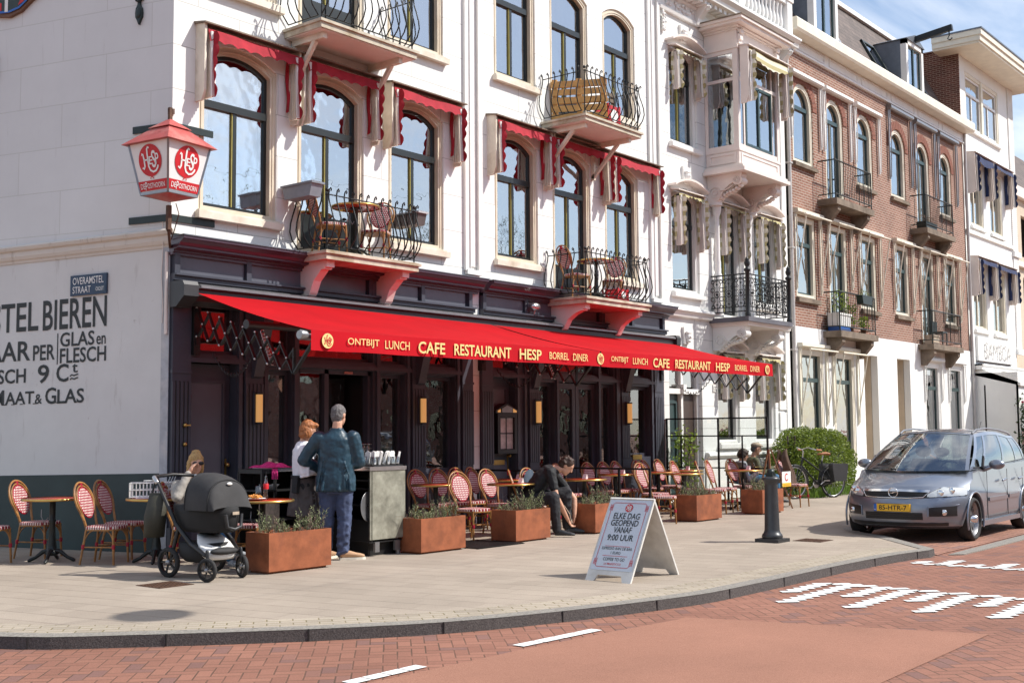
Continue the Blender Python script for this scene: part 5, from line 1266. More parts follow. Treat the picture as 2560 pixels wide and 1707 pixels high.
# ------------------------------------------------------------------ white restaurant at the end
rh = thing('white_restaurant', 'tall white house with an overhanging flat roof and navy window awnings', 'house', (33.5, 0, 0))
D2 = [(31.42, 35.02, 11.62, 13.60, 0)]; D1 = [(31.50, 32.92, 8.30, 10.55, 0), (33.62, 35.06, 8.28, 10.5, 0)]; D0 = [(31.50, 32.92, 4.78, 7.05, 0), (33.56, 35.06, 4.74, 7.0, 0)]
mb = MB(); wall(mb, H_(30.90, 36.1, 0, 14.3), [H_(*w_[:4]) for w_ in D2+D1+D0], 0, .12); obj('front_wall', mb, PLAIN_WHITE, rh)
mb = MB(); mb.box(36.1, 36.7, -.04, .3, 4.3, 14.3); obj('brick_edge_pier', mb, brickmat('white_brick', (.80, .79, .76), (.84, .83, .80), (.62, .6, .57), .21, .075, .008), rh)
mb = MB(); mb.box(36.05, 36.85, -.10, 0, 7.75, 7.95); mb.box(36.05, 36.85, -.10, 0, 4.15, 4.35); mb.box(30.95, 36.1, -.08, 0, 8.0, 8.12); obj('band_course', mb, PLAIN_WHITE, rh)
mb = MB(); mb.box(30.86, 30.9, .0, .9, 11.5, 14.3); mb.box(30.8, 36.8, .3, 9, 14.25, 14.3); mb.add([(30.88, .9, 0), (30.88, 9, 0), (30.88, 9, 14.3), (30.88, .9, 14.3)], [(0, 1, 2, 3)]); obj('side_wall', mb, BRICK_D, rh)
mb = MB(); mb.box(30.10, 37.3, -.92, .6, 14.05, 14.12); mb.box(30.06, 37.34, -.97, .6, 14.12, 14.30); mb.box(30.02, 37.38, -1.02, .6, 14.30, 14.48); obj('roof_overhang', mb, IVORY, rh)
mb = MB(); mb.box(30.0, 37.4, -1.05, .6, 14.48, 14.53); obj('roof_edge', mb, ZINC, rh)
rooms(rh, 30.95, 36.05, (0, 3.6, 7.4, 11.2), 2.2, pm('pale_room', (.42, .37, .30), .9), 14.1, y=.4)
def twolight(w_):
    x0, x1, z0, z1 = w_[:4]; cx = (x0+x1)/2
    mb = MB(); mb.ring(H_(x0, x1, z0, z1), H_(x0+.12, x1-.12, z0+.10, z1-.12), .02, .16); mb.box(cx-.10, cx+.10, .0, .16, z0, z1); zr = z0+(z1-z0)*.62
    win = obj('window', mb, IVORY, rh)
    mb = MB()
    for a, b in ((x0+.12, cx-.10), (cx+.10, x1-.12)):
        mb.ring(H_(a, b, z0+.10, z1-.12), H_(a+.08, b-.08, z0+.18, z1-.20), .06, .12); mb.box(a, b, .05, .12, zr, zr+.09); mb.box((a+b)/2-.15, (a+b)/2-.08, .06, .12, z0+.1, zr)
    obj('sash', mb, WHITEP, win)
    mb = MB(); mb.box(x0+.12, x1-.12, .09, .096, z0+.12, z1-.14); obj('pane', mb, GLASS, win)
    mb = MB(); mb.box(x0-.06, x1+.06, -.10, .03, z0-.09, z0); obj('sill', mb, PLAIN_WHITE, win)
    mb = MB(); mb.grid(lambda u, v: (cx+.9+.5*u, .3+.03*math.sin(u*22), z0+(z1-z0)*v), 22, 2); obj('curtain', mb, CURT, win)
twolight(D2[0])
for w_ in D1+D0: window(rh, w_, None, mull=True, cas=IVORY, sash=IVORY, cw=.12, sillm=PLAIN_WHITE, cur=('full',), curtain=BONE)
mb = MB(); mb.box(31.5, 35.35, -.09, -.01, 3.74, 4.56); sb = obj('sign_board', mb, PLAIN_WHITE, rh)
mb = MB()
put_text(mb, 'BAM', (32.15, -.13, 3.86), (1, 0, 0), (0, 0, 1), 1.45, .52, -.01); put_text(mb, 'BOA', (33.75, -.13, 3.86), (1, 0, 0), (0, 0, 1), 1.30, .52, -.01); obj('lettering', mb, pm('grey_sign_letters', (.44, .43, .41), .6), sb)
mb = MB(); mb.box(31.0, 36.9, -.35, 0, 3.42, 3.60); mb.box(31.0, 36.9, -.40, 0, 3.55, 3.60); mb.prism([(0, 3.42), (-.35, 3.40), (-1.5, 2.95), (-1.5, 2.85), (0, 3.25)], 31.1, 37, 'x'); obj('canopy', mb, PLAIN_WHITE, rh)
mb = MB(); mb.box(30.98, 31.25, -.07, 0, 3.6, 4.6); obj('sign_post', mb, PLAIN_WHITE, rh)
mb = MB(); mb.box(31.1, 37, -1.42, -1.36, 2.10, 2.90); mb.box(31.1, 37, -1.44, -1.36, .3, .95)
for x in (31.1, 32.3, 33.5, 34.7, 35.9, 36.9): mb.box(x, x+.10, -1.46, -1.36, .3, 2.15)
mb.box(31.1, 31.14, -1.42, 0, 0, 3.3); mb.box(31.1, 31.13, -1.425, -1.42, 2.2, 2.21)
vs = obj('veranda_front', mb, PLAIN_WHITE, rh)
mb = MB(); mb.box(31.15, 36.95, -1.40, -1.394, .95, 2.12); obj('pane', mb, GLASS, vs)
mb = MB(); mb.box(31.1, 37, -.4, -.35, 0, 2.9); obj('veranda_back', mb, ROOM, rh)
sl_ = thing('string_lights', 'swag of small lit bulbs under the white restaurant canopy', 'string lights', (33, -1.5, 2.7))
pts = [(31.3, -1.53, 3.2), (31.9, -1.56, 3.05), (32.6, -1.58, 3.2), (33.2, -1.56, 2.98), (33.9, -1.58, 2.72), (34.6, -1.57, 2.66), (35.4, -1.56, 2.74), (36.4, -1.53, 3.0)]
mb = MB(); mb.tube(pts, .008, 5); obj('cable', mb, PIPE, sl_)
for p in (pts[1], pts[3], pts[5]): mb = MB(); mb.ell((p[0], p[1], p[2]-.06), .04); obj('bulb', mb, BULB, sl_)
for l, x0, x1, zt, zb, dr in (('navy awning sagging over the upper left window of the white restaurant', 31.22, 33.25, 10.75, 9.35, .15), ('navy awning over the upper right window of the white restaurant', 33.3, 35.5, 10.75, 9.38, 0), ('navy awning over the lower left window of the white restaurant', 31.18, 33.25, 7.22, 5.88, 0), ('navy awning over the lower right window of the white restaurant', 33.3, 35.5, 7.2, 5.9, 0)):
    markies(x0, x1, zt, zb, l, .30, NAVY, PINKP, left=x0 < 32, group='navy awnings of the white restaurant', droop=dr)
t = thing('rose_bush', 'climbing rose bush with red buds beside the white restaurant', 'bush', (31.2, -1.4, 0))
mb = MB(); ml = MB(); mf = MB(); rr = random.Random(5)
for k in range(22):
    x, y, z = 31.3+rr.uniform(-.3, .3), -1.75+rr.uniform(-.15, .15), 0; pts = [(x, y, z)]
    dx = rr.uniform(-.12, .22)
    for s_ in range(6):
        x += dx+rr.uniform(-.06, .06); y += rr.uniform(-.06, .06); z += rr.uniform(.28, .52); pts.append((x, y, z))
        for q in range(20): ml.leaf((x+rr.gauss(0, .17), y+rr.gauss(0, .13), z+rr.gauss(0, .14)), rr.uniform(.07, .13), .6, rnd=rr)
    mb.tube(pts, .010, 4)
    if k % 2 == 0: mf.ell(pts[-1], .045, nu=6, nv=5); mf.ell((pts[-2][0]+.1, pts[-2][1]-.1, pts[-2][2]), .04, nu=6, nv=5)
obj('stem', mb, BARK, t); obj('foliage', ml, LEAF_R, t); obj('bud', mf, FLOWER, t)
# last house, a sliver at the right edge
eh = thing('end_house', 'sandy house with a dark tiled roof at the far right edge', 'house', (41, 0, 0))
mb = MB(); wall(mb, H_(37.0, 46, 0, 10.2), [H_(38.2, 39.5, 4.6, 7.2), H_(40.6, 41.9, 4.6, 7.2), H_(38.2, 39.5, 8.0, 9.6)], .25, .2); obj('front_wall', mb, TANR, eh)
mb = MB(); mb.box(36.9, 46, .05, .3, 10.2, 10.6); mb.box(37.0, 46, .1, .3, 7.55, 7.75); obj('cornice', mb, PINKP, eh)
mb = MB(); mb.add([(37, .2, 10.6), (46, .2, 10.6), (46, 2.2, 13.4), (37, 2.2, 13.4)], [(0, 1, 2, 3)]); mb.add([(37, .2, 10.6), (37, 2.2, 13.4), (37, 9, 13.4), (37, 9, 10.6)], [(0, 1, 2, 3)]); obj('tiled_roof', mb, SLATE, eh)
mb = MB(); mb.box(38, 42, .6, .7, 4, 10); obj('interior', mb, ROOM, eh)
# ------------------------------------------------------------------ hedge and grass
hd = thing('hedge', 'clipped rounded green hedge in front of the brick house', 'hedge', (16.9, -.9, 0))
rr = random.Random(3); ml = MB()
def inhedge():
    while True:
        x, y, z = rr.uniform(-1, 1), rr.uniform(-1, 1), rr.uniform(0, 1)
        q = (abs(x)**3.2+abs(y)**3.2+abs(z)**3.6)**(1/3.4)
        if q < 1: return x, y, z, q
HX, HY, HZ = 17.15, -.75, 1.56
cnt = 0
while cnt < 26000:
    x, y, z, q = inhedge()
    lump = noise.noise(Vector((x*3.1, y*2.2, z*3.0+4)))*.10
    if q < .80 or q > .94+lump: continue
    if noise.noise(Vector((x*9, y*5, z*7))) < -.34: continue
    ml.leaf((HX+x*1.75, HY+y*.62, .06+z*HZ), rr.uniform(.032, .060), .6, rnd=rr); cnt += 1
obj('foliage', ml, LEAF_H, hd)
mb = MB(); 
for k in range(14):
    x = HX-1.4+k*.21; mb.tube([(x, HY+rr.uniform(-.2, .2), 0), (x+rr.uniform(-.1, .1), HY, .6), (x+rr.uniform(-.2, .2), HY+rr.uniform(-.3, .3), 1.35)], .02, 5)
obj('stem', mb, BARK, hd)
mb = MB(); mb.ell((HX, HY, .74), (1.46, .48, .74), None, 20, 12); obj('inner_shade', mb, pm('hedge_shade_dark', (.02, .03, .008), .95, 0, .4, 20), hd)  # dark body filling the hedge, in place of its inner shade
mg = MB()
for k in range(2600):
    x = rr.uniform(15.2, 19.2); y = HY-.62+rr.uniform(-.30, .25)
    mg.leaf((x, y, .02+rr.uniform(0, .12)), rr.uniform(.08, .2), .12, (rr.uniform(-.4, .4), rr.uniform(-.4, .4), 1), rnd=rr)
tag(obj('grass', mg, LEAF_G), 'strip of long grass at the foot of the hedge', 'grass', kind='stuff')
# ------------------------------------------------------------------ the big red awning
aw = thing('shop_awning', 'long bright red awning with gold lettering over the cafe terrace', 'awning', (6, 0, 3.2))
def fz(x): return 2.672+.0055*x           # front edge height
def fabric(x0, x1):
    mb = MB()
    def P(u, v):
        x = x0+(x1-x0)*u; zf = fz(x); z0 = 3.27-.004*x
        return (x, -.28-2.14*v, z0+(zf-z0)*v-.035*math.sin(PI*v)-.012*math.sin(PI*v)*math.sin(u*9))
    mb.grid(P, 40, 14); return mb
for a, b in ((.22, 6.00), (6.075, 11.78)): obj('canopy_cloth', fabric(a, b), AWN, aw)
mb = MB()
for a, b in ((.22, 6.02), (6.06, 11.78)):
    mb.grid(lambda u, v: (a+(b-a)*u, -2.435+.012*math.sin(u*23)*(1-v), fz(a+(b-a)*u)-.235*(1-v)-.003*math.sin(u*31)*(1-v)), 60, 4)
val = obj('valance', mb, VAL, aw)
mb = MB()
WORDS = [('ONTBIJT', .78, 1.30, 0), ('LUNCH', 1.40, 1.83, 0), ('CAFE', 1.99, 2.49, 1), ('RESTAURANT', 2.67, 3.85, 1), ('HESP', 4.04, 4.54, 1), ('BORREL', 4.73, 5.20, 0), ('DINER', 5.31, 5.69, 0),
         ('ONTBIJT', 6.31, 6.79, 0), ('LUNCH', 6.92, 7.35, 0), ('CAFE', 7.52, 8.02, 1), ('RESTAURANT', 8.21, 9.39, 1), ('HESP', 9.58, 10.08, 1), ('BORREL', 10.27, 10.74, 0), ('DINER', 10.86, 11.23, 0)]
for s, a, b, big in WORDS:
    h = .152 if big else .105; z = fz((a+b)/2)-.118-h/2+(-.006 if big else 0)
    put_text(mb, s, (a, -2.452, z), (1, 0, .0055), (0, 0, 1), b-a, h, .016 if big else .004)
obj('lettering', mb, GOLD, val)
mb = MB(); ml = MB()
for c in (.46, 6.00+.02, 11.54):
    z = fz(c)-.118; disc(mb, (c, z), .088, (0, -2.452, 0), (1, 0, 0), (0, 0, 1), 30); roundel(ml, (c, z), .078, (0, -2.456, 0), (1, 0, 0), (0, 0, 1))
obj('gold_roundel', mb, GOLD, val); obj('roundel_letters', ml, REDT, val)
mb = MB(); mb.prism([(-.04, 3.40), (-.27, 3.385), (-.31, 3.36), (-.31, 3.33), (-.26, 3.31), (-.26, 3.17), (-.10, 3.12), (-.04, 3.12)], .04, 11.82, 'x'); obj('cassette', mb, DGREYM, aw)
mb = MB(); mb.prism([(-.05, 3.404), (-.272, 3.389), (-.316, 3.362), (-.316, 3.338), (-.05, 3.38)], .25, 11.78, 'x'); obj('cassette_lip', mb, GREYM, aw)
mb = MB(); mb.prism([(-.03, 3.42), (-.30, 3.41), (-.33, 3.36), (-.33, 3.22), (-.16, 3.09), (-.03, 3.09)], -.02, .20, 'x'); mb.prism([(-.03, 3.42), (-.30, 3.41), (-.33, 3.36), (-.33, 3.22), (-.16, 3.09), (-.03, 3.09)], 11.80, 11.95, 'x')
obj('cassette_end', mb, DGREYM, aw)
mb = MB(); mb.tube([(.12, -2.36, fz(.1)-.075), (11.8, -2.36, fz(11.8)-.075)], .045, 10); mb.lathe([(.05, 0), (.06, .02), (.05, .10)], (.09, -2.38, fz(.1)-.06), 12, Matrix.Rotation(PI/2, 4, 'Y')); obj('front_bar', mb, GREYM, aw)
mb = MB(); mb.tube([(.36, -1.10, 2.83), (5.8, -1.10, 2.83)], .045, 10); mb.lathe([(.06, 0), (.06, .03)], (.34, -1.10, 2.83), 10, Matrix.Rotation(PI/2, 4, 'Y')); obj('idler_roller', mb, DGREYM, aw)
def scissor(x):
    """lattice arm in the plane X = x, from the wall to the front bar"""
    mb = MB(); mr = MB(); n = 8
    y0, z0, y1, z1 = -.10, 2.92, -1.98, 2.34
    A = .185
    P = lambda i: (y0+(y1-y0)*i/n, z0+(z1-z0)*i/n)
    up = [(P(i)[0], P(i)[1]+A*(1-.18*i/n)) for i in range(n+1)]; dn = [(P(i)[0], P(i)[1]-A*(1-.18*i/n)) for i in range(n+1)]
    for i in range(n):
        mb.bar((x-.012, up[i][0], up[i][1]), (x-.012, dn[i+1][0], dn[i+1][1]), .014, .042, (1, 0, 0))
        mb.bar((x+.012, dn[i][0], dn[i][1]), (x+.012, up[i+1][0], up[i+1][1]), .014, .042, (1, 0, 0))
        for q in (up[i], dn[i], ((up[i][0]+dn[i+1][0])/2, (up[i][1]+dn[i+1][1])/2)): mr.ell((x-.024, q[0], q[1]), (.012, .016, .016), None, 8, 6)
    mb.bar((x, dn[n][0], dn[n][1]), (x, -2.38, 2.62), .022, .05, (1, 0, 0)); mb.bar((x, up[n][0], up[n][1]), (x, dn[n][0], dn[n][1]), .018, .042, (1, 0, 0))
    mb.box(x-.05, x+.05, -.09, 0, 2.5, 3.2); mb.bar((x, -.05, 3.15), (x, -.09, 2.62), .03, .05)
    a = obj('scissor_arm', mb, IRON, aw); obj('rivet', mr, STEEL, a)
    mb = MB(); mb.tube([(x+.05+.028*math.cos(k*.9), -1.32-.20*k/70*1.0+.0, 2.74-.42*k/70+.02*math.sin(k*.9)) for k in range(70)], .007, 4); obj('spring', mb, STEEL, a)
    mb = MB(); mb.tube([(x+.09+.022*math.cos(k*.8), -.30-.85*k/110, 2.52-.30*math.sin(PI*k/110)+.022*math.sin(k*.8)) for k in range(111)], .008, 4); obj('coiled_cable', mb, BLACK, a)
for x in (.36, 6.04, 11.62): scissor(x)
# wedge hangers over the wall lamps
for i, x in enumerate((1.34, 4.53, 7.44, 10.32)):
    mb = MB(); mb.prism([(-.04, 3.10), (-.30, 3.10), (-.30, 2.95), (-.10, 2.25), (-.04, 2.22)], x-.07, x+.09, 'x'); obj('awning_bracket', mb, SHOP, cafe)
WL = ['wall lamp between the left cafe door and the small window', 'wall lamp left of the window with the brown drape', 'wall lamp right of the menu case', 'rightmost wall lamp of the cafe front']
for x, l in zip((1.335, 4.535, 7.455, 10.325), WL):
    t = thing('wall_lamp', 'slim amber ' + l, 'wall lamp', (x, -.07, 1.83), 'amber wall lamps on the shopfront')
    mb = MB(); mb.box(x-.05, x+.05, -.10, -.05, 1.60, 2.05); obj('back_plate', mb, SHOP, t)
    mb = MB(); mb.lathe([(.046, 1.64), (.046, 2.01)], (x, -.135, 0), 12); obj('glass_tube', mb, ORANGE_LAMP, t)
    mb = MB(); mb.lathe([(.05, 1.615), (.05, 1.64)], (x, -.135, 0), 12); mb.lathe([(.05, 2.01), (.05, 2.035)], (x, -.135, 0), 12); obj('end_cap', mb, BLACK, t)
t = thing('menu_case', 'black framed menu case with a pointed top hung on the cafe door', 'menu case', (6.7, 0, 1.5))
mb = MB(); mb.ring(H_(6.44, 6.96, 1.12, 1.80), H_(6.51, 6.89, 1.19, 1.73), -.05, .12); mb.box(6.44, 6.96, .05, .12, 1.12, 1.8); mb.prism([(6.40, 1.80), (7.0, 1.80), (7.0, 1.85), (6.70, 1.97), (6.40, 1.85)], -.04, .12, 'y'); obj('frame', mb, BLACK, t)
mb = MB(); mb.box(6.52, 6.88, -.012, .04, 1.2, 1.72); obj('menu_sheet', mb, pm('menu_paper', (.52, .50, .49), .5, 0, .35, 6), t)
mb = MB(); mb.box(6.69, 6.71, -.02, -.011, 1.19, 1.73); mb.box(6.51, 6.89, -.02, -.011, 1.45, 1.47); obj('glazing_bar', mb, BLACK, t)
mb = MB(); mb.prism([(6.45, 1.815), (6.52, 1.815), (6.52, 1.87), (6.45, 1.845)], -.047, -.039, 'y'); mb.prism([(6.86, 1.815), (6.95, 1.815), (6.95, 1.845), (6.86, 1.88)], -.047, -.039, 'y'); obj('amber_light', mb, ORANGE_LAMP, t)
mb = MB(); mb.prism([(6.56, 1.815), (6.84, 1.815), (6.84, 1.89), (6.70, 1.935), (6.56, 1.88)], -.047, -.039, 'y'); obj('crest_plate', mb, GREYM, t)
# floodlight on the frieze
mb = MB(); mb.ell((7.35, -.16, 3.66), (.13, .07, .07)); mb.tube([(7.25, -.05, 3.72), (7.3, -.16, 3.70)], .012, 5); mb.tube([(7.35, -.16, 3.6), (7.34, -.12, 3.50)], .008, 5)
tag(obj('floodlight', mb, STEEL), 'small shiny floodlight on the plum frieze left of the right balcony', 'floodlight')

# ------------------------------------------------------------------ corner lantern
ln = thing('lantern', 'large white lantern with a red roof and red round emblems on the building corner', 'lantern', (0, 0, 4.3))
BIS = Vector((-.602, -.798, 0)); LC = BIS*.62
# square with faces turned to the facade and to the side street (corner towards the bisector)
def sqc(h, z):
    """corner points: front corner towards the camera, then right, back, left"""
    F = BIS; S = Vector((BIS.y, -BIS.x, 0))*-1
    S = Vector((.798, -.602, 0))
    return [LC+F*h+Vector((0, 0, z)), LC+S*h+Vector((0, 0, z)), LC-F*h+Vector((0, 0, z)), LC-S*h+Vector((0, 0, z))]
zb, zt_ = 4.40, 5.02
hb, ht = .33, .485
Bq, Tq = sqc(hb, zb), sqc(ht, zt_)
for k in range(4):
    a, b, c, d = Bq[k], Bq[(k+1) % 4], Tq[(k+1) % 4], Tq[k]
    mb = MB(); mb.add([a, b, c, d], [(0, 1, 2, 3)]); pn = obj('glass_panel', mb, LAMPW, ln)
    if k in (0, 3):
        # k=0: front->right (facade side); k=3: left->front
        mid0, mid1 = (a+b)/2, (d+c)/2
        V = (mid1-mid0); hgt = V.length; V.normalize(); U = (b-a).normalized(); N = U.cross(V).normalized()
        O = mid0+N*.006
        wb, wt = (b-a).length, (c-d).length
        mr = MB(); disc(mr, (0, hgt*.62), .195, O, U, V, 32)
        bw = lambda h_: (wb+(wt-wb)*h_/hgt)/2-.01
        mr.add([O-U*bw(.03)+V*.03, O+U*bw(.03)+V*.03, O+U*bw(.15)+V*.15, O-U*bw(.15)+V*.15], [(0, 1, 2, 3)])
        flat_stroke(mr, arcpts((0, .165), .026, 0, PI, 8), .012, O, U, V)
        obj('red_emblem', mr, REDT, pn)
        ml = MB(); roundel(ml, (0, hgt*.62), .185, O+N*.005, U, V)
        put_text(ml, 'DE', O+N*.005-U*(.205)+V*.055, U, V, .075, .065, .004); put_text(ml, 'P', O+N*.005-U*(.125)+V*.035, U, V, .035, .10, .006); put_text(ml, 'OSTHOORN', O+N*.005-U*(.085)+V*.055, U, V, .29, .062, .006)
        flat_stroke(ml, arcpts((0, .168), .012, .3, 2.8, 5), .006, O+N*.005, U, V)
        obj('white_lettering', ml, WHITET, pn)
mb = MB()
for k in range(4): mb.bar(Bq[k], Tq[k], .026, .026); mb.bar(Bq[k], Bq[(k+1) % 4], .03, .03); mb.bar(Tq[k], Tq[(k+1) % 4], .02, .02)
obj('frame', mb, GREYM, ln)
mb = MB()
E1, E2, E3, E4 = sqc(.575, 5.0), sqc(.20, 5.235), sqc(.26, 5.225), sqc(.03, 5.35)
for k in range(4):
    j = (k+1) % 4; mb.add([E1[k], E1[j], E2[j], E2[k]], [(0, 1, 2, 3)]); mb.add([E3[k], E3[j], E4[j], E4[k]], [(0, 1, 2, 3)])
mb.add(E1, [(0, 1, 2, 3)]); mb.add(E3, [(0, 1, 2, 3)]); obj('roof', mb, RUSTRED, ln)
mb = MB(); Q = sqc(.31, 4.39); R_ = sqc(.08, 4.335)
for k in range(4): j = (k+1) % 4; mb.add([Q[k], Q[j], R_[j], R_[k]], [(0, 1, 2, 3)])
mb.add(R_, [(0, 1, 2, 3)]); obj('base', mb, RUSTRED, ln)
mb = MB(); c = LC
mb.bar(c+Vector((0, 0, 4.28)), c+Vector((0, 0, 3.98)), .05, .05); mb.bar(c+Vector((0, 0, 4.0)), Vector((0, 0, 4.06)), .05, .06); mb.bar(c+Vector((0, 0, 3.98)), Vector((-.02, -.02, 3.86)), .03, .04)
mb.bar(c+Vector((0, 0, 5.33)), c+Vector((0, 0, 5.50)), .04, .04); mb.bar(c+Vector((0, 0, 5.45)), Vector((-.0, -.0, 5.62)), .06, .07)
mb.tube([c+Vector((.1, .0, 4.32)), c+Vector((.16, .02, 4.2)), c+Vector((.22, .2, 4.02)), Vector((-.03, -.06, 3.95))], .007, 4)
obj('bracket', mb, RUST, ln)
mb = MB()
for z, l in ((5.43, .62), (4.24, .66), (4.0, .40)):
    mb.box(0.0, l, -.025, -.002, z-.045, z+.045)
    M = Matrix.Rotation(SA, 4, 'Z'); mb.box(-l, 0, -.025, -.002, z-.045, z+.045, M)
obj('wall_strap', mb, IRON_G, ln)

# ------------------------------------------------------------------ bistro furniture prototypes
def make_chair():
    t = thing('bistro_chair', 'proto', 'chair')
    # local: faces +x
    mb = MB(); sh = [(.20*math.copysign(abs(math.cos(a))**.55, math.cos(a)), .20*math.copysign(abs(math.sin(a))**.55, math.sin(a))) for a in [2*PI*k/28 for k in range(28)]]
    mb.prism(sh, .405, .432, 'z'); mb.add([(x*.94, y*.94, .439) for x, y in sh], [tuple(range(28))]); mb.add([(x, y, .432) for x, y in sh]+[(x*.94, y*.94, .439) for x, y in sh], [(i, (i+1) % 28, 28+(i+1) % 28, 28+i) for i in range(28)])
    obj('seat', mb, WEAVE_S, t)
    lean = lambda z: -.185-.16*max(0, z-.42)/.5
    def hoop(ro, dz, xo=0):
        c = .705+dz; pts = []
        pts += [(lean(.42)+xo, -.125-(.22-ro)*-.2, .40), (lean(.50)+xo, -.135, .50)]
        for a in [PI*(1.18-1.36*k/20) for k in range(21)]:
            z = c+ro*1.04*math.sin(a); pts.append((lean(z)+xo, ro*math.cos(a), z))
        pts += [(lean(.50)+xo, .135, .50), (lean(.42)+xo, .125, .40)]
        return pts
    mb = MB(); mb.tube(hoop(.205, .015), .0135, 6); mb.tube(hoop(.172, .01, .006), .011, 6); obj('back_hoop', mb, BAMBOO, t)
    mb = MB(); n = 24; P = []
    def bp(k, s): 
        a = 2*PI*k/n; w_ = .145+.012*math.sin(a); return (w_*s*math.cos(a), .700+.168*s*math.sin(a))
    vs = []; 
    for s, dx in ((1, .0), (1, .012), (.9, .018), (0.001, .022)):
        for k in range(n):
            y, z = bp(k, s); vs.append((lean(z)+.0+dx, y, z))
    mb.add(vs, [(r*n+k, r*n+(k+1) % n, (r+1)*n+(k+1) % n, (r+1)*n+k) for r in range(3) for k in range(n)]); mb.add(vs[:n], [tuple(range(n))])
    bk = obj('backrest', mb, WEAVE_B, t)
    mb = MB(); mb.tube([(lean(bp(k, 1)[1])+.006, bp(k, 1.02)[0], bp(k, 1.02)[1]) for k in range(n)], .009, 5, closed=True); mb.tube([(lean(.9)-.0, 0, .86), (lean(.92), 0, .925)], .026, 6); obj('red_edging', mb, BINDING, bk)
    for sx, sy in ((1, 1), (1, -1), (-1, 1), (-1, -1)):
        mb = MB()
        if sx > 0: mb.tube([(.165, sy*.165, .41), (.175, sy*.17, .2), (.185, sy*.175, 0)], [.014, .014, .013], 7)
        else: mb.tube([(-.175, sy*.13, .44), (-.19, sy*.15, .30), (-.235, sy*.172, 0)], [.014, .014, .013], 7)
        l = obj('leg', mb, BAMBOO, t)
        mb = MB(); x = .175 if sx > 0 else -.205; y = .17 if sx > 0 else .157
        mb.lathe([(.018, -.025), (.021, 0), (.018, .025)], (x, sy*y, .205), 8); obj('binding', mb, BINDING, l)
    mb = MB(); z = .20
    mb.tube([(.175, .17, z), (-.205, .157, z)], .009, 5); mb.tube([(.175, -.17, z), (-.205, -.157, z)], .009, 5); mb.tube([(-.02, .165, z), (-.02, -.165, z)], .009, 5)
    obj('stretcher', mb, BAMBOO, t)
    mb = MB()
    def arc_(p, q, m): 
        p, q, m = map(Vector, (p, q, m)); return [((1-u)**2)*p+2*u*(1-u)*m+u*u*q for u in [k/8 for k in range(9)]]
    for sy in (1, -1):
        mb.tube(arc_((.175, sy*.168, .22), (.02, sy*.16, .40), (.16, sy*.165, .40)), .008, 5); mb.tube(arc_((-.2, sy*.155, .22), (-.03, sy*.16, .40), (-.17, sy*.155, .40)), .008, 5)
        mb.tube(arc_((.17, sy*.168, .22), (.17, sy*.03, .40), (.17, sy*.16, .40)), .008, 5)
    mb.prism([(x*1.0, y*1.0) for x, y in sh], .388, .405, 'z'); obj('under_frame', mb, BAMBOO, t)
    return t
CH = make_chair()
CHG = 'rattan bistro chairs of the cafe'
CHAIRS = [
 (-1.92, .72, -62, 'rattan bistro chair cut off by the left photo edge'), (-1.16, .93, -62, 'rattan bistro chair behind the empty table at the side wall'), (-1.06, -.36, -60, 'rattan bistro chair standing in front of the dark green wall base'), (-.60, -.02, -60, 'rattan bistro chair beside the table with the white wire basket'),
 (-.02, -1.62, -58, 'rattan bistro chair behind the table with the bottle and glass'), (-.50, -1.22, -48, 'rattan bistro chair under the woman behind the pram'),
 (3.95, -.84, -92, 'rattan bistro chair at the shopfront right beside the service trolley'), (4.42, -.84, -92, 'second rattan bistro chair from the service trolley along the shopfront'), (4.90, -.78, -92, 'third rattan bistro chair from the trolley, mostly hidden behind a nearer chair'), (5.30, -.80, -80, 'narrow looking rattan bistro chair in front of the white strip between the shopfronts'),
 (3.58, -1.98, -96, 'front rattan bistro chair between the second and third rusty planters'), (4.62, -1.64, -92, 'front rattan bistro chair tucked under the table behind the third rusty planter'), (4.72, -2.12, -51, 'rattan bistro chair under the man tying his shoe'),
 (7.42, -.84, -92, 'rattan bistro chair at the shopfront just left of the bent man head'), (8.33, -.84, -92, 'rattan bistro chair at the shopfront right of the bent man head'), (8.82, -.84, -92, 'rattan bistro chair below the double doors, left of a pair of tables'), (9.27, -.82, -88, 'rattan bistro chair behind the table with a white card'),
 (9.88, -.88, -90, 'rattan bistro chair below the brass name plate, left one of two overlapping'), (10.34, -.72, -90, 'rattan bistro chair below the brass name plate, right one of two overlapping'), (10.86, -.74, -86, 'rattan bistro chair nearest the potted green plant'),
 (8.32, -1.95, -92, 'front rattan bistro chair seen through the terrace rail'), (7.62, -2.55, -58, 'rattan bistro chair seen edge on, just above the sandwich board'), (9.85, -1.72, -80, 'rattan bistro chair behind the table above the fifth planter'),
 (9.98, -2.16, -60, 'rattan bistro chair seen edge on behind the fifth planter'), (10.52, -2.06, -76, 'rattan bistro chair with a pale cloth at its back foot, behind the fifth planter'), (11.45, -1.98, -96, 'rattan bistro chair facing the street at the table behind the bollard'),
]
for i, (x, y, a, l) in enumerate(CHAIRS):
    if i == 0: c = CH; c.location = (x, y, 0); c.rotation_euler = (0, 0, math.radians(a)); c['label'] = l; c['group'] = CHG
    else: c = clone(CH, (x, y, 0), math.radians(a), l, CHG)
for x, y, z, a, l in ((2.42, -.34, 4.0, -25, 'rattan bistro chair on the left lower balcony beside the grey flower box'), (3.28, -.36, 4.0, -150, 'rattan bistro chair on the left lower balcony right of the table'), (8.22, -.42, 3.85, -15, 'rattan bistro chair on the right lower balcony left of the table'), (9.40, -.42, 3.85, -155, 'rattan bistro chair on the right lower balcony right of the table')):
    clone(CH, (x, y, z), math.radians(a), l, CHG)
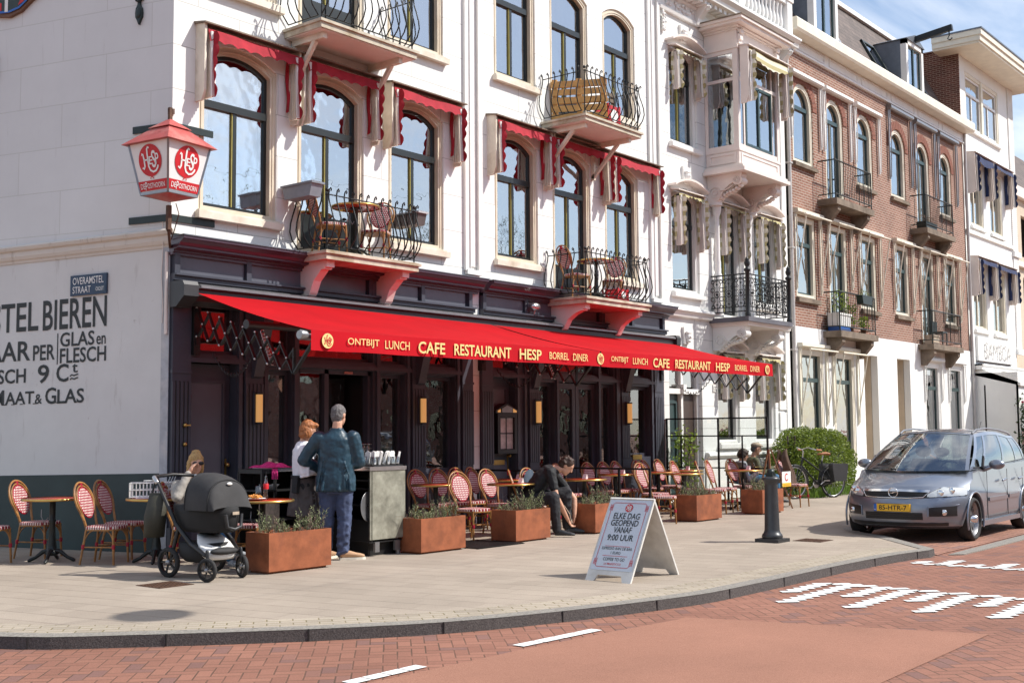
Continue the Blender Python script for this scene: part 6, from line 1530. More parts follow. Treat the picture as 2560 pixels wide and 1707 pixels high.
def make_table():
    t = thing('bistro_table', 'proto', 'table')
    mb = MB(); mb.lathe([(.001, .725), (.32, .725), (.335, .732), (.335, .746), (.001, .748)], n=36); obj('tabletop', mb, TABLETOP, t)
    mb = MB(); mb.lathe([(.334, .720), (.35, .722), (.354, .735), (.35, .748), (.334, .7495)], n=36, caps=False); obj('brass_rim', mb, BRASS, t)
    mb = MB(); mb.lathe([(.09, .72), (.09, .71), (.035, .70), (.034, .50), (.045, .48), (.034, .46), (.04, .30), (.052, .20), (.055, .13), (.09, .10), (.05, .075), (.001, .07)], n=12); obj('column', mb, CAST, t)
    mb = MB(); mb.tube([(-.05, 0, .52), (-.11, 0, .47), (-.13, .02, .54), (-.12, .03, .62)], .006, 5); obj('bag_hook', mb, GREYM, t)
    for k in range(4):
        a = k*PI/2+PI/4; d = Vector((math.cos(a), math.sin(a), 0)); mb = MB()
        mb.tube([d*.04+Vector((0, 0, .13)), d*.10+Vector((0, 0, .12)), d*.18+Vector((0, 0, .055)), d*.25+Vector((0, 0, .022)), d*.27+Vector((0, 0, .012))], [.03, .026, .02, .022, .012], 7); obj('foot', mb, CAST, t)
    return t
TB = make_table(); TBG = 'round bistro tables with brass rims'
TABLES = [(-1.34, .34, 'empty round bistro table at the dark green wall base'), (-.66, -.76, 'round bistro table holding the white wire basket'), (-.24, -2.16, 'round bistro table with a bottle, a glass and a plate'), (3.70, -1.16, 'round bistro table between the trolley and the front chairs'), (4.42, -1.97, 'round bistro table with a white card behind the third planter'), (5.55, -1.02, 'round bistro table half hidden behind the hanging blue jacket'),
          (8.20, -1.22, 'round bistro table seen through the terrace rail'), (6.25, -1.95, 'round bistro table right of the bent man head'), (9.08, -2.04, 'round bistro table behind the fifth rusty planter'), (10.50, -1.22, 'round bistro table at the back before the white door frame'), (9.42, -1.32, 'small looking round bistro table behind the edge-on chair'), (11.08, -2.14, 'round bistro table behind the bollard with a white card')]
for i, (x, y, l) in enumerate(TABLES):
    if i == 0: c = TB; c.location = (x, y, 0); c['label'] = l; c['group'] = TBG
    else: clone(TB, (x, y, 0), RN.uniform(-.5, .5), l, TBG)
for x, y, z, l in ((2.86, -.38, 4.0, 'round bistro table on the left lower balcony'), (8.80, -.45, 3.85, 'round bistro table on the right lower balcony')): clone(TB, (x, y, z), .3, l, TBG)
# cards on tables
for x, y, l in ((4.58, -2.02, 'small white card on the table behind the third planter'), (5.72, -1.06, 'small white card on the table behind the blue jacket'), (8.36, -1.26, 'small white card on the table behind the terrace rail'), (6.2, -2.0, 'small white card on the table right of the bent man'), (11.20, -2.18, 'small white card on the table behind the bollard'), (10.55, -1.26, 'small white card on the table before the white door frame')):
    mb = MB(); mb.prism([(x-.03, .749), (x+.03, .749), (x+.012, .82), (x+.006, .82)], y-.035, y+.035, 'y'); tag(obj('table_card', mb, WHITEP), l, 'card', 'white cards on the bistro tables')
# wire basket with cutlery
t = thing('wire_basket', 'white wire basket on the table beside the pram', 'basket', (-.66, -.76, .75))
BM = Matrix.Translation((-.70, -.72, .755)) @ Matrix.Rotation(math.radians(-40), 4, 'Z')
mb = MB(); a, b, h = .24, .15, .17
for z in (.01, .09, h):
    mb.tube([BM @ Vector(p) for p in ((-a, -b, z), (a, -b, z), (a, b, z), (-a, b, z))], .006, 4, closed=True)
for k in range(13):
    x = -a+2*a*k/12
    for y in (-b, b): mb.tube([BM @ Vector((x, y, .0)), BM @ Vector((x, y, h))], .0045, 4)
for k in range(7):
    y = -b+2*b*k/6
    for x in (-a, a): mb.tube([BM @ Vector((x, y, 0)), BM @ Vector((x, y, h))], .0045, 4)
    mb.tube([BM @ Vector((-a, y, .01)), BM @ Vector((a, y, .01))], .004, 4)
mb.tube([BM @ Vector(p) for p in ((-.08, -b, h), (-.08, -b, h+.03), (.08, -b, h+.03), (.08, -b, h))], .006, 4)
obj('wire_frame', mb, WHITEP, t)
mb = MB()
for k in range(3): mb.tube([BM @ Vector((.12+.03*k, .05, .02)), BM @ Vector((.2+.03*k, .06, h+.07))], .006, 5); mb.ell(BM @ Vector((.205+.03*k, .06, h+.085)), (.022, .014, .012), None, 8, 5)
tag(obj('spoon', mb, STEEL), 'three steel spoons standing in the white wire basket', 'spoon')
mb = MB(); mb.box(-.19, .2, -.16, .14, 0, .004, BM @ Matrix.Translation((0.02, 0, -.006))); tag(obj('paper_mat', mb, pm('lilac_paper', (.68, .62, .68), .7)), 'pale sheet of paper under the white wire basket', 'paper')
# table 3: plate of food, glass, bottle
tx, ty = -.24, -2.16
t = thing('dinner_plate', 'white plate with orange leftovers on the table behind the pram', 'plate', (tx-.12, ty-.08, .75))
mb = MB(); mb.lathe([(.001, .755), (.07, .753), (.13, .768), (.135, .772), (.07, .760), (.001, .759)], (tx-.14, ty-.02, 0), 24); obj('plate', mb, WHITEP, t)
mb = MB()
for k in range(26): mb.ell((tx-.12+RN.gauss(0, .035), ty-.02+RN.gauss(0, .035), .775+RN.uniform(0, .03)), (RN.uniform(.012, .03), .012, .012), Matrix.Rotation(RN.uniform(0, 3), 3, 'Z') @ Matrix.Rotation(RN.uniform(-.6, .6), 3, 'Y'), 7, 5)
obj('food', mb, pm('orange_food', (.62, .24, .04), .6, 0, .4, 60), t)
mb = MB(); mb.lathe([(.028, .749), (.033, .752), (.036, .90), (.034, .90), (.030, .77), (.001, .765)], (tx-.02, ty+.05, 0), 14); tag(obj('tumbler', mb, GLASS_T), 'tall empty glass beside the bottle', 'glass')
t = thing('soda_bottle', 'glass bottle with a red label on the table behind the pram', 'bottle', (tx+.07, ty+.03, .75))
mb = MB(); mb.lathe([(.028, .749), (.031, .76), (.027, .80), (.031, .86), (.030, .90), (.018, .96), (.012, 1.0), (.013, 1.012), (.001, 1.012)], (tx+.07, ty+.03, 0), 14); obj('glass_body', mb, GLASS_T, t)
mb = MB(); mb.lathe([(.0325, .862), (.0325, .915), (.028, .925)], (tx+.07, ty+.03, 0), 14); obj('red_label', mb, REDT, t)
mb = MB(); mb.tube([(tx+.07, ty+.03, .99), (tx+.072, ty+.03, 1.06)], .004, 5); obj('straw', mb, BLACK, t)
# ------------------------------------------------------------------ planters
def planter(x0, x1, y0, y1, lab, h=.43, seed=1, dens=1.0):
    rr = random.Random(seed); t = thing('planter', lab, 'planter', ((x0+x1)/2, (y0+y1)/2, 0), 'rusty steel planters along the terrace')
    mb = MB(); e = .02
    mb.box(x0, x1, y0, y0+e, .025, h); mb.box(x0, x1, y1-e, y1, .025, h); mb.box(x0, x0+e, y0+e, y1-e, .025, h); mb.box(x1-e, x1, y0+e, y1-e, .025, h); mb.box(x0+.04, x1-.04, y0+.04, y1-.04, 0, .03)
    obj('steel_box', mb, CORTEN, t)
    mb = MB(); mb.grid(lambda u, v: (x0+e+(x1-x0-2*e)*u, y0+e+(y1-y0-2*e)*v, h-.05+.02*math.sin(u*14)*math.cos(v*9)), 12, 6); obj('soil', mb, SOIL, t)
    mg = MB(); md = MB(); ms_ = MB()
    N = int(95*dens*(x1-x0)/.85)
    for k in range(N):
        u = rr.uniform(.05, .95); bx = x0+(x1-x0)*u; by = rr.uniform(y0+.07, y1-.07); hh = rr.uniform(.08, .24)*(.75+.5*math.sin(u*7+seed))
        if hh < .05: continue
        d = Vector((rr.gauss(0, .25), rr.gauss(0, .25), 1)).normalized(); p = Vector((bx, by, h-.05)); q = p+d*(hh+.05)
        ms_.tube([p, (p+q)/2+Vector((rr.gauss(0, .01), rr.gauss(0, .01), 0)), q], .003, 3)
        dry = rr.random() < .22
        for s_ in range(13):
            c = p+d*(hh+.05)*(.25+.75*s_/12); (md if dry else mg).leaf(c+Vector((rr.gauss(0, .010), rr.gauss(0, .010), 0)), rr.uniform(.025, .045), .28, (rr.gauss(0, .7), rr.gauss(0, .7), .7), rnd=rr)
    for k in range(int(30*dens)):
        p = Vector((rr.uniform(x0+.04, x1-.04), rr.uniform(y0+.04, y1-.04), h-.04)); q = p+Vector((rr.gauss(0, .08), rr.gauss(0, .08), rr.uniform(.03, .12))); md.tube([p, (p+q)/2+Vector((0, 0, .03)), q], .0025, 3)
    obj('lavender', mg, LEAF_L, t); obj('dry_stems', md, LEAF_D, t); obj('stem', ms_, BARK, t)
planter(-.66, .22, -2.79, -2.40, 'rusty steel planter beside the pram', seed=1)
planter(1.76, 2.58, -2.71, -2.31, 'rusty steel planter right of the service trolley', seed=2, dens=1.2)
planter(3.58, 4.34, -2.73, -2.30, 'rusty steel planter in front of the table with the blue jacket', seed=3, dens=1.2)
planter(5.30, 6.1, -2.82, -2.42, 'rusty steel planter half hidden by the sandwich board', seed=4, dens=1.2)
planter(8.05, 8.87, -2.90, -2.48, 'rusty steel planter just left of the bollard', seed=5)
planter(10.15, 10.96, -3.0, -2.58, 'rusty steel planter behind the bollard', seed=6)
# ------------------------------------------------------------------ mat, bollard, sandwich board
mb = MB()
for k in range(22): mb.box(2.66+k*.042, 2.685+k*.042, -2.86, -2.05, .004, .018)
for k in range(5): mb.box(2.64, 3.60, -2.86+k*.2, -2.84+k*.2, .002, .010)
tag(obj('door_mat', mb, BLACK), 'black ribbed rubber mat between two rusty planters', 'mat')
bo = thing('bollard', 'dark grey cast iron bollard with a square foot', 'bollard', (5.66, -5.42, 0))
mb = MB(); mb.box(5.50, 5.84, -5.60, -5.26, 0, .045); obj('foot', mb, DGREYM, bo)
mb = MB(); mb.lathe([(.13, .045), (.14, .07), (.13, .10), (.115, .115), (.105, .14), (.10, .16), (.085, .74), (.086, .76), (.095, .79), (.115, .82), (.118, .84), (.08, .862), (.03, .87)], (5.67, -5.43, 0), 24); obj('shaft', mb, pm('anthracite_iron', (.062, .064, .068), .38, .45, .15, 8), bo)
mb = MB(); Mh = Matrix.Translation((5.67, -5.43, .915)) @ Matrix.Rotation(math.radians(-51), 4, 'Z') @ Matrix.Rotation(PI/2, 4, 'Y'); mb.lathe([(.001, -.04), (.05, -.04), (.05, .04), (.001, .04)], (0, 0, 0), 16, Mh); mb.box(5.62, 5.72, -5.48, -5.38, .86, .91); obj('lock_head', mb, IRON_G, bo)
ab = thing('sandwich_board', 'white A-frame board advertising opening hours and coffee', 'sign', (1.35, -6.03, 0))
AP = Vector((1.40, -6.03, .80))
def panel(xf, name):
    """leaning panel from the apex to the foot line at X = xf"""
    b = Vector((xf, -6.03, 0)); V = (AP-b); Lh = V.length; V.normalize(); U = Vector((0, -1, 0)) if xf < 1.3 else Vector((0, 1, 0)); N = U.cross(V).normalized()
    w_ = .27; th = .022
    P = lambda u, v, n_: b+U*u+V*v+N*n_
    mb = MB()
    out = [(-w_, .11), (-w_, 0), (-w_+.10, 0), (-w_+.13, .07), (w_-.13, .07), (w_-.10, 0), (w_, 0), (w_, .11), (w_*.98, Lh), (-w_*.98, Lh)]
    n_ = len(out)
    mb.add([P(u, v, 0) for u, v in out]+[P(u, v, -th) for u, v in out], [(i, (i+1) % n_, n_+(i+1) % n_, n_+i) for i in range(n_)])
    mb.add([P(u, v, 0) for u, v in out], [(0, 1, 2, 3), (4, 5, 6, 7), (0, 3, 4, 7), (0, 7, 8, 9)]); mb.add([P(u, v, -th) for u, v in out], [(0, 1, 2, 3), (4, 5, 6, 7), (0, 3, 4, 7), (0, 7, 8, 9)])
    return obj(name, mb, pm('board_paint_%d' % int(xf*10), (.66, .64, .60), .55, 0, .12, 6, .1, tint=(.5, .47, .42)), ab), b, U, V, N, Lh, w_
fp, b, U, V, N, Lh, w_ = panel(.92, 'front_panel')
O = b+N*.004-U*w_*.92+V*.12
pw = w_*1.84; ph = Lh-.15
mb = MB(); mb.add([O, O+U*pw, O+U*pw+V*ph, O+V*ph], [(0, 1, 2, 3)]); ps = obj('poster', mb, pm('blue_white_poster', (.56, .60, .66), .45, 0, .03, 9), fp)
O2 = O+N*.004
mb = MB()
R4 = lambda a: [(a+.03, a), (pw-a-.03, a), (pw-a, a+.03), (pw-a, ph-a-.03), (pw-a-.03, ph-a), (a+.03, ph-a), (a, ph-a-.03), (a, a+.03), (a+.03, a)]
flat_stroke(mb, R4(.035), .005, O2, U, V)
for u, v in ((.035, .09), (pw-.035, .09), (.035, ph-.09), (pw-.035, ph-.09)):
    for du in (-.014, .014): flat_stroke(mb, [(u+du, v-.035), (u+du, v+.035)], .006, O2, U, V)
    flat_stroke(mb, [(u-.014, v), (u+.014, v)], .006, O2, U, V)
disc(mb, (pw/2, ph*.885), .045, O2, U, V, 24)
flat_stroke(mb, [(.10, ph*.335), (pw-.10, ph*.335)], .004, O2, U, V); flat_stroke(mb, [(.10, ph*.20), (pw-.10, ph*.20)], .004, O2, U, V)
put_text(mb, 'LA MARZOCCO', O2+U*(pw*.5-.10)+V*(ph*.075), U, V, .20, .022, .004)
obj('red_print', mb, REDT, ps)
mb = MB(); roundel(mb, (pw/2, ph*.885), .042, O2+N*.003, U, V); obj('roundel_letters', mb, WHITET, ps)
mb = MB()
for s, v, h, w2 in (('ELKE DAG', .725, .068, .315), ('GEOPEND', .625, .068, .33), ('VANAF', .525, .068, .215), ('9:00 UUR', .415, .068, .31), ('ESPRESSO AAN DE BAR', .285, .030, .36), ('1 EURO', .225, .028, .115), ('COFFEE TO GO', .132, .034, .255)):
    put_text(mb, s, O2+U*(pw-w2)/2+V*(ph*v), U, V, w2, h, .012 if h > .05 else .004)
obj('black_print', mb, BLACKT, ps)
panel(1.84, 'rear_panel')
# ------------------------------------------------------------------ railings and screen
def railing(name, lab, X, y0, y1, h, posts, screen=False, mids=()):
    t = thing(name, lab, 'railing', (X, (y0+y1)/2, 0)); 
    mb = MB(); mb.bar((X, y0, h), (X, y1, h), .03, .03)
    for z in mids: mb.bar((X, y0, z), (X, y1, z), .025, .025)
    obj('rail', mb, IRON, t)
    for y in posts: mb = MB(); mb.bar((X, y, 0), (X, y, h+.015), .032, .032); mb.box(X-.08, X+.08, y-.03, y+.03, 0, .012); obj('post', mb, IRON, t)
    return t
railing('terrace_rail', 'low black terrace rail right of the bent man', 7.0, -2.70, -1.0, .885, (-2.68, -2.1, -1.65, -1.02), mids=(.15,))
railing('terrace_rail', 'low black terrace rail in front of the second cafe door', 5.75, -1.75, -.15, .875, (-1.72, -1.0, -.2), mids=(.15,))
sc1 = railing('terrace_screen', 'tall black steel terrace screen with glass at the end of the terrace', 11.85, -2.28, .0, 1.72, (-2.26, -1.2, -.02), mids=(1.375, .75, .1))
mb = MB(); mb.bar((11.85, -1.72, .75), (11.85, -1.72, 1.375), .025, .025); mb.bar((11.85, -.35, .75), (11.85, -.35, 1.375), .025, .025); obj('divider', mb, IRON, sc1)
mb = MB(); mb.box(11.846, 11.852, -2.25, -.03, .12, 1.70); obj('glass_sheet', mb, glassmat('screen_glass', .02, (.93, .95, .94), 0), sc1)
pp = thing('climbing_plant', 'bright green leafy plant behind the tall terrace screen', 'plant', (12.25, -.25, 0))
mb = MB(); ml = MB(); rr = random.Random(8)
mb.lathe([(.14, 0), (.18, .32), (.19, .34), (.16, .34), (.15, .3)], (12.2, -.3, 0), 14); obj('pot', mb, CAST, pp)
mb = MB()
for k in range(9):
    a = rr.uniform(0, 6.28); pts = [(12.2, -.3, .3)]
    for s_ in range(5): pts.append((12.2+.05*s_*math.cos(a)+rr.gauss(0, .03), -.3+.05*s_*math.sin(a)+rr.gauss(0, .03), .3+.2*(s_+1)))
    mb.tube(pts, .006, 4)
    for q in range(34):
        p = pts[rr.choice((1, 2, 3, 4, 5, 5, 5))]; ml.leaf((p[0]+rr.gauss(0, .10), p[1]+rr.gauss(0, .10), p[2]+rr.gauss(0, .10)), rr.uniform(.07, .13), .45, rnd=rr)
obj('stem', mb, BARK, pp); obj('foliage', ml, LEAF_P, pp)
# ------------------------------------------------------------------ balcony clutter
t = thing('flower_box', 'empty grey flower box hooked over the left side of the lower left balcony', 'flower box', (2.0, -.4, 4.6))
mb = MB(); mb.prism([(-.66, 4.90), (-.04, 4.90), (-.09, 4.72), (-.61, 4.72)], 1.78, 1.98, 'x'); obj('trough', mb, pm('pale_grey_plastic', (.24, .27, .31), .4), t)
mb = MB(); mb.box(1.76, 2.0, -.68, -.02, 4.89, 4.92); obj('rim', mb, pm('mid_grey_plastic', (.20, .22, .25), .4), t)
t = thing('flower_box', 'grey flower box hooked over the right side of the lower left balcony', 'flower box', (3.9, -.4, 4.6))
mb = MB(); mb.prism([(-.66, 4.78), (-.04, 4.78), (-.09, 4.60), (-.61, 4.60)], 3.88, 4.06, 'x'); obj('trough', mb, pm('brown_grey_plastic', (.12, .11, .105), .5), t)
mb = MB(); mb.box(3.86, 4.08, -.68, -.02, 4.77, 4.80); obj('rim', mb, pm('rim_grey', (.45, .45, .46), .4), t)
def pallet(c, M, lab, n=5, s=1.0):
    t = thing('pallet', lab, 'pallet', c)
    T = Matrix.Translation(c) @ M
    for k in range(n):
        mb = MB(); mb.box(-.55*s, .55*s, -.01, .012, -.40*s+k*.80*s/n, -.40*s+k*.80*s/n+.12*s, T); obj('plank', mb, WOOD, t)
    for k in (-1, 0, 1):
        mb = MB(); mb.box(k*.48*s-.045, k*.48*s+.045, .013, .10, -.4*s, .4*s, T); obj('block', mb, WOOD, t)
    for k in (0, n//2, n-1):
        mb = MB(); mb.box(-.55*s, .55*s, .101, .12, -.40*s+k*.80*s/n, -.40*s+k*.80*s/n+.12*s, T); obj('plank', mb, WOOD, t)
pallet((8.28, -.48, 7.50), Matrix.Rotation(math.radians(-62), 4, 'Z') @ Matrix.Rotation(math.radians(8), 4, 'X'), 'wooden pallet leaning behind the railing of the upper right balcony', s=.92)
def crate(x0, x1, y0, y1, z, h, lab):
    t = thing('drink_crate', lab, 'crate', ((x0+x1)/2, (y0+y1)/2, z))
    mb = MB(); e = .02
    for a in ((x0, x1, y0, y0+e), (x0, x1, y1-e, y1), (x0, x0+e, y0, y1), (x1-e, x1, y0, y1)):
        for k in range(4): mb.box(a[0], a[1], a[2], a[3], z+k*h/4+.004, z+(k+.72)*h/4)
    for px in (x0, x1-.03):
        for py in (y0, y1-.03): mb.box(px-.002, px+.032, py-.002, py+.032, z, z+h)
    mb.box(x0, x1, y0, y1, z, z+.01); obj('crate_body', mb, CRATE, t)
    mb = MB(); disc(mb, ((x0+x1)/2, z+h*.5), h*.28, (0, y0-.006, 0), (1, 0, 0), (0, 0, 1), 18); obj('white_emblem', mb, WHITET, t)
crate(8.75, 9.15, -.8, -.5, 7.05, .42, 'bright red drink crate behind the railing of the upper right balcony')
crate(8.98, 9.34, -.80, -.52, 3.85, .24, 'bright red drink crate under the table of the lower right balcony')
t = thing('slatted_bench', 'weathered slatted grey rack at the right end of the upper right balcony', 'rack', (9.35, -.4, 7.05))
for k in range(7): mb = MB(); mb.box(9.18, 9.5, -.45+.0*k, -.43, 7.15+k*.105, 7.21+k*.105); obj('slat', mb, BROWNC, t)
for x in (9.2, 9.47): mb = MB(); mb.box(x-.02, x+.02, -.43, -.39, 7.05, 7.9); obj('upright', mb, BROWNC, t)
# ------------------------------------------------------------------ service trolley and cart
tr = thing('service_trolley', 'tall service trolley with scuffed steel side and open black shelves', 'trolley', (1.5, -1.9, 0))
x0, x1, y0, y1 = 1.20, 1.80, -2.40, -1.45
mb = MB(); mb.box(x0, x1, y0, y0+.02, .20, 1.03); mb.box(x1-.02, x1, y0+.02, y1, .20, 1.03); mb.box(x0+.02, x1, y1-.02, y1, .2, 1.03); obj('steel_panel', mb, TRPANEL, tr)
mb = MB(); mb.box(x0-.02, x1+.01, y0-.012, y1+.02, 1.03, 1.075); obj('worktop', mb, STEEL, tr)
mb = MB()
for z in (.16, .42, .60, .80, .90): mb.box(x0, x1-.02, y0+.02, y1-.02, z, z+.018)
for y in (y0+.35, ): mb.box(x0, x0+.02, y, y+.02, .80, 1.03)
mb.box(x0, x0+.018, y0+.02, y1, .18, .42); mb.box(x1-.05, x1-.022, y0+.02, y1, .2, 1.03); obj('shelf', mb, BLACK, tr)
mb = MB(); mb.box(x0+.02, x0+.035, y0, y0+.03, .18, 1.03); mb.box(x0+.06, x1-.06, y0+.1, y1-.1, .0, .16); obj('plinth', mb, BLACK, tr)
mb = MB()
for p in ((x1-.08, y0+.05), (x0+.1, y1-.08)): mb.lathe([(.03, 0), (.03, .16)], (p[0], p[1], 0), 10)
for p in ((x0+.08, y0+.03), (x0+.42, y0+.03)): mb.box(p[0], p[0]+.07, p[1]-.035, p[1], .05, .17)
obj('castor_plate', mb, GREYM, tr)
mb = MB(); Md = Matrix.Translation((x0+.03, y0+.07, .60)) @ Matrix.Rotation(PI/2, 4, 'X') @ Matrix.Rotation(.25, 4, 'Y'); mb.lathe([(.001, 0), (.17, .0), (.185, .012), (.17, .008), (.001, .004)], (0, 0, 0), 26, Md); tag(obj('serving_tray', mb, GREYM), 'round grey serving tray standing upright in the trolley shelf', 'tray')
def glassrack(cx, cy, z, lab, nx=5, ny=3):
    t = thing('glass_rack', lab, 'rack', (cx, cy, z), 'racks of drinking glasses on the trolley')
    a, b = nx*.038, ny*.04
    mb = MB(); mb.box(cx-a, cx+a, cy-b, cy+b, z, z+.012)
    for zz in (.07, .125): mb.tube([(cx-a, cy-b, z+zz), (cx+a, cy-b, z+zz), (cx+a, cy+b, z+zz), (cx-a, cy+b, z+zz)], .004, 4, closed=True)
    obj('basket', mb, BLACK, t)
    mb = MB()
    for i in range(nx):
        for j in range(ny): mb.lathe([(.028, z+.013), (.030, z+.11), (.034, z+.135), (.031, z+.135), (.026, z+.03)], (cx-a+.038+i*.076, cy-b+.04+j*.08, 0), 10)
    obj('tumbler', mb, GLASS_T, t)
glassrack(1.62, -1.68, 1.076, 'lower rack of drinking glasses on the trolley'); glassrack(1.62, -1.68, 1.215, 'upper rack of drinking glasses stacked on another rack')
t = thing('napkin_tray', 'tray of wrapped napkins and cutlery in glasses on the trolley', 'tray', (1.55, -2.22, 1.076))
mb = MB(); mb.box(1.30, 1.80, -2.36, -2.08, 1.076, 1.092); obj('tray', mb, BLACK, t)
mb = MB(); mc = MB()
for i in range(6):
    for j in range(2):
        cx, cy = 1.36+i*.08, -2.30+j*.13
        mb.lathe([(.028, 1.093), (.034, 1.19), (.031, 1.19), (.025, 1.10)], (cx, cy, 0), 9)
        Mn = Matrix.Translation((cx, cy, 1.10)) @ Matrix.Rotation(RN.uniform(-.25, .25), 4, 'X') @ Matrix.Rotation(RN.uniform(0, .35), 4, 'Y') @ Matrix.Rotation(RN.uniform(0, 3), 4, 'Z')
        mc.prism([(-.03, 0), (.03, 0), (.035, .14), (.01, .165), (-.03, .15)], -.012, .012, 'y', Mn)
obj('tumbler', mb, GLASS_T, t); obj('napkin', mc, WHITEP, t)
mb = MB(); mb.lathe([(.001, 0), (.05, 0), (.085, .02), (.08, .022), (.05, .006), (.001, .006)], (1.28, -2.0, 1.076), 18); mb.lathe([(.001, 0), (.05, 0), (.085, .02), (.08, .022), (.05, .006), (.001, .006)], (1.28, -2.0, 1.09), 18); tag(obj('saucer_stack', mb, WHITEP), 'two white saucers on the trolley beside the glasses', 'saucers')
mb = MB(); mb.lathe([(.03, 1.076), (.036, 1.2), (.033, 1.2), (.028, 1.09)], (1.285, -2.2, 0), 12); tag(obj('straw_glass', mb, GLASS_T), 'single tall glass at the front corner of the trolley', 'glass')
ct = thing('side_cart', 'black open serving cart with a pale top behind the waitress', 'cart', (.75, -1.1, 0))
mb = MB(); mb.box(.66, 1.25, -1.35, -.85, 1.02, 1.06); obj('top', mb, GREYM, ct)
mb = MB()
for z in (.1, .42, .78): mb.box(.42, 1.25, -1.33, -.87, z, z+.02)
mb.box(.42, .64, -1.33, -.87, 1.0, 1.05); mb.box(1.22, 1.25, -1.33, -.87, 0, 1.02); mb.box(.42, 1.24, -.88, -.86, 0, 1.02); obj('shelf', mb, BLACK, ct)
for x in (.44, .64, 1.2):
    for y in (-1.31, -.89): mb = MB(); mb.bar((x, y, 0), (x, y, 1.02), .03, .03); obj('upright', mb, BLACK, ct)
mb = MB(); mb.grid(lambda u, v: (.50+.48*u, -1.32+.36*v, 1.068+.06*math.sin(PI*u)*math.sin(PI*v)+.02*math.sin(u*13)*math.sin(v*9)), 20, 14); mb.grid(lambda u, v: (.56+.09*u, -1.345-.01*math.sin(u*9), .93+.13*v), 6, 5); tag(obj('folded_cloth', mb, PINKC), 'crumpled pink patterned cloth on the black serving cart', 'cloth')
mb = MB(); mb.lathe([(.001, 0), (.08, 0), (.12, .05), (.125, .06), (.1, .05), (.001, .02)], (.72, -1.1, .80), 18); tag(obj('bowl', mb, WHITEP), 'pale bowl on the shelf of the black serving cart', 'bowl')
t = thing('screen_panel', 'standing beige patterned panel behind the round table', 'panel', (.45, -1.5, 0))
mb = MB(); mb.box(.33, .62, -1.42, -1.39, .05, .66); obj('panel', mb, pm('beige_spotted', (.45, .38, .30), .8, 0, .3, 30), t)
# jacket on chair back
jk = MB()
jk.grid(lambda u, v: (5.28+.30*(u-.5)*(1.25-.55*v)+.02*math.sin(v*7), -1.62-.10*math.sin(PI*u)*(1.1-v)-.02*math.sin(u*14)*(1-v), .30+.62*v-.05*(2*u-1)**2*v), 18, 16); jk.grid(lambda u, v: (5.28+.30*(u-.5)*(1.2-.5*v), -1.53+.06*math.sin(PI*u)*(1-v)+.012*math.sin(u*16)*(1-v), .34+.58*v-.05*(2*u-1)**2*v), 18, 16)
clone(CH, (5.30, -1.88, 0), math.radians(-92), 'rattan bistro chair under the hanging blue jacket', CHG)
tag(obj('jacket', jk, DENIMJ), 'slate blue jacket hung over a chair back left of the bent man', 'jacket')
# ------------------------------------------------------------------ people
V3 = Vector
def hand(mb, wrist, d, n, side, curl=.5, s=1.0):
    """wrist point, pointing direction d, palm normal n (towards the curl), thumb side vector"""
    d = V3(d).normalized(); n = V3(n); n = (n-d*n.dot(d)).normalized(); t = d.cross(n)*side
    w_ = V3(wrist)
    mb.ell(w_+d*.045*s, (.045*s, .038*s, .018*s), Matrix((d, t, n)).transposed(), 10, 7)
    for k, (o, L_) in enumerate(((.029, .070), (.010, .080), (-.010, .074), (-.028, .058))):
        a = w_+d*.08*s+t*o*s; c1 = curl*.9
        b = a+(d*math.cos(c1)+n*math.sin(c1))*L_*.45*s; c2 = curl*1.9
        c = b+(d*math.cos(c2)+n*math.sin(c2))*L_*.35*s; c3 = curl*2.6
        e = c+(d*math.cos(c3)+n*math.sin(c3))*L_*.25*s
        mb.limb([a, b, c, e], [.0095*s, .009*s, .008*s, .007*s], 7)
    a = w_+d*.025*s+t*.030*s; b = a+(d*.6+t*.7+n*.35).normalized()*.040*s; c = b+(d*.85+n*.45+t*.1).normalized()*.032*s
    mb.limb([a, b, c], [.012*s, .010*s, .008*s], 7)
def head(mb, c, f, up=(0, 0, 1), s=1.0):
    f = V3(f).normalized(); up = V3(up); up = (up-f*up.dot(f)).normalized(); r = f.cross(up)
    M = Matrix((f, r, up)).transposed(); c = V3(c)
    mb.ell(c+up*.025*s, (.098*s, .076*s, .100*s), M); mb.ell(c+f*.022*s-up*.045*s, (.074*s, .062*s, .078*s), M); mb.ell(c+f*.055*s-up*.098*s, (.034*s, .034*s, .024*s), M, 10, 7)
    mb.cap(c+f*.092*s+up*.022*s, c+f*.112*s-up*.022*s, .009*s, .014*s, 7); mb.ell(c+f*.082*s-up*.062*s, (.016*s, .026*s, .010*s), M, 8, 6)
    mb.ell(c+f*.078*s+up*.038*s, (.022*s, .055*s, .010*s), M, 8, 6)
    for k in (-1, 1): mb.ell(c-f*.006*s+r*k*.078*s-up*.005*s, (.022*s, .010*s, .034*s), M, 8, 6)
    return M
def eyes(root, c, f, up=(0, 0, 1), s=1.0):
    f = V3(f).normalized(); up = V3(up); up = (up-f*up.dot(f)).normalized(); r = f.cross(up); c = V3(c)
    mb = MB()
    for k in (-1, 1): mb.ell(c+f*.086*s+r*k*.032*s+up*.014*s, (.010*s, .012*s, .007*s), Matrix((f, r, up)).transposed(), 8, 6)
    obj('eyes', mb, BLACK, root)
def hairblob(c, f, up, s, parts, name, mat, root, vox=.012):
    f = V3(f).normalized(); up = V3(up); up = (up-f*up.dot(f)).normalized(); r = f.cross(up); M = Matrix((f, r, up)).transposed(); c = V3(c)
    mb = MB()
    for (a, b, h, rx, ry, rz) in parts: mb.ell(c+f*a*s+r*b*s+up*h*s, (rx*s, ry*s, rz*s), M)
    return fuse(name, mb, mat, root, vox*.7, 1, .020, .022)
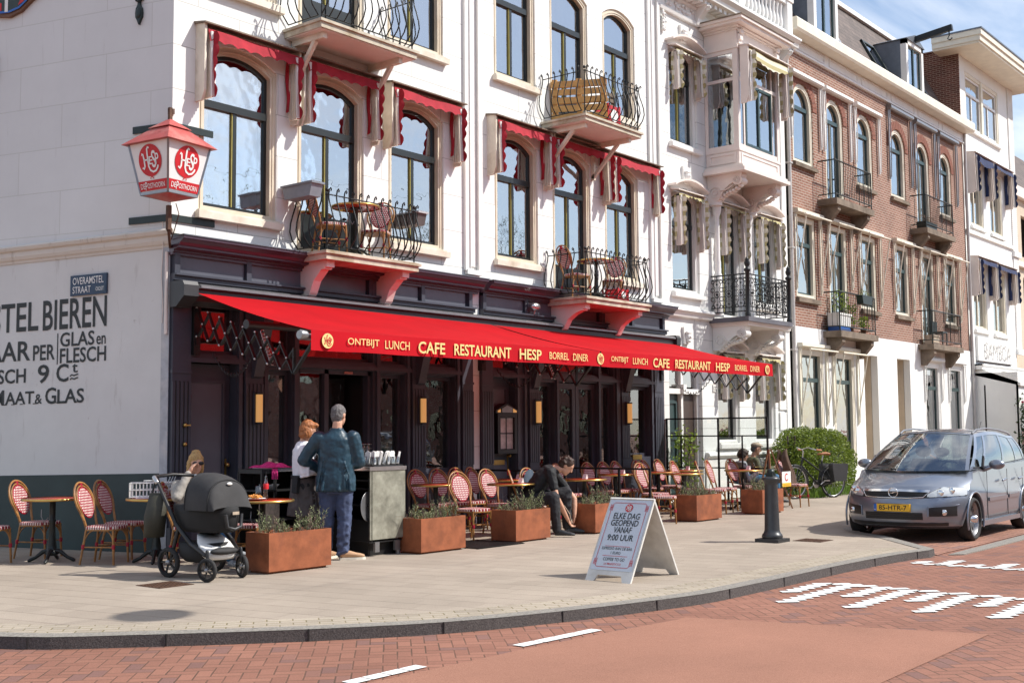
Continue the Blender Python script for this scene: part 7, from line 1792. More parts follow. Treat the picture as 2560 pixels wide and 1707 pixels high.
def shoe(mb, heel, d, s=1.0, low=True):
    h = V3(heel); d = V3(d).normalized(); up = V3((0, 0, 1)); r = d.cross(up)
    secs = [(h+d*-.03*s+up*.045, .028*s, .042), (h+up*.048, .038*s, .046), (h+d*.08*s+up*.045, .040*s, .042), (h+d*.15*s+up*.034, .046*s, .030), (h+d*.21*s+up*.028, .043*s, .024), (h+d*.25*s+up*.022, .022*s, .016)]
    mb.loft([(c, a, b, r, up) for c, a, b in secs], 12)
def sole(mb, heel, d, s=1.0, z=0):
    h = V3(heel); d = V3(d).normalized(); r = d.cross(V3((0, 0, 1)))
    o = [(-.045, .02), (-.04, .036), (.05, .042), (.15, .05), (.22, .044), (.262, .02)]
    P = [h+d*a*s+r*b*s for a, b in o]+[h+d*a*s-r*b*s for a, b in reversed(o)]
    mb.prism([(p.x, p.y) for p in P], h.z+z, h.z+z+.026, 'z')
# 1 man standing with his back to the camera ------------------------
P = V3((.77, -2.26, 0)); f = V3((.776, .63, 0)); r = V3((.63, -.776, 0)); U3 = V3((0, 0, 1))
def at_(s, l, z): return P+r*s+f*l+U3*z
pm_ = thing('person', 'grey haired man in a dark blue jacket standing with his back to us', 'person', tuple(P))
HC = at_(.03, .02, 1.695); fd_ = (f+r*.45).normalized()
mb = MB(); head(mb, HC, fd_, s=1.0)
mb.cap(at_(.02, -.02, 1.60), at_(.01, -.02, 1.46), .058, .066); 
mb.loft([(at_(0, 0, .90), .17, .12, r, f), (at_(0, 0, 1.05), .155, .11, r, f), (at_(0, 0, 1.25), .175, .12, r, f), (at_(0, -.01, 1.42), .19, .11, r, f), (at_(0, -.01, 1.49), .10, .08, r, f)])
shL, shR = at_(-.205, -.01, 1.43), at_(.205, -.01, 1.43)
elL, elR = at_(-.385, .0, 1.17), at_(.275, .02, 1.14); wrL, wrR = at_(-.16, .20, 1.02), at_(.16, .26, 1.10)
for a, b, c in ((shL, elL, wrL), (shR, elR, wrR)): mb.limb([a, b, c], [.055, .045, .03])
hand(mb, wrL, (.35, .9, 0), -U3, 1, .5); hand(mb, wrR, f-r*.6, -U3, -1, .5)
hips = ((-.095, 0), (.095, 0))
ftL, ftR = at_(-.12, .06, .075), at_(.09, -.02, .075); knL, knR = at_(-.105, .03, .48), at_(.105, .0, .48)
mb.limb([at_(-.09, 0, .90), knL, ftL], [.09, .06, .042]); mb.limb([at_(.09, 0, .90), knR, ftR], [.09, .06, .042])
fuse('body', mb, SKIN, pm_, .009, 3) if False else None
body = fuse('body', mb, SKIN, pm_, .009, 3)
hairblob(HC, fd_, U3, 1.0, [(-.012, 0, .045, .102, .083, .090), (-.045, 0, .0, .070, .076, .085), (-.05, 0, -.045, .048, .066, .05)], 'hair', HAIR_G, pm_)
mb = MB()
mb.loft([(at_(0, -.0, .80), .235, .165, r, f), (at_(0, 0, .92), .235, .17, r, f), (at_(0, 0, 1.08), .215, .155, r, f), (at_(0, 0, 1.27), .215, .15, r, f), (at_(0, -.01, 1.41), .21, .13, r, f), (at_(0, -.01, 1.47), .15, .10, r, f), (at_(0.01, -.01, 1.52), .085, .08, r, f), (at_(0.01, -.01, 1.55), .082, .078, r, f)], 20)
mb.limb([shL, elL, wrL+(elL-wrL).normalized()*.03], [.088, .076, .060]); mb.limb([shR, elR, wrR+(elR-wrR).normalized()*.03], [.088, .076, .060])
for k in range(7): mb.limb([at_(-.2+.065*k, -.15-.02*math.sin(k*2), .82), at_(-.17+.058*k, -.145, .98), at_(-.12+.04*k, -.138+.01*math.sin(k*3), 1.2+.05*math.sin(k*5))], [.02, .014, .006], 6)
for k in range(3): mb.limb([elL+V3((0, 0, .05-.05*k))-f*.05, elL+V3((.06, .0, .04-.05*k))-f*.06], [.022, .015], 6); mb.limb([elR+V3((0, 0, .06-.05*k))-f*.05, elR-r*.07+V3((0, 0, .07-.05*k))-f*.05], [.022, .015], 6)
fuse('jacket', mb, COAT, pm_, .011, 3, .022, .075)
mb = MB(); mb.loft([(at_(0, 0, .78), .19, .14, r, f), (at_(0, 0, .92), .18, .135, r, f), (at_(0, 0, 1.0), .17, .12, r, f)])
for hx, kn, ft in ((-.095, knL, ftL), (.095, knR, ftR)):
    mb.limb([at_(hx, 0, .86), kn, ft+U3*.05], [.118, .088, .072])
    for k in range(5): q = kn.lerp(ft, .25*k); mb.limb([q-f*.05-r*.05, q-f*.06+r*.05+U3*.03], [.03, .024], 6)
fuse('trousers', mb, JEANS, pm_, .011, 3, .022, .06)
for ft, dd_ in ((ftL, f+r*.3), (ftR, f*.25+r)):
    h = V3((ft.x, ft.y, 0)); mb = MB(); shoe(mb, h+U3*.018, dd_, 1.02); so_ = fuse('shoe', mb, SHOE, pm_, .008, 2)
    mb = MB(); sole(mb, h, dd_, 1.02); obj('sole', mb, SHOEW, so_)
# 2 waitress ---------------------------------------------------------
P = V3((.68, -1.78, 0)); f = V3((.82, -.57, 0)).normalized(); r = V3((f.y, -f.x, 0))
pw_ = thing('person', 'ginger haired waitress in a white shirt and grey apron facing right', 'person', tuple(P))
HC = at_(0, .06, 1.52); fd_ = V3((.9, -.25, -.18)).normalized()
mb = MB(); head(mb, HC, fd_, s=.96); mb.cap(at_(0, .01, 1.42), at_(0, -.01, 1.32), .048, .055)
mb.loft([(at_(0, 0, .88), .16, .12, r, f), (at_(0, 0, 1.0), .14, .105, r, f), (at_(0, 0, 1.15), .15, .11, r, f), (at_(0, -.01, 1.28), .165, .10, r, f), (at_(0, -.01, 1.34), .09, .07, r, f)])
shL, shR = at_(-.17, -.01, 1.28), at_(.17, -.01, 1.28); elL, elR = at_(-.20, .0, 1.02), at_(.20, -.02, 1.03); wrL, wrR = at_(-.08, .24, 1.05), at_(.06, .24, 1.04)
for a, b, c in ((shL, elL, wrL), (shR, elR, wrR)): mb.limb([a, b, c], [.046, .038, .025])
hand(mb, wrL, f+r*.3, -U3, 1, .6, .92); hand(mb, wrR, f-r*.3, -U3, -1, .6, .92)
for hx in (-.08, .08): mb.limb([at_(hx, 0, .85), at_(hx, .02, .46), at_(hx, -.01, .07)], [.08, .055, .038])
fuse('body', mb, SKIN, pw_, .009, 3)
hb_ = hairblob(HC, fd_, U3, .96, [(-.01, 0, .05, .102, .084, .085), (-.05, 0, .0, .072, .08, .09), (-.03, .06, -.03, .06, .03, .08), (-.03, -.06, -.03, .06, .03, .08), (-.06, 0, -.06, .05, .07, .06), (.06, .03, .075, .05, .05, .035), (-.03, .0, .11, .05, .045, .03), (.085, .0, .09, .03, .035, .02)], 'hair', HAIR_R, pw_)
mb = MB(); rr_ = fd_.cross(U3).normalized()
for k in (-1, 1): mb.tube([HC+fd_*.092+rr_*k*.032+V3((0, 0, .014))+rr_*.026*math.cos(a)+U3*.02*math.sin(a) for a in [2*PI*q/12 for q in range(13)]], .004, 4)
obj('spectacles', mb, BLACK, pw_)
mb = MB(); mb.loft([(at_(0, 0, .92), .172, .13, r, f), (at_(0, 0, 1.0), .16, .125, r, f), (at_(0, 0, 1.15), .17, .13, r, f), (at_(0, -.01, 1.28), .18, .115, r, f), (at_(0, -.01, 1.34), .10, .085, r, f), (at_(0, 0, 1.39), .065, .065, r, f)], 18)
mb.limb([shL, elL, elL.lerp(wrL, .75)], [.07, .064, .05]); mb.limb([shR, elR, elR.lerp(wrR, .75)], [.07, .064, .05])
for k in range(4): mb.limb([elR+V3((0, 0, .06-.04*k))-f*.03+r*.03, elR+f*.06+V3((0, 0, .05-.03*k))+r*.05], [.02, .014], 6)
fuse('shirt', mb, SHIRTW, pw_, .010, 3, .018, .05)
mb = MB()
for hx in (-.085, .085): mb.limb([at_(hx, 0, .86), at_(hx, .02, .46), at_(hx, -.01, .10)], [.105, .08, .062])
mb.loft([(at_(0, 0, .78), .175, .14, r, f), (at_(0, 0, .95), .165, .13, r, f)]); fuse('trousers', mb, BLACKC, pw_, .013, 3)
mb = MB(); mb.loft([(at_(0, .01, .50), .235, .20, r, f), (at_(0, .01, .62), .215, .185, r, f), (at_(0, .0, .80), .19, .155, r, f), (at_(0, 0, .97), .175, .142, r, f)], 20)
for k in range(6): mb.limb([at_(.12-.05*k, .18-.02*abs(k-2), .52), at_(.10-.04*k, .15, .8)], [.02, .008], 6); mb.limb([at_(.21, -.1+.05*k, .52), at_(.18, -.08+.04*k, .8)], [.018, .008], 6)
fuse('apron', mb, APRON, pw_, .012, 3, .022, .07)
mb = MB(); mb.loft([(at_(0, 0, .945), .182, .149, r, f), (at_(0, 0, .985), .182, .149, r, f)], 20); bl = obj('belt', mb, BLACKC, pw_)
mb = MB(); mb.box(-.05, .05, -.03, .03, -.19, .0, Matrix.Translation(at_(.20, -.10, .97)) @ Matrix.Rotation(.5, 4, 'Z') @ Matrix.Rotation(.15, 4, 'Y')); obj('wallet_pouch', mb, BLACKC, pw_)
for hx in (-.08, .08): mb = MB(); shoe(mb, at_(hx, -.01, 0)+U3*.004, f, .92); fuse('shoe', mb, SHOEK, pw_, .009, 2)
# 3 woman seated behind the pram --------------------------------------
P = V3((-.50, -1.20, 0)); f = V3((-.12, -.99, 0)).normalized(); r = V3((f.y, -f.x, 0))
ps_ = thing('person', 'blond woman in sunglasses and a pale jacket seated behind the pram', 'person', tuple(P))
HC = at_(-.02, .06, 1.15); fd_ = V3((-.35, -.93, -.12)).normalized()
mb = MB(); head(mb, HC, fd_, s=.95); mb.cap(at_(0, .02, 1.06), at_(0, -.02, .95), .046, .054)
mb.loft([(at_(0, 0, .47), .17, .13, r, f), (at_(0, -.02, .62), .145, .11, r, f), (at_(0, -.03, .80), .155, .115, r, f), (at_(0, -.02, .92), .165, .10, r, f), (at_(0, -.01, .97), .08, .07, r, f)])
shL, shR = at_(-.17, -.02, .90), at_(.17, -.02, .90); elR, wrR = at_(.27, .16, .78), at_(.115, .15, 1.05); elL, wrL = at_(-.26, .10, .68), at_(-.20, .32, .78)
for a, b, c in ((shL, elL, wrL), (shR, elR, wrR)): mb.limb([a, b, c], [.046, .038, .026])
hand(mb, wrR, (U3*.8-r*.4+f*.1), -r, 1, .35, .92); hand(mb, wrL, f-r*-.4, -U3, 1, .4, .92)
knR, knL = at_(.08, .44, .52), at_(-.14, .46, .50); ftR, ftL = at_(-.02, .78, .22), at_(-.08, .74, .08)
mb.limb([at_(.08, 0, .50), knR, ftR], [.085, .058, .04]); mb.limb([at_(-.09, 0, .50), knL, ftL], [.085, .058, .04])
fuse('body', mb, SKIN, ps_, .009, 3)
hairblob(HC, fd_, U3, .95, [(-.01, 0, .05, .104, .088, .088), (-.05, 0, .0, .075, .085, .10), (-.02, .075, -.04, .05, .03, .10), (-.02, -.075, -.04, .05, .03, .10), (-.05, .05, -.12, .05, .05, .07), (-.05, -.05, -.12, .05, .05, .07), (-.02, 0, .13, .06, .055, .035)], 'hair', HAIR_B, ps_)
mb = MB(); rr_ = fd_.cross(U3).normalized()
for k in (-1, 1): mb.ell(HC+fd_*.095+rr_*k*.034+V3((0, 0, .012)), (.034, .010, .022), Matrix((rr_, fd_, rr_.cross(fd_))).transposed(), 10, 7)
mb.tube([HC+fd_*.10-rr_*.06+U3*.02, HC+fd_*.10+rr_*.06+U3*.02], .004, 5); obj('sunglasses', mb, BLACK, ps_)
mb = MB(); mb.loft([(at_(0, 0, .46), .19, .15, r, f), (at_(0, -.02, .62), .17, .135, r, f), (at_(0, -.03, .80), .175, .135, r, f), (at_(0, -.02, .92), .175, .115, r, f), (at_(0, -.01, .98), .085, .08, r, f)], 18)
mb.limb([shL, elL, wrL], [.07, .062, .048]); mb.limb([shR, elR, elR.lerp(wrR, .9)], [.07, .062, .048]); fuse('jacket', mb, pm('grey_beige_jacket', (.36, .33, .29), .8, 0, .15, 8, .4, 10), ps_, .011, 3, .02, .06)
mb = MB(); mb.limb([at_(.08, 0, .50), knR, ftR+U3*.03], [.10, .075, .055]); mb.limb([at_(-.09, 0, .50), knL, ftL+U3*.03], [.10, .075, .055]); mb.ell(at_(0, 0, .5), (.19, .15, .1)); fuse('jeans', mb, BLUEJEAN, ps_, .012, 3)
for ft, dd_ in ((ftR, V3((.5, -.8, -.1))), (ftL, f)):
    mb = MB(); shoe(mb, ft-U3*.065, dd_, .95); fuse('shoe', mb, pm('grey_trainer_%d' % int(ft.z*100), (.30, .32, .35), .7, 0, .4, 30), ps_, .009, 2)
# 4 bent man tying his shoe --------------------------------------------
P = V3((4.70, -2.13, 0)); f = V3((.63, -.776, 0)); r = V3((f.y, -f.x, 0))   # r: his right, towards the camera
pb_ = thing('person', 'curly haired man in black bending forward on a chair to tie his shoe', 'person', tuple(P))
HC = at_(.02, .50, .985); fd_ = (f*.75-U3*.62+r*.15).normalized(); up_ = (f*.62+U3*.75).normalized()
mb = MB(); head(mb, HC, fd_, up_, 1.0)
mb.cap(HC-up_*.08-fd_*.03, at_(0, .33, .94), .056, .064)
dT = (f*.66+U3*.75).normalized(); nT = (f*.75-U3*.66)
mb.loft([(at_(0, -.06, .50), .17, .13, r, nT), (at_(0, .03, .64), .16, .12, r, nT), (at_(0, .14, .80), .18, .12, r, nT), (at_(0, .27, .92), .185, .105, r, nT), (at_(0, .33, .95), .09, .07, r, nT)])
shR, shL = at_(.19, .26, .90), at_(-.19, .30, .90); elR, elL = at_(.26, .34, .56), at_(-.20, .62, .50); wrR, wrL = at_(-.02, .52, .20), at_(-.14, .62, .24)
for a, b, c in ((shR, elR, wrR), (shL, elL, wrL)): mb.limb([a, b, a.lerp(b, .5)], [.05, .042, .05]); mb.limb([b, b.lerp(c, .4), c], [.042, .042, .026])
hand(mb, wrR, (f*.45-U3*.8-r*.3), f, -1, .55, 1.0); hand(mb, wrL, (-U3*.85-f*.15), -f, 1, .55, 1.0)
knR, ftR = at_(.34, .30, .55), at_(.36, .34, .08); knL, ftL = at_(-.10, .50, .60), at_(-.10, .50, .085)
mb.limb([at_(.09, 0, .50), knR, ftR], [.09, .062, .042]); mb.limb([at_(-.09, 0, .50), knL, ftL], [.09, .062, .042])
fuse('body', mb, SKIN, pb_, .009, 3)
rr = random.Random(4); mb = MB(); rh_ = fd_.cross(up_).normalized()
for (a, b, h, q) in ((-.01, 0, .05, .10), (-.05, 0, 0, .09)): mb.ell(HC+fd_*a+up_*h, q*.93)
for k in range(70):
    v = V3((rr.gauss(0, 1), rr.gauss(0, 1), rr.gauss(0, 1))).normalized()
    if v.dot(fd_) > .45 or v.dot(up_) < -.35: continue
    mb.ell(HC+up_*.03-fd_*.015+v*.095, rr.uniform(.018, .034), None, 7, 5)
fuse('hair', mb, HAIR_K, pb_, .010, 1)
mb = MB(); mb.loft([(at_(0, -.07, .49), .19, .15, r, nT), (at_(0, .03, .64), .185, .14, r, nT), (at_(0, .14, .80), .20, .14, r, nT), (at_(0, .27, .915), .20, .125, r, nT), (at_(0, .34, .955), .10, .085, r, nT)], 18)
mb.limb([shR, shR.lerp(elR, .62)], [.08, .066]); mb.limb([shL, shL.lerp(elL, .62)], [.08, .066]); fuse('t_shirt', mb, BLACKC, pb_, .011, 3, .02, .06)
mb = MB(); mb.limb([at_(.09, 0, .50), knR, ftR+U3*.03], [.115, .088, .066]); mb.limb([at_(-.09, 0, .50), knL, ftL+U3*.04], [.115, .088, .066]); mb.ell(at_(0, 0, .5), (.19, .17, .12))
for k in range(4): q = knL.lerp(ftL, .22*k); mb.limb([q+r*.05-f*.03, q+r*.06+f*.05+U3*.03], [.03, .022], 6)
fuse('trousers', mb, pm('faded_black_trousers', (.022, .022, .026), .85, 0, .25, 8, .4, 12), pb_, .011, 3, .02, .06)
for ft, dd_ in ((ftR, f+r*.3), (ftL, f*1.0+r*.05)):
    h = V3((ft.x, ft.y, 0)); mb = MB(); shoe(mb, h+U3*.016, dd_, 1.05); so_ = fuse('shoe', mb, SHOEK, pb_, .008, 2)
    mb = MB(); mb.tube([h+f*.10+U3*.09, h+f*.16+r*.03+U3*.09, h+f*.2+r*.05+U3*.05], .004, 4); obj('lace', mb, SHOEK, so_)
mb = MB(); mb.tube([at_(.03, .46, .42), at_(.02, .54, .30), at_(-.03, .56, .20), at_(-.06, .56, .12)], .006, 4); obj('cord', mb, BEIGEC, pb_)
# 5/6 couple at the far end ------------------------------------------------
def seated(P_, f_, lab, hz, coat, hairm, hairparts, scarf=False, cap=False, jeans=BLUEJEAN, hands=(.34, .62), s=1.0, glasses=False):
    global P, f, r
    P = V3(P_); f = V3(f_).normalized(); r = V3((f.y, -f.x, 0))
    t = thing('person', lab, 'person', tuple(P))
    HC = at_(0, .07, hz); fd_ = (f*.95-U3*.25).normalized(); k = hz-.20
    mb = MB(); head(mb, HC, fd_, s=s); mb.cap(at_(0, .03, hz-.09), at_(0, -.01, hz-.2), .05, .056)
    mb.loft([(at_(0, -.02, .47), .17, .13, r, f), (at_(0, -.03, .62), .155, .12, r, f), (at_(0, -.03, k-.12), .17, .12, r, f), (at_(0, -.01, k-.02), .175, .10, r, f), (at_(0, 0, k+.02), .09, .07, r, f)])
    arms = []
    for q in (-1, 1):
        a, b, c = at_(q*.18, -.01, k-.04), at_(q*.23, .07, k-.30), at_(q*.08, hands[0], hands[1]); arms.append((a, b, c)); mb.limb([a, b, c], [.048, .04, .027]); hand(mb, c, f-r*q*.4, -U3, -q, .6)
    legs = []
    for q in (-1, 1):
        a, b, c = at_(q*.09, 0, .50), at_(q*.11, .44, .51), at_(q*.12, .47, .08); legs.append((a, b, c)); mb.limb([a, b, c], [.085, .06, .042])
    fuse('body', mb, SKIN, t, .010, 3)
    hairblob(HC, fd_, U3, s, hairparts, 'hair', hairm, t)
    mb = MB(); mb.loft([(at_(0, -.02, .46), .19, .155, r, f), (at_(0, -.03, .62), .175, .145, r, f), (at_(0, -.03, k-.12), .19, .14, r, f), (at_(0, -.01, k-.02), .185, .115, r, f), (at_(0, 0, k+.035), .08, .075, r, f)], 18)
    for a, b, c in arms: mb.limb([a, b, b.lerp(c, .88)], [.074, .064, .05])
    fuse('jacket', mb, coat, t, .013, 3)
    mb = MB(); mb.ell(at_(0, 0, .5), (.19, .16, .11))
    for a, b, c in legs: mb.limb([a, b, c+U3*.04], [.105, .08, .06])
    fuse('trousers', mb, jeans, t, .013, 3)
    for a, b, c in legs: mb = MB(); shoe(mb, V3((c.x, c.y, .005)), f, 1.0); fuse('shoe', mb, SHOEK, t, .010, 2)
    if scarf: mb = MB(); mb.tube([at_(.08*math.cos(a), .01+.08*math.sin(a), k+.05) for a in [2*PI*q/14 for q in range(14)]], .035, 8, closed=True); mb.limb([at_(.06, .09, k+.03), at_(.09, .13, k-.18)], [.035, .03]); fuse('scarf', mb, GREYC, t, .012, 2)
    if cap:
        mb = MB(); mb.ell(HC+U3*.075-fd_*.0, (.112, .100, .060), Matrix((f, r, U3)).transposed()); mb.ell(HC+f*.10+U3*.055, (.060, .075, .016), Matrix((f, r, U3)).transposed()); fuse('flat_cap', mb, BEIGEC, t, .010, 2)
    if glasses:
        mb = MB(); rr_ = fd_.cross(U3).normalized()
        for q in (-1, 1): mb.tube([HC+fd_*.095+rr_*q*.033+U3*.012+rr_*.024*math.cos(a)+U3*.02*math.sin(a) for a in [2*PI*w_/10 for w_ in range(11)]], .004, 4); mb.tube([HC+fd_*.09+rr_*q*.06+U3*.015, HC+rr_*q*.078+U3*.01], .003, 4)
        obj('spectacles', mb, BLACK, t)
    return t
seated((12.72, -1.20, 0), (.70, -.71, 0), 'woman with short brown curls and a grey scarf seated at the far end', .98, PURPLEC, HAIR_K, [(-.01, 0, .05, .11, .095, .095), (-.06, 0, 0, .08, .09, .09), (-.02, .07, 0, .06, .035, .07), (-.02, -.07, 0, .06, .035, .07), (.05, 0, .10, .05, .06, .03)], scarf=True, s=.96, glasses=True)
t = seated((13.18, -1.25, 0), (.72, -.69, 0), 'older man in a flat cap and green jacket reading papers', 1.10, OLIVE, HAIR_G, [(-.04, 0, .02, .075, .082, .07), (-.06, 0, -.03, .05, .07, .05)], cap=True, hands=(.42, .72), glasses=True)
mb = MB(); mb.grid(lambda u, v: tuple(at_(-.18+.36*u, .50+.12*v+.04*math.sin(u*3), .70+.26*v)), 6, 4); tag(obj('newspaper', mb, pm('newsprint', (.60, .56, .50), .8, 0, .35, 18)), 'open newspaper held by the man in the flat cap', 'newspaper')
t = thing('bench', 'low wooden slatted bench under the couple at the far end', 'bench', (12.95, -1.1, 0))
BMx = Matrix.Translation((12.93, -1.22, 0)) @ Matrix.Rotation(math.radians(-45), 4, 'Z')
for k in range(3): mb = MB(); mb.box(-.22+.15*k, -.10+.15*k, -.55, .55, .40, .43, BMx); obj('slat', mb, BROWNC, t)
for k in range(2): mb = MB(); mb.box(-.27, -.245, -.55, .55, .55+.18*k, .66+.18*k, BMx); obj('back_slat', mb, BROWNC, t)
for y in (-.45, .45):
    for x in (-.25, .2): mb = MB(); mb.box(x-.02, x+.02, y-.02, y+.02, 0, .80 if x < 0 else .4, BMx); obj('leg', mb, IRON, t)
# ------------------------------------------------------------------ pram
pr = thing('pram', 'charcoal pram with a rounded hood and four black spoked wheels', 'pram', (-1.15, -2.4, 0))
def wheel(c, ax, R0, wd, parent, mats=(RUBBER, BLACK, GREYM), spokes=5, name='wheel'):
    c = V3(c); ax = V3(ax).normalized(); M = ax.to_track_quat('Z', 'Y').to_matrix().to_4x4()
    mb = MB(); mb.lathe([(R0*.80, -wd*.5), (R0*.93, -wd*.5), (R0, -wd*.25), (R0, wd*.25), (R0*.93, wd*.5), (R0*.80, wd*.5), (R0*.80, -wd*.5)], (0, 0, 0), 26, M, caps=False); mb.v = [tuple(V3(p)+c) for p in mb.v]; w_ = obj(name, mb, mats[0], parent)
    if parent.name.startswith('parked'): w_.location = (0, 0, 0)
    mb = MB(); mb.lathe([(R0*.73, -wd*.35), (R0*.80, -wd*.4), (R0*.80, wd*.4), (R0*.73, wd*.35), (R0*.73, -wd*.35)], (0, 0, 0), 24, M, caps=False)
    for k in range(spokes):
        a = 2*PI*k/spokes; d = V3((math.cos(a), math.sin(a), 0)); mb.bar(M @ (d*R0*.1), M @ (d*R0*.76), wd*.35, R0*.10, tuple(M @ V3((0, 0, 1))))
    mb.v = [tuple(V3(p)+(c if False else V3())) for p in mb.v]
    mb.xf(Matrix.Translation(c)); rim = obj('rim', mb, mats[1], w_)
    mb = MB(); mb.lathe([(.001, -wd*.6), (R0*.16, -wd*.6), (R0*.18, 0), (R0*.16, wd*.6), (.001, wd*.6)], (0, 0, 0), 12, M); mb.xf(Matrix.Translation(c)); obj('hub', mb, mats[2], w_)
    return w_
wheel((-1.42, -2.10, .155), (1, .12, 0), .155, .05, pr); wheel((-.80, -2.06, .155), (1, .12, 0), .155, .05, pr)
wheel((-1.44, -2.78, .118), (1, .25, 0), .118, .042, pr); wheel((-.98, -2.75, .118), (1, -.2, 0), .118, .042, pr)
mb = MB()
for x0, x1 in ((-1.40, -1.42), (-.83, -1.0)):
    xb = -1.38 if x0 < -1 else -.86
    mb.limb([V3((xb, -1.80, 1.0)), V3((xb, -2.16, .55)), V3((xb+.0, -2.42, .36)), V3((x1, -2.72, .26))], [.018, .022, .026, .02], 8)
    mb.limb([V3((xb, -2.2, .5)), V3((x0, -2.1, .16))], [.022, .018], 8); mb.cap((x1, -2.75, .30), (x1, -2.77, .17), .018, .018, 8)
obj('chassis', mb, BLACK, pr)
mb = MB(); mb.tube([(-1.38, -1.80, 1.0), (-1.37, -1.74, 1.035), (-1.12, -1.72, 1.05), (-.87, -1.74, 1.035), (-.86, -1.80, 1.0)], .02, 8); hb2 = obj('handlebar', mb, BLACK, pr)
mb = MB(); mb.cap((-1.39, -1.82, .98), (-1.385, -1.77, 1.025), .026, .026, 8); mb.cap((-.85, -1.82, .98), (-.855, -1.77, 1.025), .026, .026, 8); obj('silver_joint', mb, STEEL, hb2)
mb = MB(); mb.loft([((-1.12, -2.32, .47), .20, .40, (1, 0, 0), (0, 1, 0)), ((-1.12, -2.32, .52), .225, .44, (1, 0, 0), (0, 1, 0)), ((-1.12, -2.32, .66), .24, .46, (1, 0, 0), (0, 1, 0)), ((-1.12, -2.32, .74), .245, .465, (1, 0, 0), (0, 1, 0))], 26); cot = obj('carrycot', mb, PRAMK, pr)
mb = MB(); mb.tube([(-1.22, -2.78, .66), (-1.20, -2.79, .53), (-1.12, -2.80, .505), (-1.03, -2.79, .53), (-1.01, -2.77, .66)], .018, 8); obj('grip_strap', mb, DGREYM, cot)
mb = MB(); mb.box(-1.14, -1.06, -2.797, -2.785, .655, .685); obj('cloth_tag', mb, BEIGEC, cot)
mb = MB()
def hoodp(u, v):
    a = PI*u; th = v*PI*.60
    x = -.265*math.cos(a); z = math.sin(a)
    e = (abs(math.cos(a))**2.4+abs(math.sin(a))**2.4)**(-1/2.4)
    yy = -2.42-.36*math.cos(th)+.02*math.sin(3*PI*v)
    return (-1.12+x*e*(.92+.10*math.sin(th)), yy+.02*math.sin(a), .70+.38*z*e*max(.02, math.sin(th))**.62)
mb.grid(hoodp, 28, 16); mb.grid(lambda u, v: tuple(V3((-1.12, -2.42, .74)).lerp(V3(hoodp(u, v)), .965)), 28, 16)
hdo = obj('hood', mb, PRAM, pr, norm=False)
mb = MB()
for v in (.42, .98): mb.tube([hoodp(u/20, v) for u in range(21)], .010, 5)
obj('hood_seam', mb, PRAMK, hdo)
mb = MB(); q = V3(hoodp(.5, .30)); mb.ell(q+V3((0, -.012, .012)), (.035, .012, .016)); obj('white_badge', mb, WHITEP, hdo)
mb = MB(); mb.loft([((-1.16, -2.62, .20), .16, .10, (1, 0, 0), (0, 1, 0)), ((-1.16, -2.60, .26), .21, .14, (1, 0, 0), (0, 1, 0)), ((-1.16, -2.52, .36), .20, .12, (1, 0, 0), (0, 1, .5)), ((-1.16, -2.44, .43), .15, .08, (1, 0, 0), (0, 1, .6))], 18); obj('white_footrest', mb, PRAMW, pr)
mb = MB(); mb.ell((-1.17, -2.70, .285), (.17, .075, .04)); obj('grey_pad', mb, PRAM, pr)
mb = MB(); mb.loft([((-1.14, -2.35, .16), .18, .24, (1, 0, 0), (0, 1, 0)), ((-1.14, -2.35, .22), .25, .30, (1, 0, 0), (0, 1, 0)), ((-1.14, -2.32, .36), .255, .27, (1, 0, 0), (0, 1, 0))], 20); obj('under_basket', mb, PRAMK, pr)
t = thing('shoulder_bag', 'dark olive bag hanging from the pram handle', 'bag', (-1.3, -1.85, .8))
mb = MB(); mb.loft([((-1.40, -1.80, .40), .10, .12, (1, 0, 0), (0, 1, 0)), ((-1.40, -1.82, .62), .11, .13, (1, 0, 0), (0, 1, 0)), ((-1.36, -1.80, .86), .06, .12, (1, 0, 0), (0, 1, 0))], 16); obj('bag_body', mb, pm('olive_black_nylon', (.035, .033, .022), .7, 0, .25, 6, .4, 10), t)
mb = MB(); mb.tube([(-1.36, -1.70, .86), (-1.32, -1.72, 1.05), (-1.36, -1.90, .86)], .012, 5); obj('strap', mb, BLACK, t)
# ------------------------------------------------------------------ parked car (local x from nose to tail)
car = thing('parked_car', 'blue grey family car with a yellow number plate parked at the kerb', 'car', (7.245, -6.46, -.078), rz=math.radians(1))
car.scale = (.955, .955, .955)
OUT = [(.16, .20), (.05, .24), (.015, .34), (.0, .45), (.02, .58), (.07, .70), (.13, .775), (.24, .83), (.45, .905), (.75, .975), (1.02, 1.02), (1.6, 1.03), (2.6, 1.06), (3.5, 1.09), (4.25, 1.10), (4.41, .98), (4.46, .6), (4.44, .36), (4.36, .24), (3.5, .19), (2.0, .18), (1.0, .18)]
def nf(y): k = abs(y)/.9; return .09*k**2+.50*k**3.6
def ws(z): return 1-.055*max(0, (.35-z))/.17-.075*max(0, z-.66)/.4
def cpt(i, y):
    x, z = OUT[i]; k = abs(y)/.9
    if i <= 6: x += nf(y)
    elif i <= 9: x += nf(y)*(.75-.2*(i-7)); z -= .085*k**3
    elif i == 10: z -= .02*k**3
    if i in (15, 16, 17): x -= .30*k**4
    if i == 14: x -= .1*k**3
    return (x, y*ws(z), z)
ys = [-.9, -.885, -.84, -.76, -.62, -.45, -.25, 0, .25, .45, .62, .76, .84, .885, .9]
mb = MB(); n = len(OUT); vs = [cpt(i, y) for y in ys for i in range(n)]
mb.add(vs, [(j*n+i, j*n+(i+1) % n, (j+1)*n+(i+1) % n, (j+1)*n+i) for j in range(len(ys)-1) for i in range(n)], True)
from mathutils.geometry import tessellate_polygon
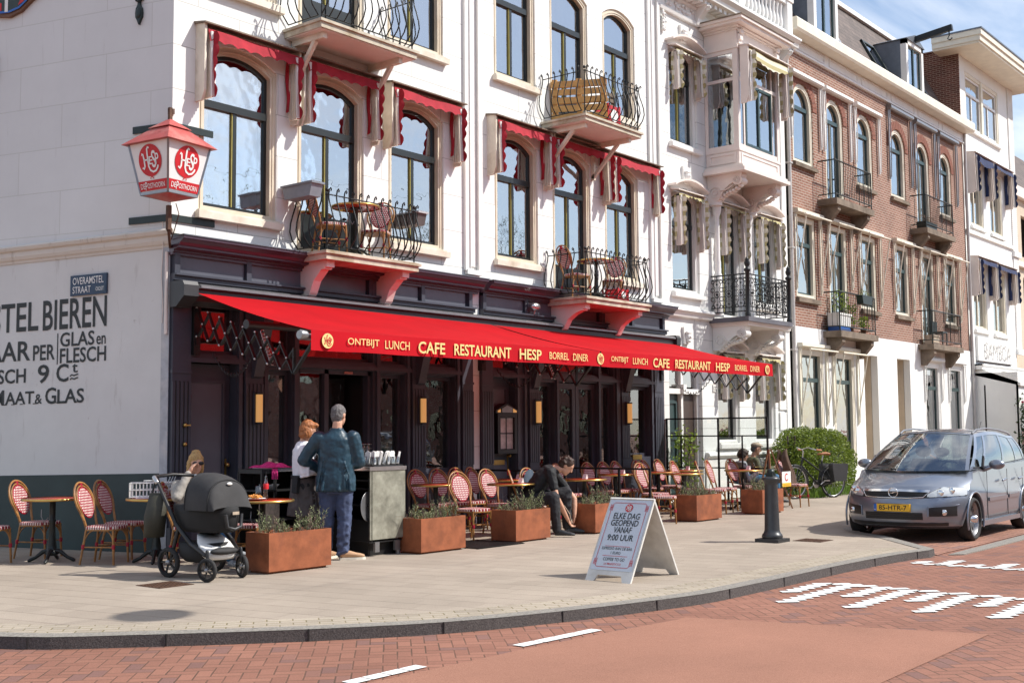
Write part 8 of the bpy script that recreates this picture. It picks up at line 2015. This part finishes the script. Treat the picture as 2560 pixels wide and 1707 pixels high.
for j in (0, len(ys)-1):
    P2 = [V3((vs[j*n+i][0], vs[j*n+i][2], 0)) for i in range(n)]
    mb.add([vs[j*n+i] for i in range(n)], [tuple(q) for q in tessellate_polygon([P2])])
mb.f = [tuple(f_) for f_ in mb.f]
bm = bmesh.new(); me = ME(mb, 'body', CARP); bm.from_mesh(me); bmesh.ops.remove_doubles(bm, verts=bm.verts, dist=1e-4); bmesh.ops.recalc_face_normals(bm, faces=bm.faces); bm.to_mesh(me); bm.free()
ob = bpy.data.objects.new('body', me); COL.objects.link(ob)
cuts = []
for x in (.90, 3.60):
    for y in (-.80, .80):
        c = MB(); c.lathe([(.365, -.24), (.365, .24)], (x, y, .325), 28, Matrix.Rotation(PI/2, 4, 'X')); co_ = obj('cut', c, BLACK); cuts.append(co_)
        md = ob.modifiers.new('b', 'BOOLEAN'); md.operation = 'DIFFERENCE'; md.object = co_; md.solver = 'EXACT'
dg = bpy.context.evaluated_depsgraph_get(); nm = bpy.data.meshes.new_from_object(ob.evaluated_get(dg)); bpy.data.objects.remove(ob)
for c in cuts: bpy.data.objects.remove(c)
nm.materials.clear(); nm.materials.append(CARP); nm.polygons.foreach_set('material_index', [0]*len(nm.polygons))
cbody = bpy.data.objects.new('body', nm); COL.objects.link(cbody); cbody.parent = car
if hasattr(nm, 'set_sharp_from_angle'): nm.set_sharp_from_angle(angle=math.radians(32))
def cpart(name, mb, mat, parent=None): o = bpy.data.objects.new(name, ME(mb, name, mat)); COL.objects.link(o); o.parent = parent or car; return o
# greenhouse
def base(t): x = 1.00+3.27*t; return V3((x, .80+.03*math.sin(PI*min(1, t*1.3))-.07*t**3, 1.015+.085*t))
def top(t): x = 1.98+2.17*t; return V3((x, .585+.03*math.sin(PI*t)-.03*t, 1.535+.06*math.sin(PI*min(1, t*1.15+.05))-.03*t))
def gside(t, v, o=0, s=1):
    a, b = base(t), top(t); p = a.lerp(b, v); p.y += .035*math.sin(PI*v)+o; p.y *= s; return p
TB_ = [0, .05, .165, .20, .50, .535, .79, .815, .965, 1]; VB_ = [0, .05, .90, 1]; WIN = {(1, 1), (3, 1), (5, 1), (7, 1)}
mb = MB(); mg = MB(); mk = MB()
for s in (-1, 1):
    for i in range(len(TB_)-1):
        for j in range(3):
            tgt = mg if (i, j) in WIN else mb
            t0, t1, v0, v1 = TB_[i], TB_[i+1], VB_[j], VB_[j+1]
            tgt.grid(lambda u, v: tuple(gside(t0+(t1-t0)*u, v0+(v1-v0)*v, 0 if tgt is mb else -.006, s)), 6, 6)
            if (i, j) in WIN: mk.tube([tuple(gside(t0+(t1-t0)*k/6, v0, .002, s)) for k in range(7)], .009, 5)
def wsc(u, v, o=0):
    y = 2*u-1; a = V3((1.00-.26*(1-y*y), .80*y, 1.015-.01*(1-y*y))); b = V3((1.98-.16*(1-y*y), .585*y, 1.535+.045*(1-y*y))); p = a.lerp(b, v); p += V3((-.5, 0, .85)).normalized()*(.03*math.sin(PI*v)+o); return p
def roofp(u, v):
    t = u; a = top(t); y = 2*v-1; return (a.x-(.16*(1-y*y)*(1-t)) + .12*(1-y*y)*t, a.y*y, a.z+.048*(1-y*y))
mb.grid(roofp, 18, 16)
mg.grid(lambda u, v: tuple(wsc(u, v)), 16, 8)
mb.grid(lambda u, v: tuple(wsc(u*.03, v, .006)), 1, 8); mb.grid(lambda u, v: tuple(wsc(1-u*.03, v, .006)), 1, 8); mb.grid(lambda u, v: tuple(wsc(u, .965+.035*v, .006)), 12, 1)
def rear(u, v): y = 2*u-1; a = V3((4.27+.14*(1-y*y), .755*y, 1.10)); b = V3((4.15+.12*(1-y*y), .555*y, 1.505+.045*(1-y*y))); return tuple(a.lerp(b, v))
mg.grid(rear, 10, 5)
cpart('roof_and_pillars', mb, CARP); cpart('window', mg, GLASS_C); cpart('window_seal', mk, BLACK)
mb = MB()
for s in (-1, 1): mb.tube([tuple(top(t)+V3((0, -.02, .012 if t in (0, 1) else .05))) if s > 0 else tuple(V3((top(t).x, -top(t).y+.02, top(t).z+(.012 if t in (0, 1) else .05)))) for t in (0, .08, .3, .6, .9, 1)], .016, 6)
cpart('roof_rail', mb, GREYM)
# nose details follow the body surface
def xz_(z):
    pts = OUT[1:8]
    for (x0, z0), (x1, z1) in zip(pts, pts[1:]):
        if z0 <= z <= z1: return x0+(x1-x0)*(z-z0)/(z1-z0)
    return pts[-1][0]
def nose(y, z, o=.006):
    k = abs(y)/.9; x = xz_(z)+nf(y)*(1 if z < .79 else .9); return (x-o, y*ws(z)*1.0, z-(.085*k**3 if z > .8 else 0))
def patch(poly_fn, nu, nv, mb, o): mb.grid(lambda u, v: nose(*poly_fn(u, v), o), nu, nv)
mb = MB(); patch(lambda u, v: (-.47+.94*u, .665+.095*v-.0*u+(-.02*abs(2*u-1))), 20, 4, mb, .006); gr_ = cpart('grille', mb, BLACK)
mb = MB(); patch(lambda u, v: (-.50+1.0*u, .735+.032*v-.01*abs(2*u-1)), 20, 2, mb, .014); mb.tube([nose(-.50, .735, .012), nose(-.42, .655, .012), nose(-.2, .642, .012), nose(.2, .642, .012), nose(.42, .655, .012), nose(.50, .735, .012)], .008, 5); cpart('chrome_bar', mb, CHROME, gr_)
mb = MB(); 
for k in range(4): mb.tube([nose(-.44+.022*k*0+.88*q/10, .665+.018*k, .012) for q in range(11)], .0035, 4)
cpart('grille_slat', mb, DGREYM, gr_)
mb = MB(); c = V3(nose(0, .715, .03)); mb.tube([c+V3((0, .066*math.cos(a), .066*math.sin(a))) for a in [2*PI*k/24 for k in range(24)]], .010, 6, closed=True)
mb.prism([(-.085, .002), (.01, .014), (.0, -.002), (.085, -.002), (-.01, -.014), (.0, .002)], c.x-.006, c.x+.004, 'x', Matrix.Translation((0, c.y, c.z))); cpart('badge', mb, CHROME, gr_)
for s in (-1, 1):
    mb = MB()
    def hl(u, v):
        y = .47+.415*u; zl = .655+.02*u; zu = .70+.135*min(1, u*1.7)-.03*max(0, u-.6); return (s*y, zl+(zu-zl)*v)
    patch(hl, 14, 8, mb, .012); h_ = cpart('headlight', mb, LENS)
    mb = MB(); mb.ell(V3(nose(s*.62, .715, .016)), (.012, .055, .045)); mb.ell(V3(nose(s*.74, .745, .018)), (.012, .05, .045)); cpart('lamp_bowl', mb, CHROME, h_)
    mb = MB(); ed = [hl(0, 0), hl(.5, 0), hl(1, 0), hl(1, 1), hl(.6, 1), hl(.35, 1), hl(0, 1)]; mb.tube([nose(a, b, .012) for a, b in ed], .006, 5, closed=True); cpart('lamp_edge', mb, BLACK, h_)
    mb = MB(); patch(lambda u, v: (s*(.50+.30*u), .385+.125*v+.02*u*v), 10, 3, mb, .007); fg = cpart('bumper_inlet', mb, BLACK)
    mb = MB(); M = Matrix.Rotation(PI/2, 4, 'Y'); mb.lathe([(.001, -.01), (.04, -.01), (.046, .004), (.04, .012)], V3(nose(s*.67, .44, .018)), 14, M); cpart('fog_lamp', mb, CHROME, fg)
    mb = MB(); mb.tube([nose(s*.485, .375, .010), nose(s*.49, .51, .010), nose(s*.82, .545, .010)], .009, 5); cpart('inlet_lip', mb, CARP, fg)
mb = MB(); patch(lambda u, v: (-.42+.84*u, .335+.10*v), 16, 3, mb, .008); lg = cpart('lower_grille', mb, BLACK)
mb = MB()
for k in range(3): mb.tube([nose(-.41+.82*q/10, .355+.03*k, .013) for q in range(11)], .004, 4)
cpart('grille_slat', mb, DGREYM, lg)
mb = MB(); patch(lambda u, v: (-.72+1.44*u, .245+.045*v), 20, 2, mb, .008); cpart('chin_spoiler', mb, BLACK)
x0 = -.018
mb = MB(); mb.box(x0-.012, x0+.03, -.265, .265, .445, .56); npl = cpart('number_plate', mb, PLATEY)
mb = MB(); mb.box(x0-.0135, x0-.0125, .218, .262, .449, .556); cpart('blue_band', mb, EUBLUE, npl)
mb = MB(); put_text(mb, 'NL', (x0-.0145, .254, .462), (0, -1, 0), (0, 0, 1), .028, .02, .002); cpart('band_letters', mb, WHITET, npl)
mb = MB(); put_text(mb, '85-HTR-7', (x0-.0145, .185, .468), (0, -1, 0), (0, 0, 1), .405, .07, .012); mb.tube([(x0-.013, -.262, .447), (x0-.013, .262, .447), (x0-.013, .262, .558), (x0-.013, -.262, .558)], .003, 4, closed=True); cpart('plate_letters', mb, BLACK, npl)
# flank details
mb = MB()
for s in (-1, 1):
    yy = s*.904
    for x in (1.50, 2.55, 3.42): mb.box(x-.004, x+.004, yy-.003, yy+.003, .30, 1.0)
    mb.box(1.5, 3.42, yy-.003, yy+.003, .292, .30)
cpart('door_gap', mb, BLACK)
mb = MB()
for s in (-1, 1):
    yy = s*.912; mb.box(1.56, 2.50, yy-.010, yy+.010, .545, .60); mb.box(2.60, 3.15, yy-.010, yy+.010, .55, .605)
    mb.box(1.30, 3.2, s*.89-.02, s*.89+.02, .20, .27)
cpart('side_moulding', mb, CARP)
mb = MB()
for s in (-1, 1):
    for x in (2.33, 3.22): mb.cap((x-.08, s*.925, .83), (x+.08, s*.925, .845), .018, .018, 8)
cpart('door_handle', mb, CARP)
for s in (-1, 1):
    mb = MB(); mb.ell((1.62, s*1.02, 1.09), (.075, .12, .075)); mb.limb([V3((1.60, s*.84, 1.02)), V3((1.62, s*.95, 1.06))], [.04, .03], 8); mi = cpart('wing_mirror', mb, CARP)
    mb = MB(); mb.ell((1.66, s*1.02, 1.09), (.05, .105, .065)); mb.bar((1.50, s*.845, 1.03), (1.62, s*.83, 1.20), .03, .07); cpart('mirror_shell', mb, BLACK, mi)
mb = MB()
for s in (-1, 1):
    for x in (.90, 3.60): mb.tube([(x+.385*math.cos(a), s*.905, .325+.385*math.sin(a)) for a in [PI*(-.12+1.24*k/20) for k in range(21)]], .016, 5)
cpart('arch_lip', mb, CARP)
for x in (.90, 3.60):
    for s in (-1, 1): 
        w_ = wheel((x, s*.80, .318), (0, s, .0), .318, .20, car, (RUBBER, GREYM, CHROME), 10)
mb = MB()
for x in (.9, 3.6): mb.box(x-.36, x+.36, -.62, .62, .2, .62)
cpart('wheel_housing', mb, BLACK)
mb = MB(); mb.tube([(1.0, -.5, 1.035), (.82, -.05, 1.03), (.80, .3, 1.03)], .010, 5); mb.tube([(.79, .05, 1.03), (.93, .62, 1.035)], .010, 5); cpart('wiper', mb, BLACK)
mb = MB()
for y in (-.38, .38):
    mb.loft([((2.25, y, .55), .12, .24, (1, 0, 0), (0, 1, 0)), ((2.42, y, 1.0), .07, .23, (1, 0, 0), (0, 1, 0)), ((2.48, y, 1.15), .05, .17, (1, 0, 0), (0, 1, 0))], 14); mb.ell((2.50, y, 1.27), (.05, .13, .10))
    mb.loft([((3.2, y, .6), .12, .26, (1, 0, 0), (0, 1, 0)), ((3.38, y, 1.1), .06, .24, (1, 0, 0), (0, 1, 0))], 12); mb.ell((3.42, y, 1.24), (.05, .13, .08))
mb.box(1.05, 1.45, -.72, .72, .80, .96); mb.box(1.0, 4.2, -.74, .74, .30, .5); mb.box(4.15, 4.25, -.7, .7, .5, 1.05)
cpart('seats_and_dashboard', mb, CARINT)
mb = MB(); mb.tube([(1.50, -.38+.17*math.cos(a), .98+.16*math.sin(a)) for a in [2*PI*k/16 for k in range(16)]], .014, 6, closed=True); cpart('steering_wheel', mb, BLACK)
mb = MB(); mb.tube([(3.9, -.1, 1.6), (4.05, -.1, 1.75)], .005, 4); cpart('aerial', mb, BLACK)
# ------------------------------------------------------------------ bicycle by the hedge
bk = thing('bicycle', 'black bicycle with dark panniers parked against the hedge', 'bicycle', (15.85, -1.78, 0), rz=math.radians(158))
R0 = .345
def bpart(name, mb, mat, parent=None): o = bpy.data.objects.new(name, ME(mb, name, mat)); COL.objects.link(o); o.parent = parent or bk; return o
for x in (0, 1.10):
    mb = MB(); mb.tube([(x+R0*math.cos(a), 0, R0+.0+R0*math.sin(a)*.999) for a in [2*PI*k/36 for k in range(36)]], .02, 7, closed=True); mb.v = [(p[0], p[1], p[2]+.012) for p in mb.v]; w_ = bpart('wheel', mb, RUBBER)
    mb = MB(); mb.tube([(x+R0*.93*math.cos(a), 0, R0+.012+R0*.93*math.sin(a)) for a in [2*PI*k/36 for k in range(36)]], .012, 5, closed=True)
    for k in range(20): a = 2*PI*k/20; mb.tube([(x, .02*(-1)**k, R0+.012), (x+R0*.93*math.cos(a), 0, R0+.012+R0*.93*math.sin(a))], .002, 3)
    mb.lathe([(.025, -.05), (.025, .05)], (x, 0, R0+.012), 8, Matrix.Rotation(PI/2, 4, 'X')); bpart('rim', mb, STEEL, w_)
mb = MB(); BB = (.44, 0, .30); ST = (.30, 0, .80); HT = (.86, 0, .88); HB = (.90, 0, .72)
for a, b in ((BB, ST), (BB, HB), ((.36, 0, .58), HT), (HT, HB)): mb.tube([a, b], .019, 8)
for y in (-.05, .05): mb.tube([BB, (0, y, R0)], .011, 6); mb.tube([(.36, 0, .60), (0, y, R0)], .010, 6); mb.tube([HB, (.95, y, .6), (1.10, y, R0)], .012, 6)
mb.tube([(-.02, -.06, .70), (.34, -.05, .72)], .008, 5); mb.tube([(-.02, .06, .70), (.34, .05, .72)], .008, 5); mb.tube([(0, -.06, .7), (0, -.06, R0)], .007, 5); mb.tube([(0, .06, .7), (0, .06, R0)], .007, 5)
mb.tube([(.35, .04, .3), (.25, .16, .02)], .012, 5); bpart('frame', mb, IRON)
mb = MB(); mb.tube([ST, (.27, 0, .92)], .014, 8); bpart('seat_post', mb, STEEL)
mb = MB(); mb.loft([((.14, 0, .95), .10, .035, (0, 1, 0), (0, 0, 1)), ((.20, 0, .965), .09, .035, (0, 1, 0), (0, 0, 1)), ((.30, 0, .955), .04, .025, (0, 1, 0), (0, 0, 1)), ((.42, 0, .95), .022, .018, (0, 1, 0), (0, 0, 1))], 14); bpart('saddle', mb, pm('tan_leather', (.33, .13, .05), .5))
mb = MB(); mb.tube([HT, (.84, 0, 1.02), (.88, 0, 1.06)], .013, 7); mb.tube([(.62, -.30, 1.04), (.76, -.28, 1.05), (.86, -.17, 1.10), (.88, 0, 1.06), (.86, .17, 1.10), (.76, .28, 1.05), (.62, .30, 1.04)], .012, 7); hbk = bpart('handlebar', mb, STEEL)
mb = MB(); mb.cap((.60, -.30, 1.04), (.72, -.29, 1.05), .018, .018, 8); mb.cap((.60, .30, 1.04), (.72, .29, 1.05), .018, .018, 8); bpart('grip', mb, pm('tan_grip', (.42, .16, .07), .6), hbk)
for y in (-.15, .15):
    mb = MB(); yy = (y-.065, y+.065); mb.prism([(-.24, .74), (.18, .74), (.20, .70), (.15, .36), (-.20, .36), (-.26, .70)], yy[0], yy[1], 'y'); bpart('pannier', mb, pm('pannier_grey%d' % (y > 0), (.028, .028, .03), .55, 0, .2, 6, .3, 8))
mb = MB(); mb.tube([(R0*1.1*math.cos(a), 0, R0+R0*1.1*math.sin(a)) for a in [PI*(.1+.85*k/14) for k in range(15)]], .022, 5); mb.tube([(1.1+R0*1.1*math.cos(a), 0, R0+R0*1.1*math.sin(a)) for a in [PI*(.15+.9*k/14) for k in range(15)]], .022, 5); bpart('mudguard', mb, IRON)
mb = MB(); mb.lathe([(.085, -.01), (.085, .01)], (BB[0], -.05, BB[2]), 18, Matrix.Rotation(PI/2, 4, 'X')); mb.tube([(.44, -.09, .30), (.58, -.09, .22)], .010, 6); mb.tube([(.44, .09, .30), (.30, .09, .38)], .010, 6); mb.box(.53, .63, -.17, -.09, .205, .23); mb.box(.25, .35, .09, .17, .37, .39); bpart('crank', mb, STEEL)
mb = MB(); mb.prism([(-.05, .29), (.50, .22), (.52, .38), (0, .42)], -.075, -.055, 'y'); bpart('chain_case', mb, BLACK)
# easel with warning sign and the brown jacket
es = thing('wooden_easel', 'thin wooden easel with a small white and yellow notice', 'easel', (11.9, -2.5, 0))
for a, b in (((11.98, -2.68, 0), (11.66, -2.42, 1.12)), ((11.50, -2.50, 0), (11.62, -2.40, 1.12)), ((11.75, -2.05, 0), (11.64, -2.38, 1.10))): mb = MB(); mb.bar(a, b, .028, .02); obj('leg', mb, WOOD if False else pm('brown_wood_%d' % len(es.children), (.25, .12, .06), .6), es)
mb = MB(); mb.bar((11.58, -2.43, .74), (11.80, -2.50, .74), .03, .02); obj('ledge', mb, BROWNC, es)
mb = MB(); mb.box(11.62, 11.98, -2.66, -2.65, .42, .70); nt_ = obj('notice', mb, WHITEP, es)
mb = MB(); mb.box(11.62, 11.98, -2.663, -2.661, .42, .49); obj('yellow_strip', mb, PLATEY, nt_)
mb = MB(); flat_stroke(mb, arcpts((11.80, .595), .062, .9, 2*PI-.5, 18), .022, (0, -2.664, 0), (1, 0, 0), (0, 0, 1)); obj('red_symbol', mb, REDT, nt_)
mb = MB(); flat_stroke(mb, [(11.68, .452), (11.92, .452)], .012, (0, -2.666, 0), (1, 0, 0), (0, 0, 1)); obj('notice_text', mb, pm('amber_print', (.5, .25, .02), .6), nt_)
mb = MB(); Q0 = V3((12.55, -2.30, 0)); 
mb.grid(lambda u, v: (12.50+.36*(u-.5)*(.35+.9*(1-v))+.05*math.sin(v*6)+.12*(1-v), -2.28-.16*math.sin(PI*u)*(1-.6*v)+.02*math.sin(u*17)*(1-v), .42+.70*v-.07*(2*u-1)**2*v), 20, 18); mb.grid(lambda u, v: (12.50+.36*(u-.5)*(.35+.9*(1-v))+.05*math.sin(v*6)+.12*(1-v), -2.20+.10*math.sin(PI*u)*(1-.6*v), .44+.67*v-.07*(2*u-1)**2*v), 20, 18)
tag(obj('jacket', mb, LINEN), 'dark brown jacket draped over a chair behind the wooden easel', 'jacket')
clone(CH, (12.55, -2.48, 0), math.radians(-92), 'rattan bistro chair under the draped brown jacket', CHG)
# ------------------------------------------------------------------ across the road, seen in the window glass
far = thing('brick_terrace', 'long dark red brick terrace across the road, mirrored in the shop windows', 'house', (10, -46, 0))
mb = MB(); wall(mb, H_(-60, 80, 0, 11.5), [H_(-58+k*3.2, -56.4+k*3.2, z, z+1.9) for k in range(42) for z in (1.2, 4.6, 8)], -46, -.25); obj('brick_wall', mb, brickmat('far_brick', (.20, .07, .045), (.26, .10, .07), (.35, .28, .24), .3, .1, .012), far)
mb = MB(); mb.box(-60, 80, -46.3, -46.28, 0, 11.5); obj('window_panes', mb, GLASS_D, far); mb = MB(); mb.box(-60, 80, -50, -47, 0, 11); obj('interior', mb, ROOM, far)
mb = MB(); mb.add([(-60, -46, 11.5), (80, -46, 11.5), (80, -50, 14), (-60, -50, 14)], [(0, 1, 2, 3)]); obj('roof', mb, SLATE, far)
def bare_tree(x, y, h, seed, lab, leaves=0):
    rr = random.Random(seed); t = thing('street_tree', lab, 'tree', (x, y, 0), 'bare street trees across the road')
    mt = MB(); mb = MB(); tips = []
    def grow(p, d, L_, r_, lev):
        q = p+d*L_; pts = [p, p.lerp(q, .5)+V3((rr.gauss(0, .05), rr.gauss(0, .05), 0))*L_, q]
        (mt if lev == 0 else mb).tube(pts, [r_, r_*.85, r_*.68], 7 if lev < 2 else 4 if lev < 4 else 3)
        if lev >= 6: tips.append(q); return
        nb = 2 if lev in (1, 3, 5) else 3
        for k in range(nb):
            dd = (d+V3((rr.gauss(0, .42), rr.gauss(0, .42), rr.gauss(.12, .25)))).normalized()
            grow(q, dd, L_*rr.uniform(.62, .85), r_*.62, lev+1)
    grow(V3((x, y, 0)), V3((0, 0, 1)), h*.24, h*.018, 0)
    obj('trunk', mt, BARK, t); obj('crown', mb, BARK, t)
    if leaves:
        ml = MB()
        for p in tips:
            for k in range(leaves): ml.leaf(p+V3((rr.gauss(0, .25), rr.gauss(0, .25), rr.gauss(0, .25))), rr.uniform(.10, .2), .6, rnd=rr)
        obj('spring_leaves', ml, LEAF_T, t)
bare_tree(11.3, -18.4, 14.5, 21, 'tall bare tree across the road whose shadow falls on the crossing'); bare_tree(3, -27, 14, 5, 'bare tree with sparse new leaves opposite the cafe', 3); bare_tree(-6, -26, 13, 9, 'bare tree across the road opposite the building corner', 1); bare_tree(22, -27, 14, 12, 'bare tree across the road opposite the ornate house', 2); bare_tree(34, -26, 14, 15, 'bare tree across the road opposite the brick house', 2)
def far_car(x, y, rz, lab): 
    return clone(car, (x, y, -.078), rz, lab, skip=('number_plate',))
far_car(2.5, -16.8, math.radians(180), 'grey car parked across the road, mirrored in the left shop windows'); far_car(9.0, -16.8, math.radians(180), 'grey car parked across the road, mirrored in the right shop windows')
lp = thing('street_lamp', 'round street lamp hung on a wire over the road, seen by its shadow', 'street lamp', (.95, -9.55, 6.9))
mb = MB(); mb.lathe([(.001, .16), (.06, .15), (.20, .06), (.33, 0), (.30, -.03), (.001, -.05)], (.95, -9.55, 6.9), 20); obj('shade', mb, DGREYM, lp)
mb = MB(); mb.tube([(-14, -9.55, 8.2), (.95, -9.55, 7.08), (16, -9.55, 8.2)], .006, 4); obj('wire', mb, IRON, lp)
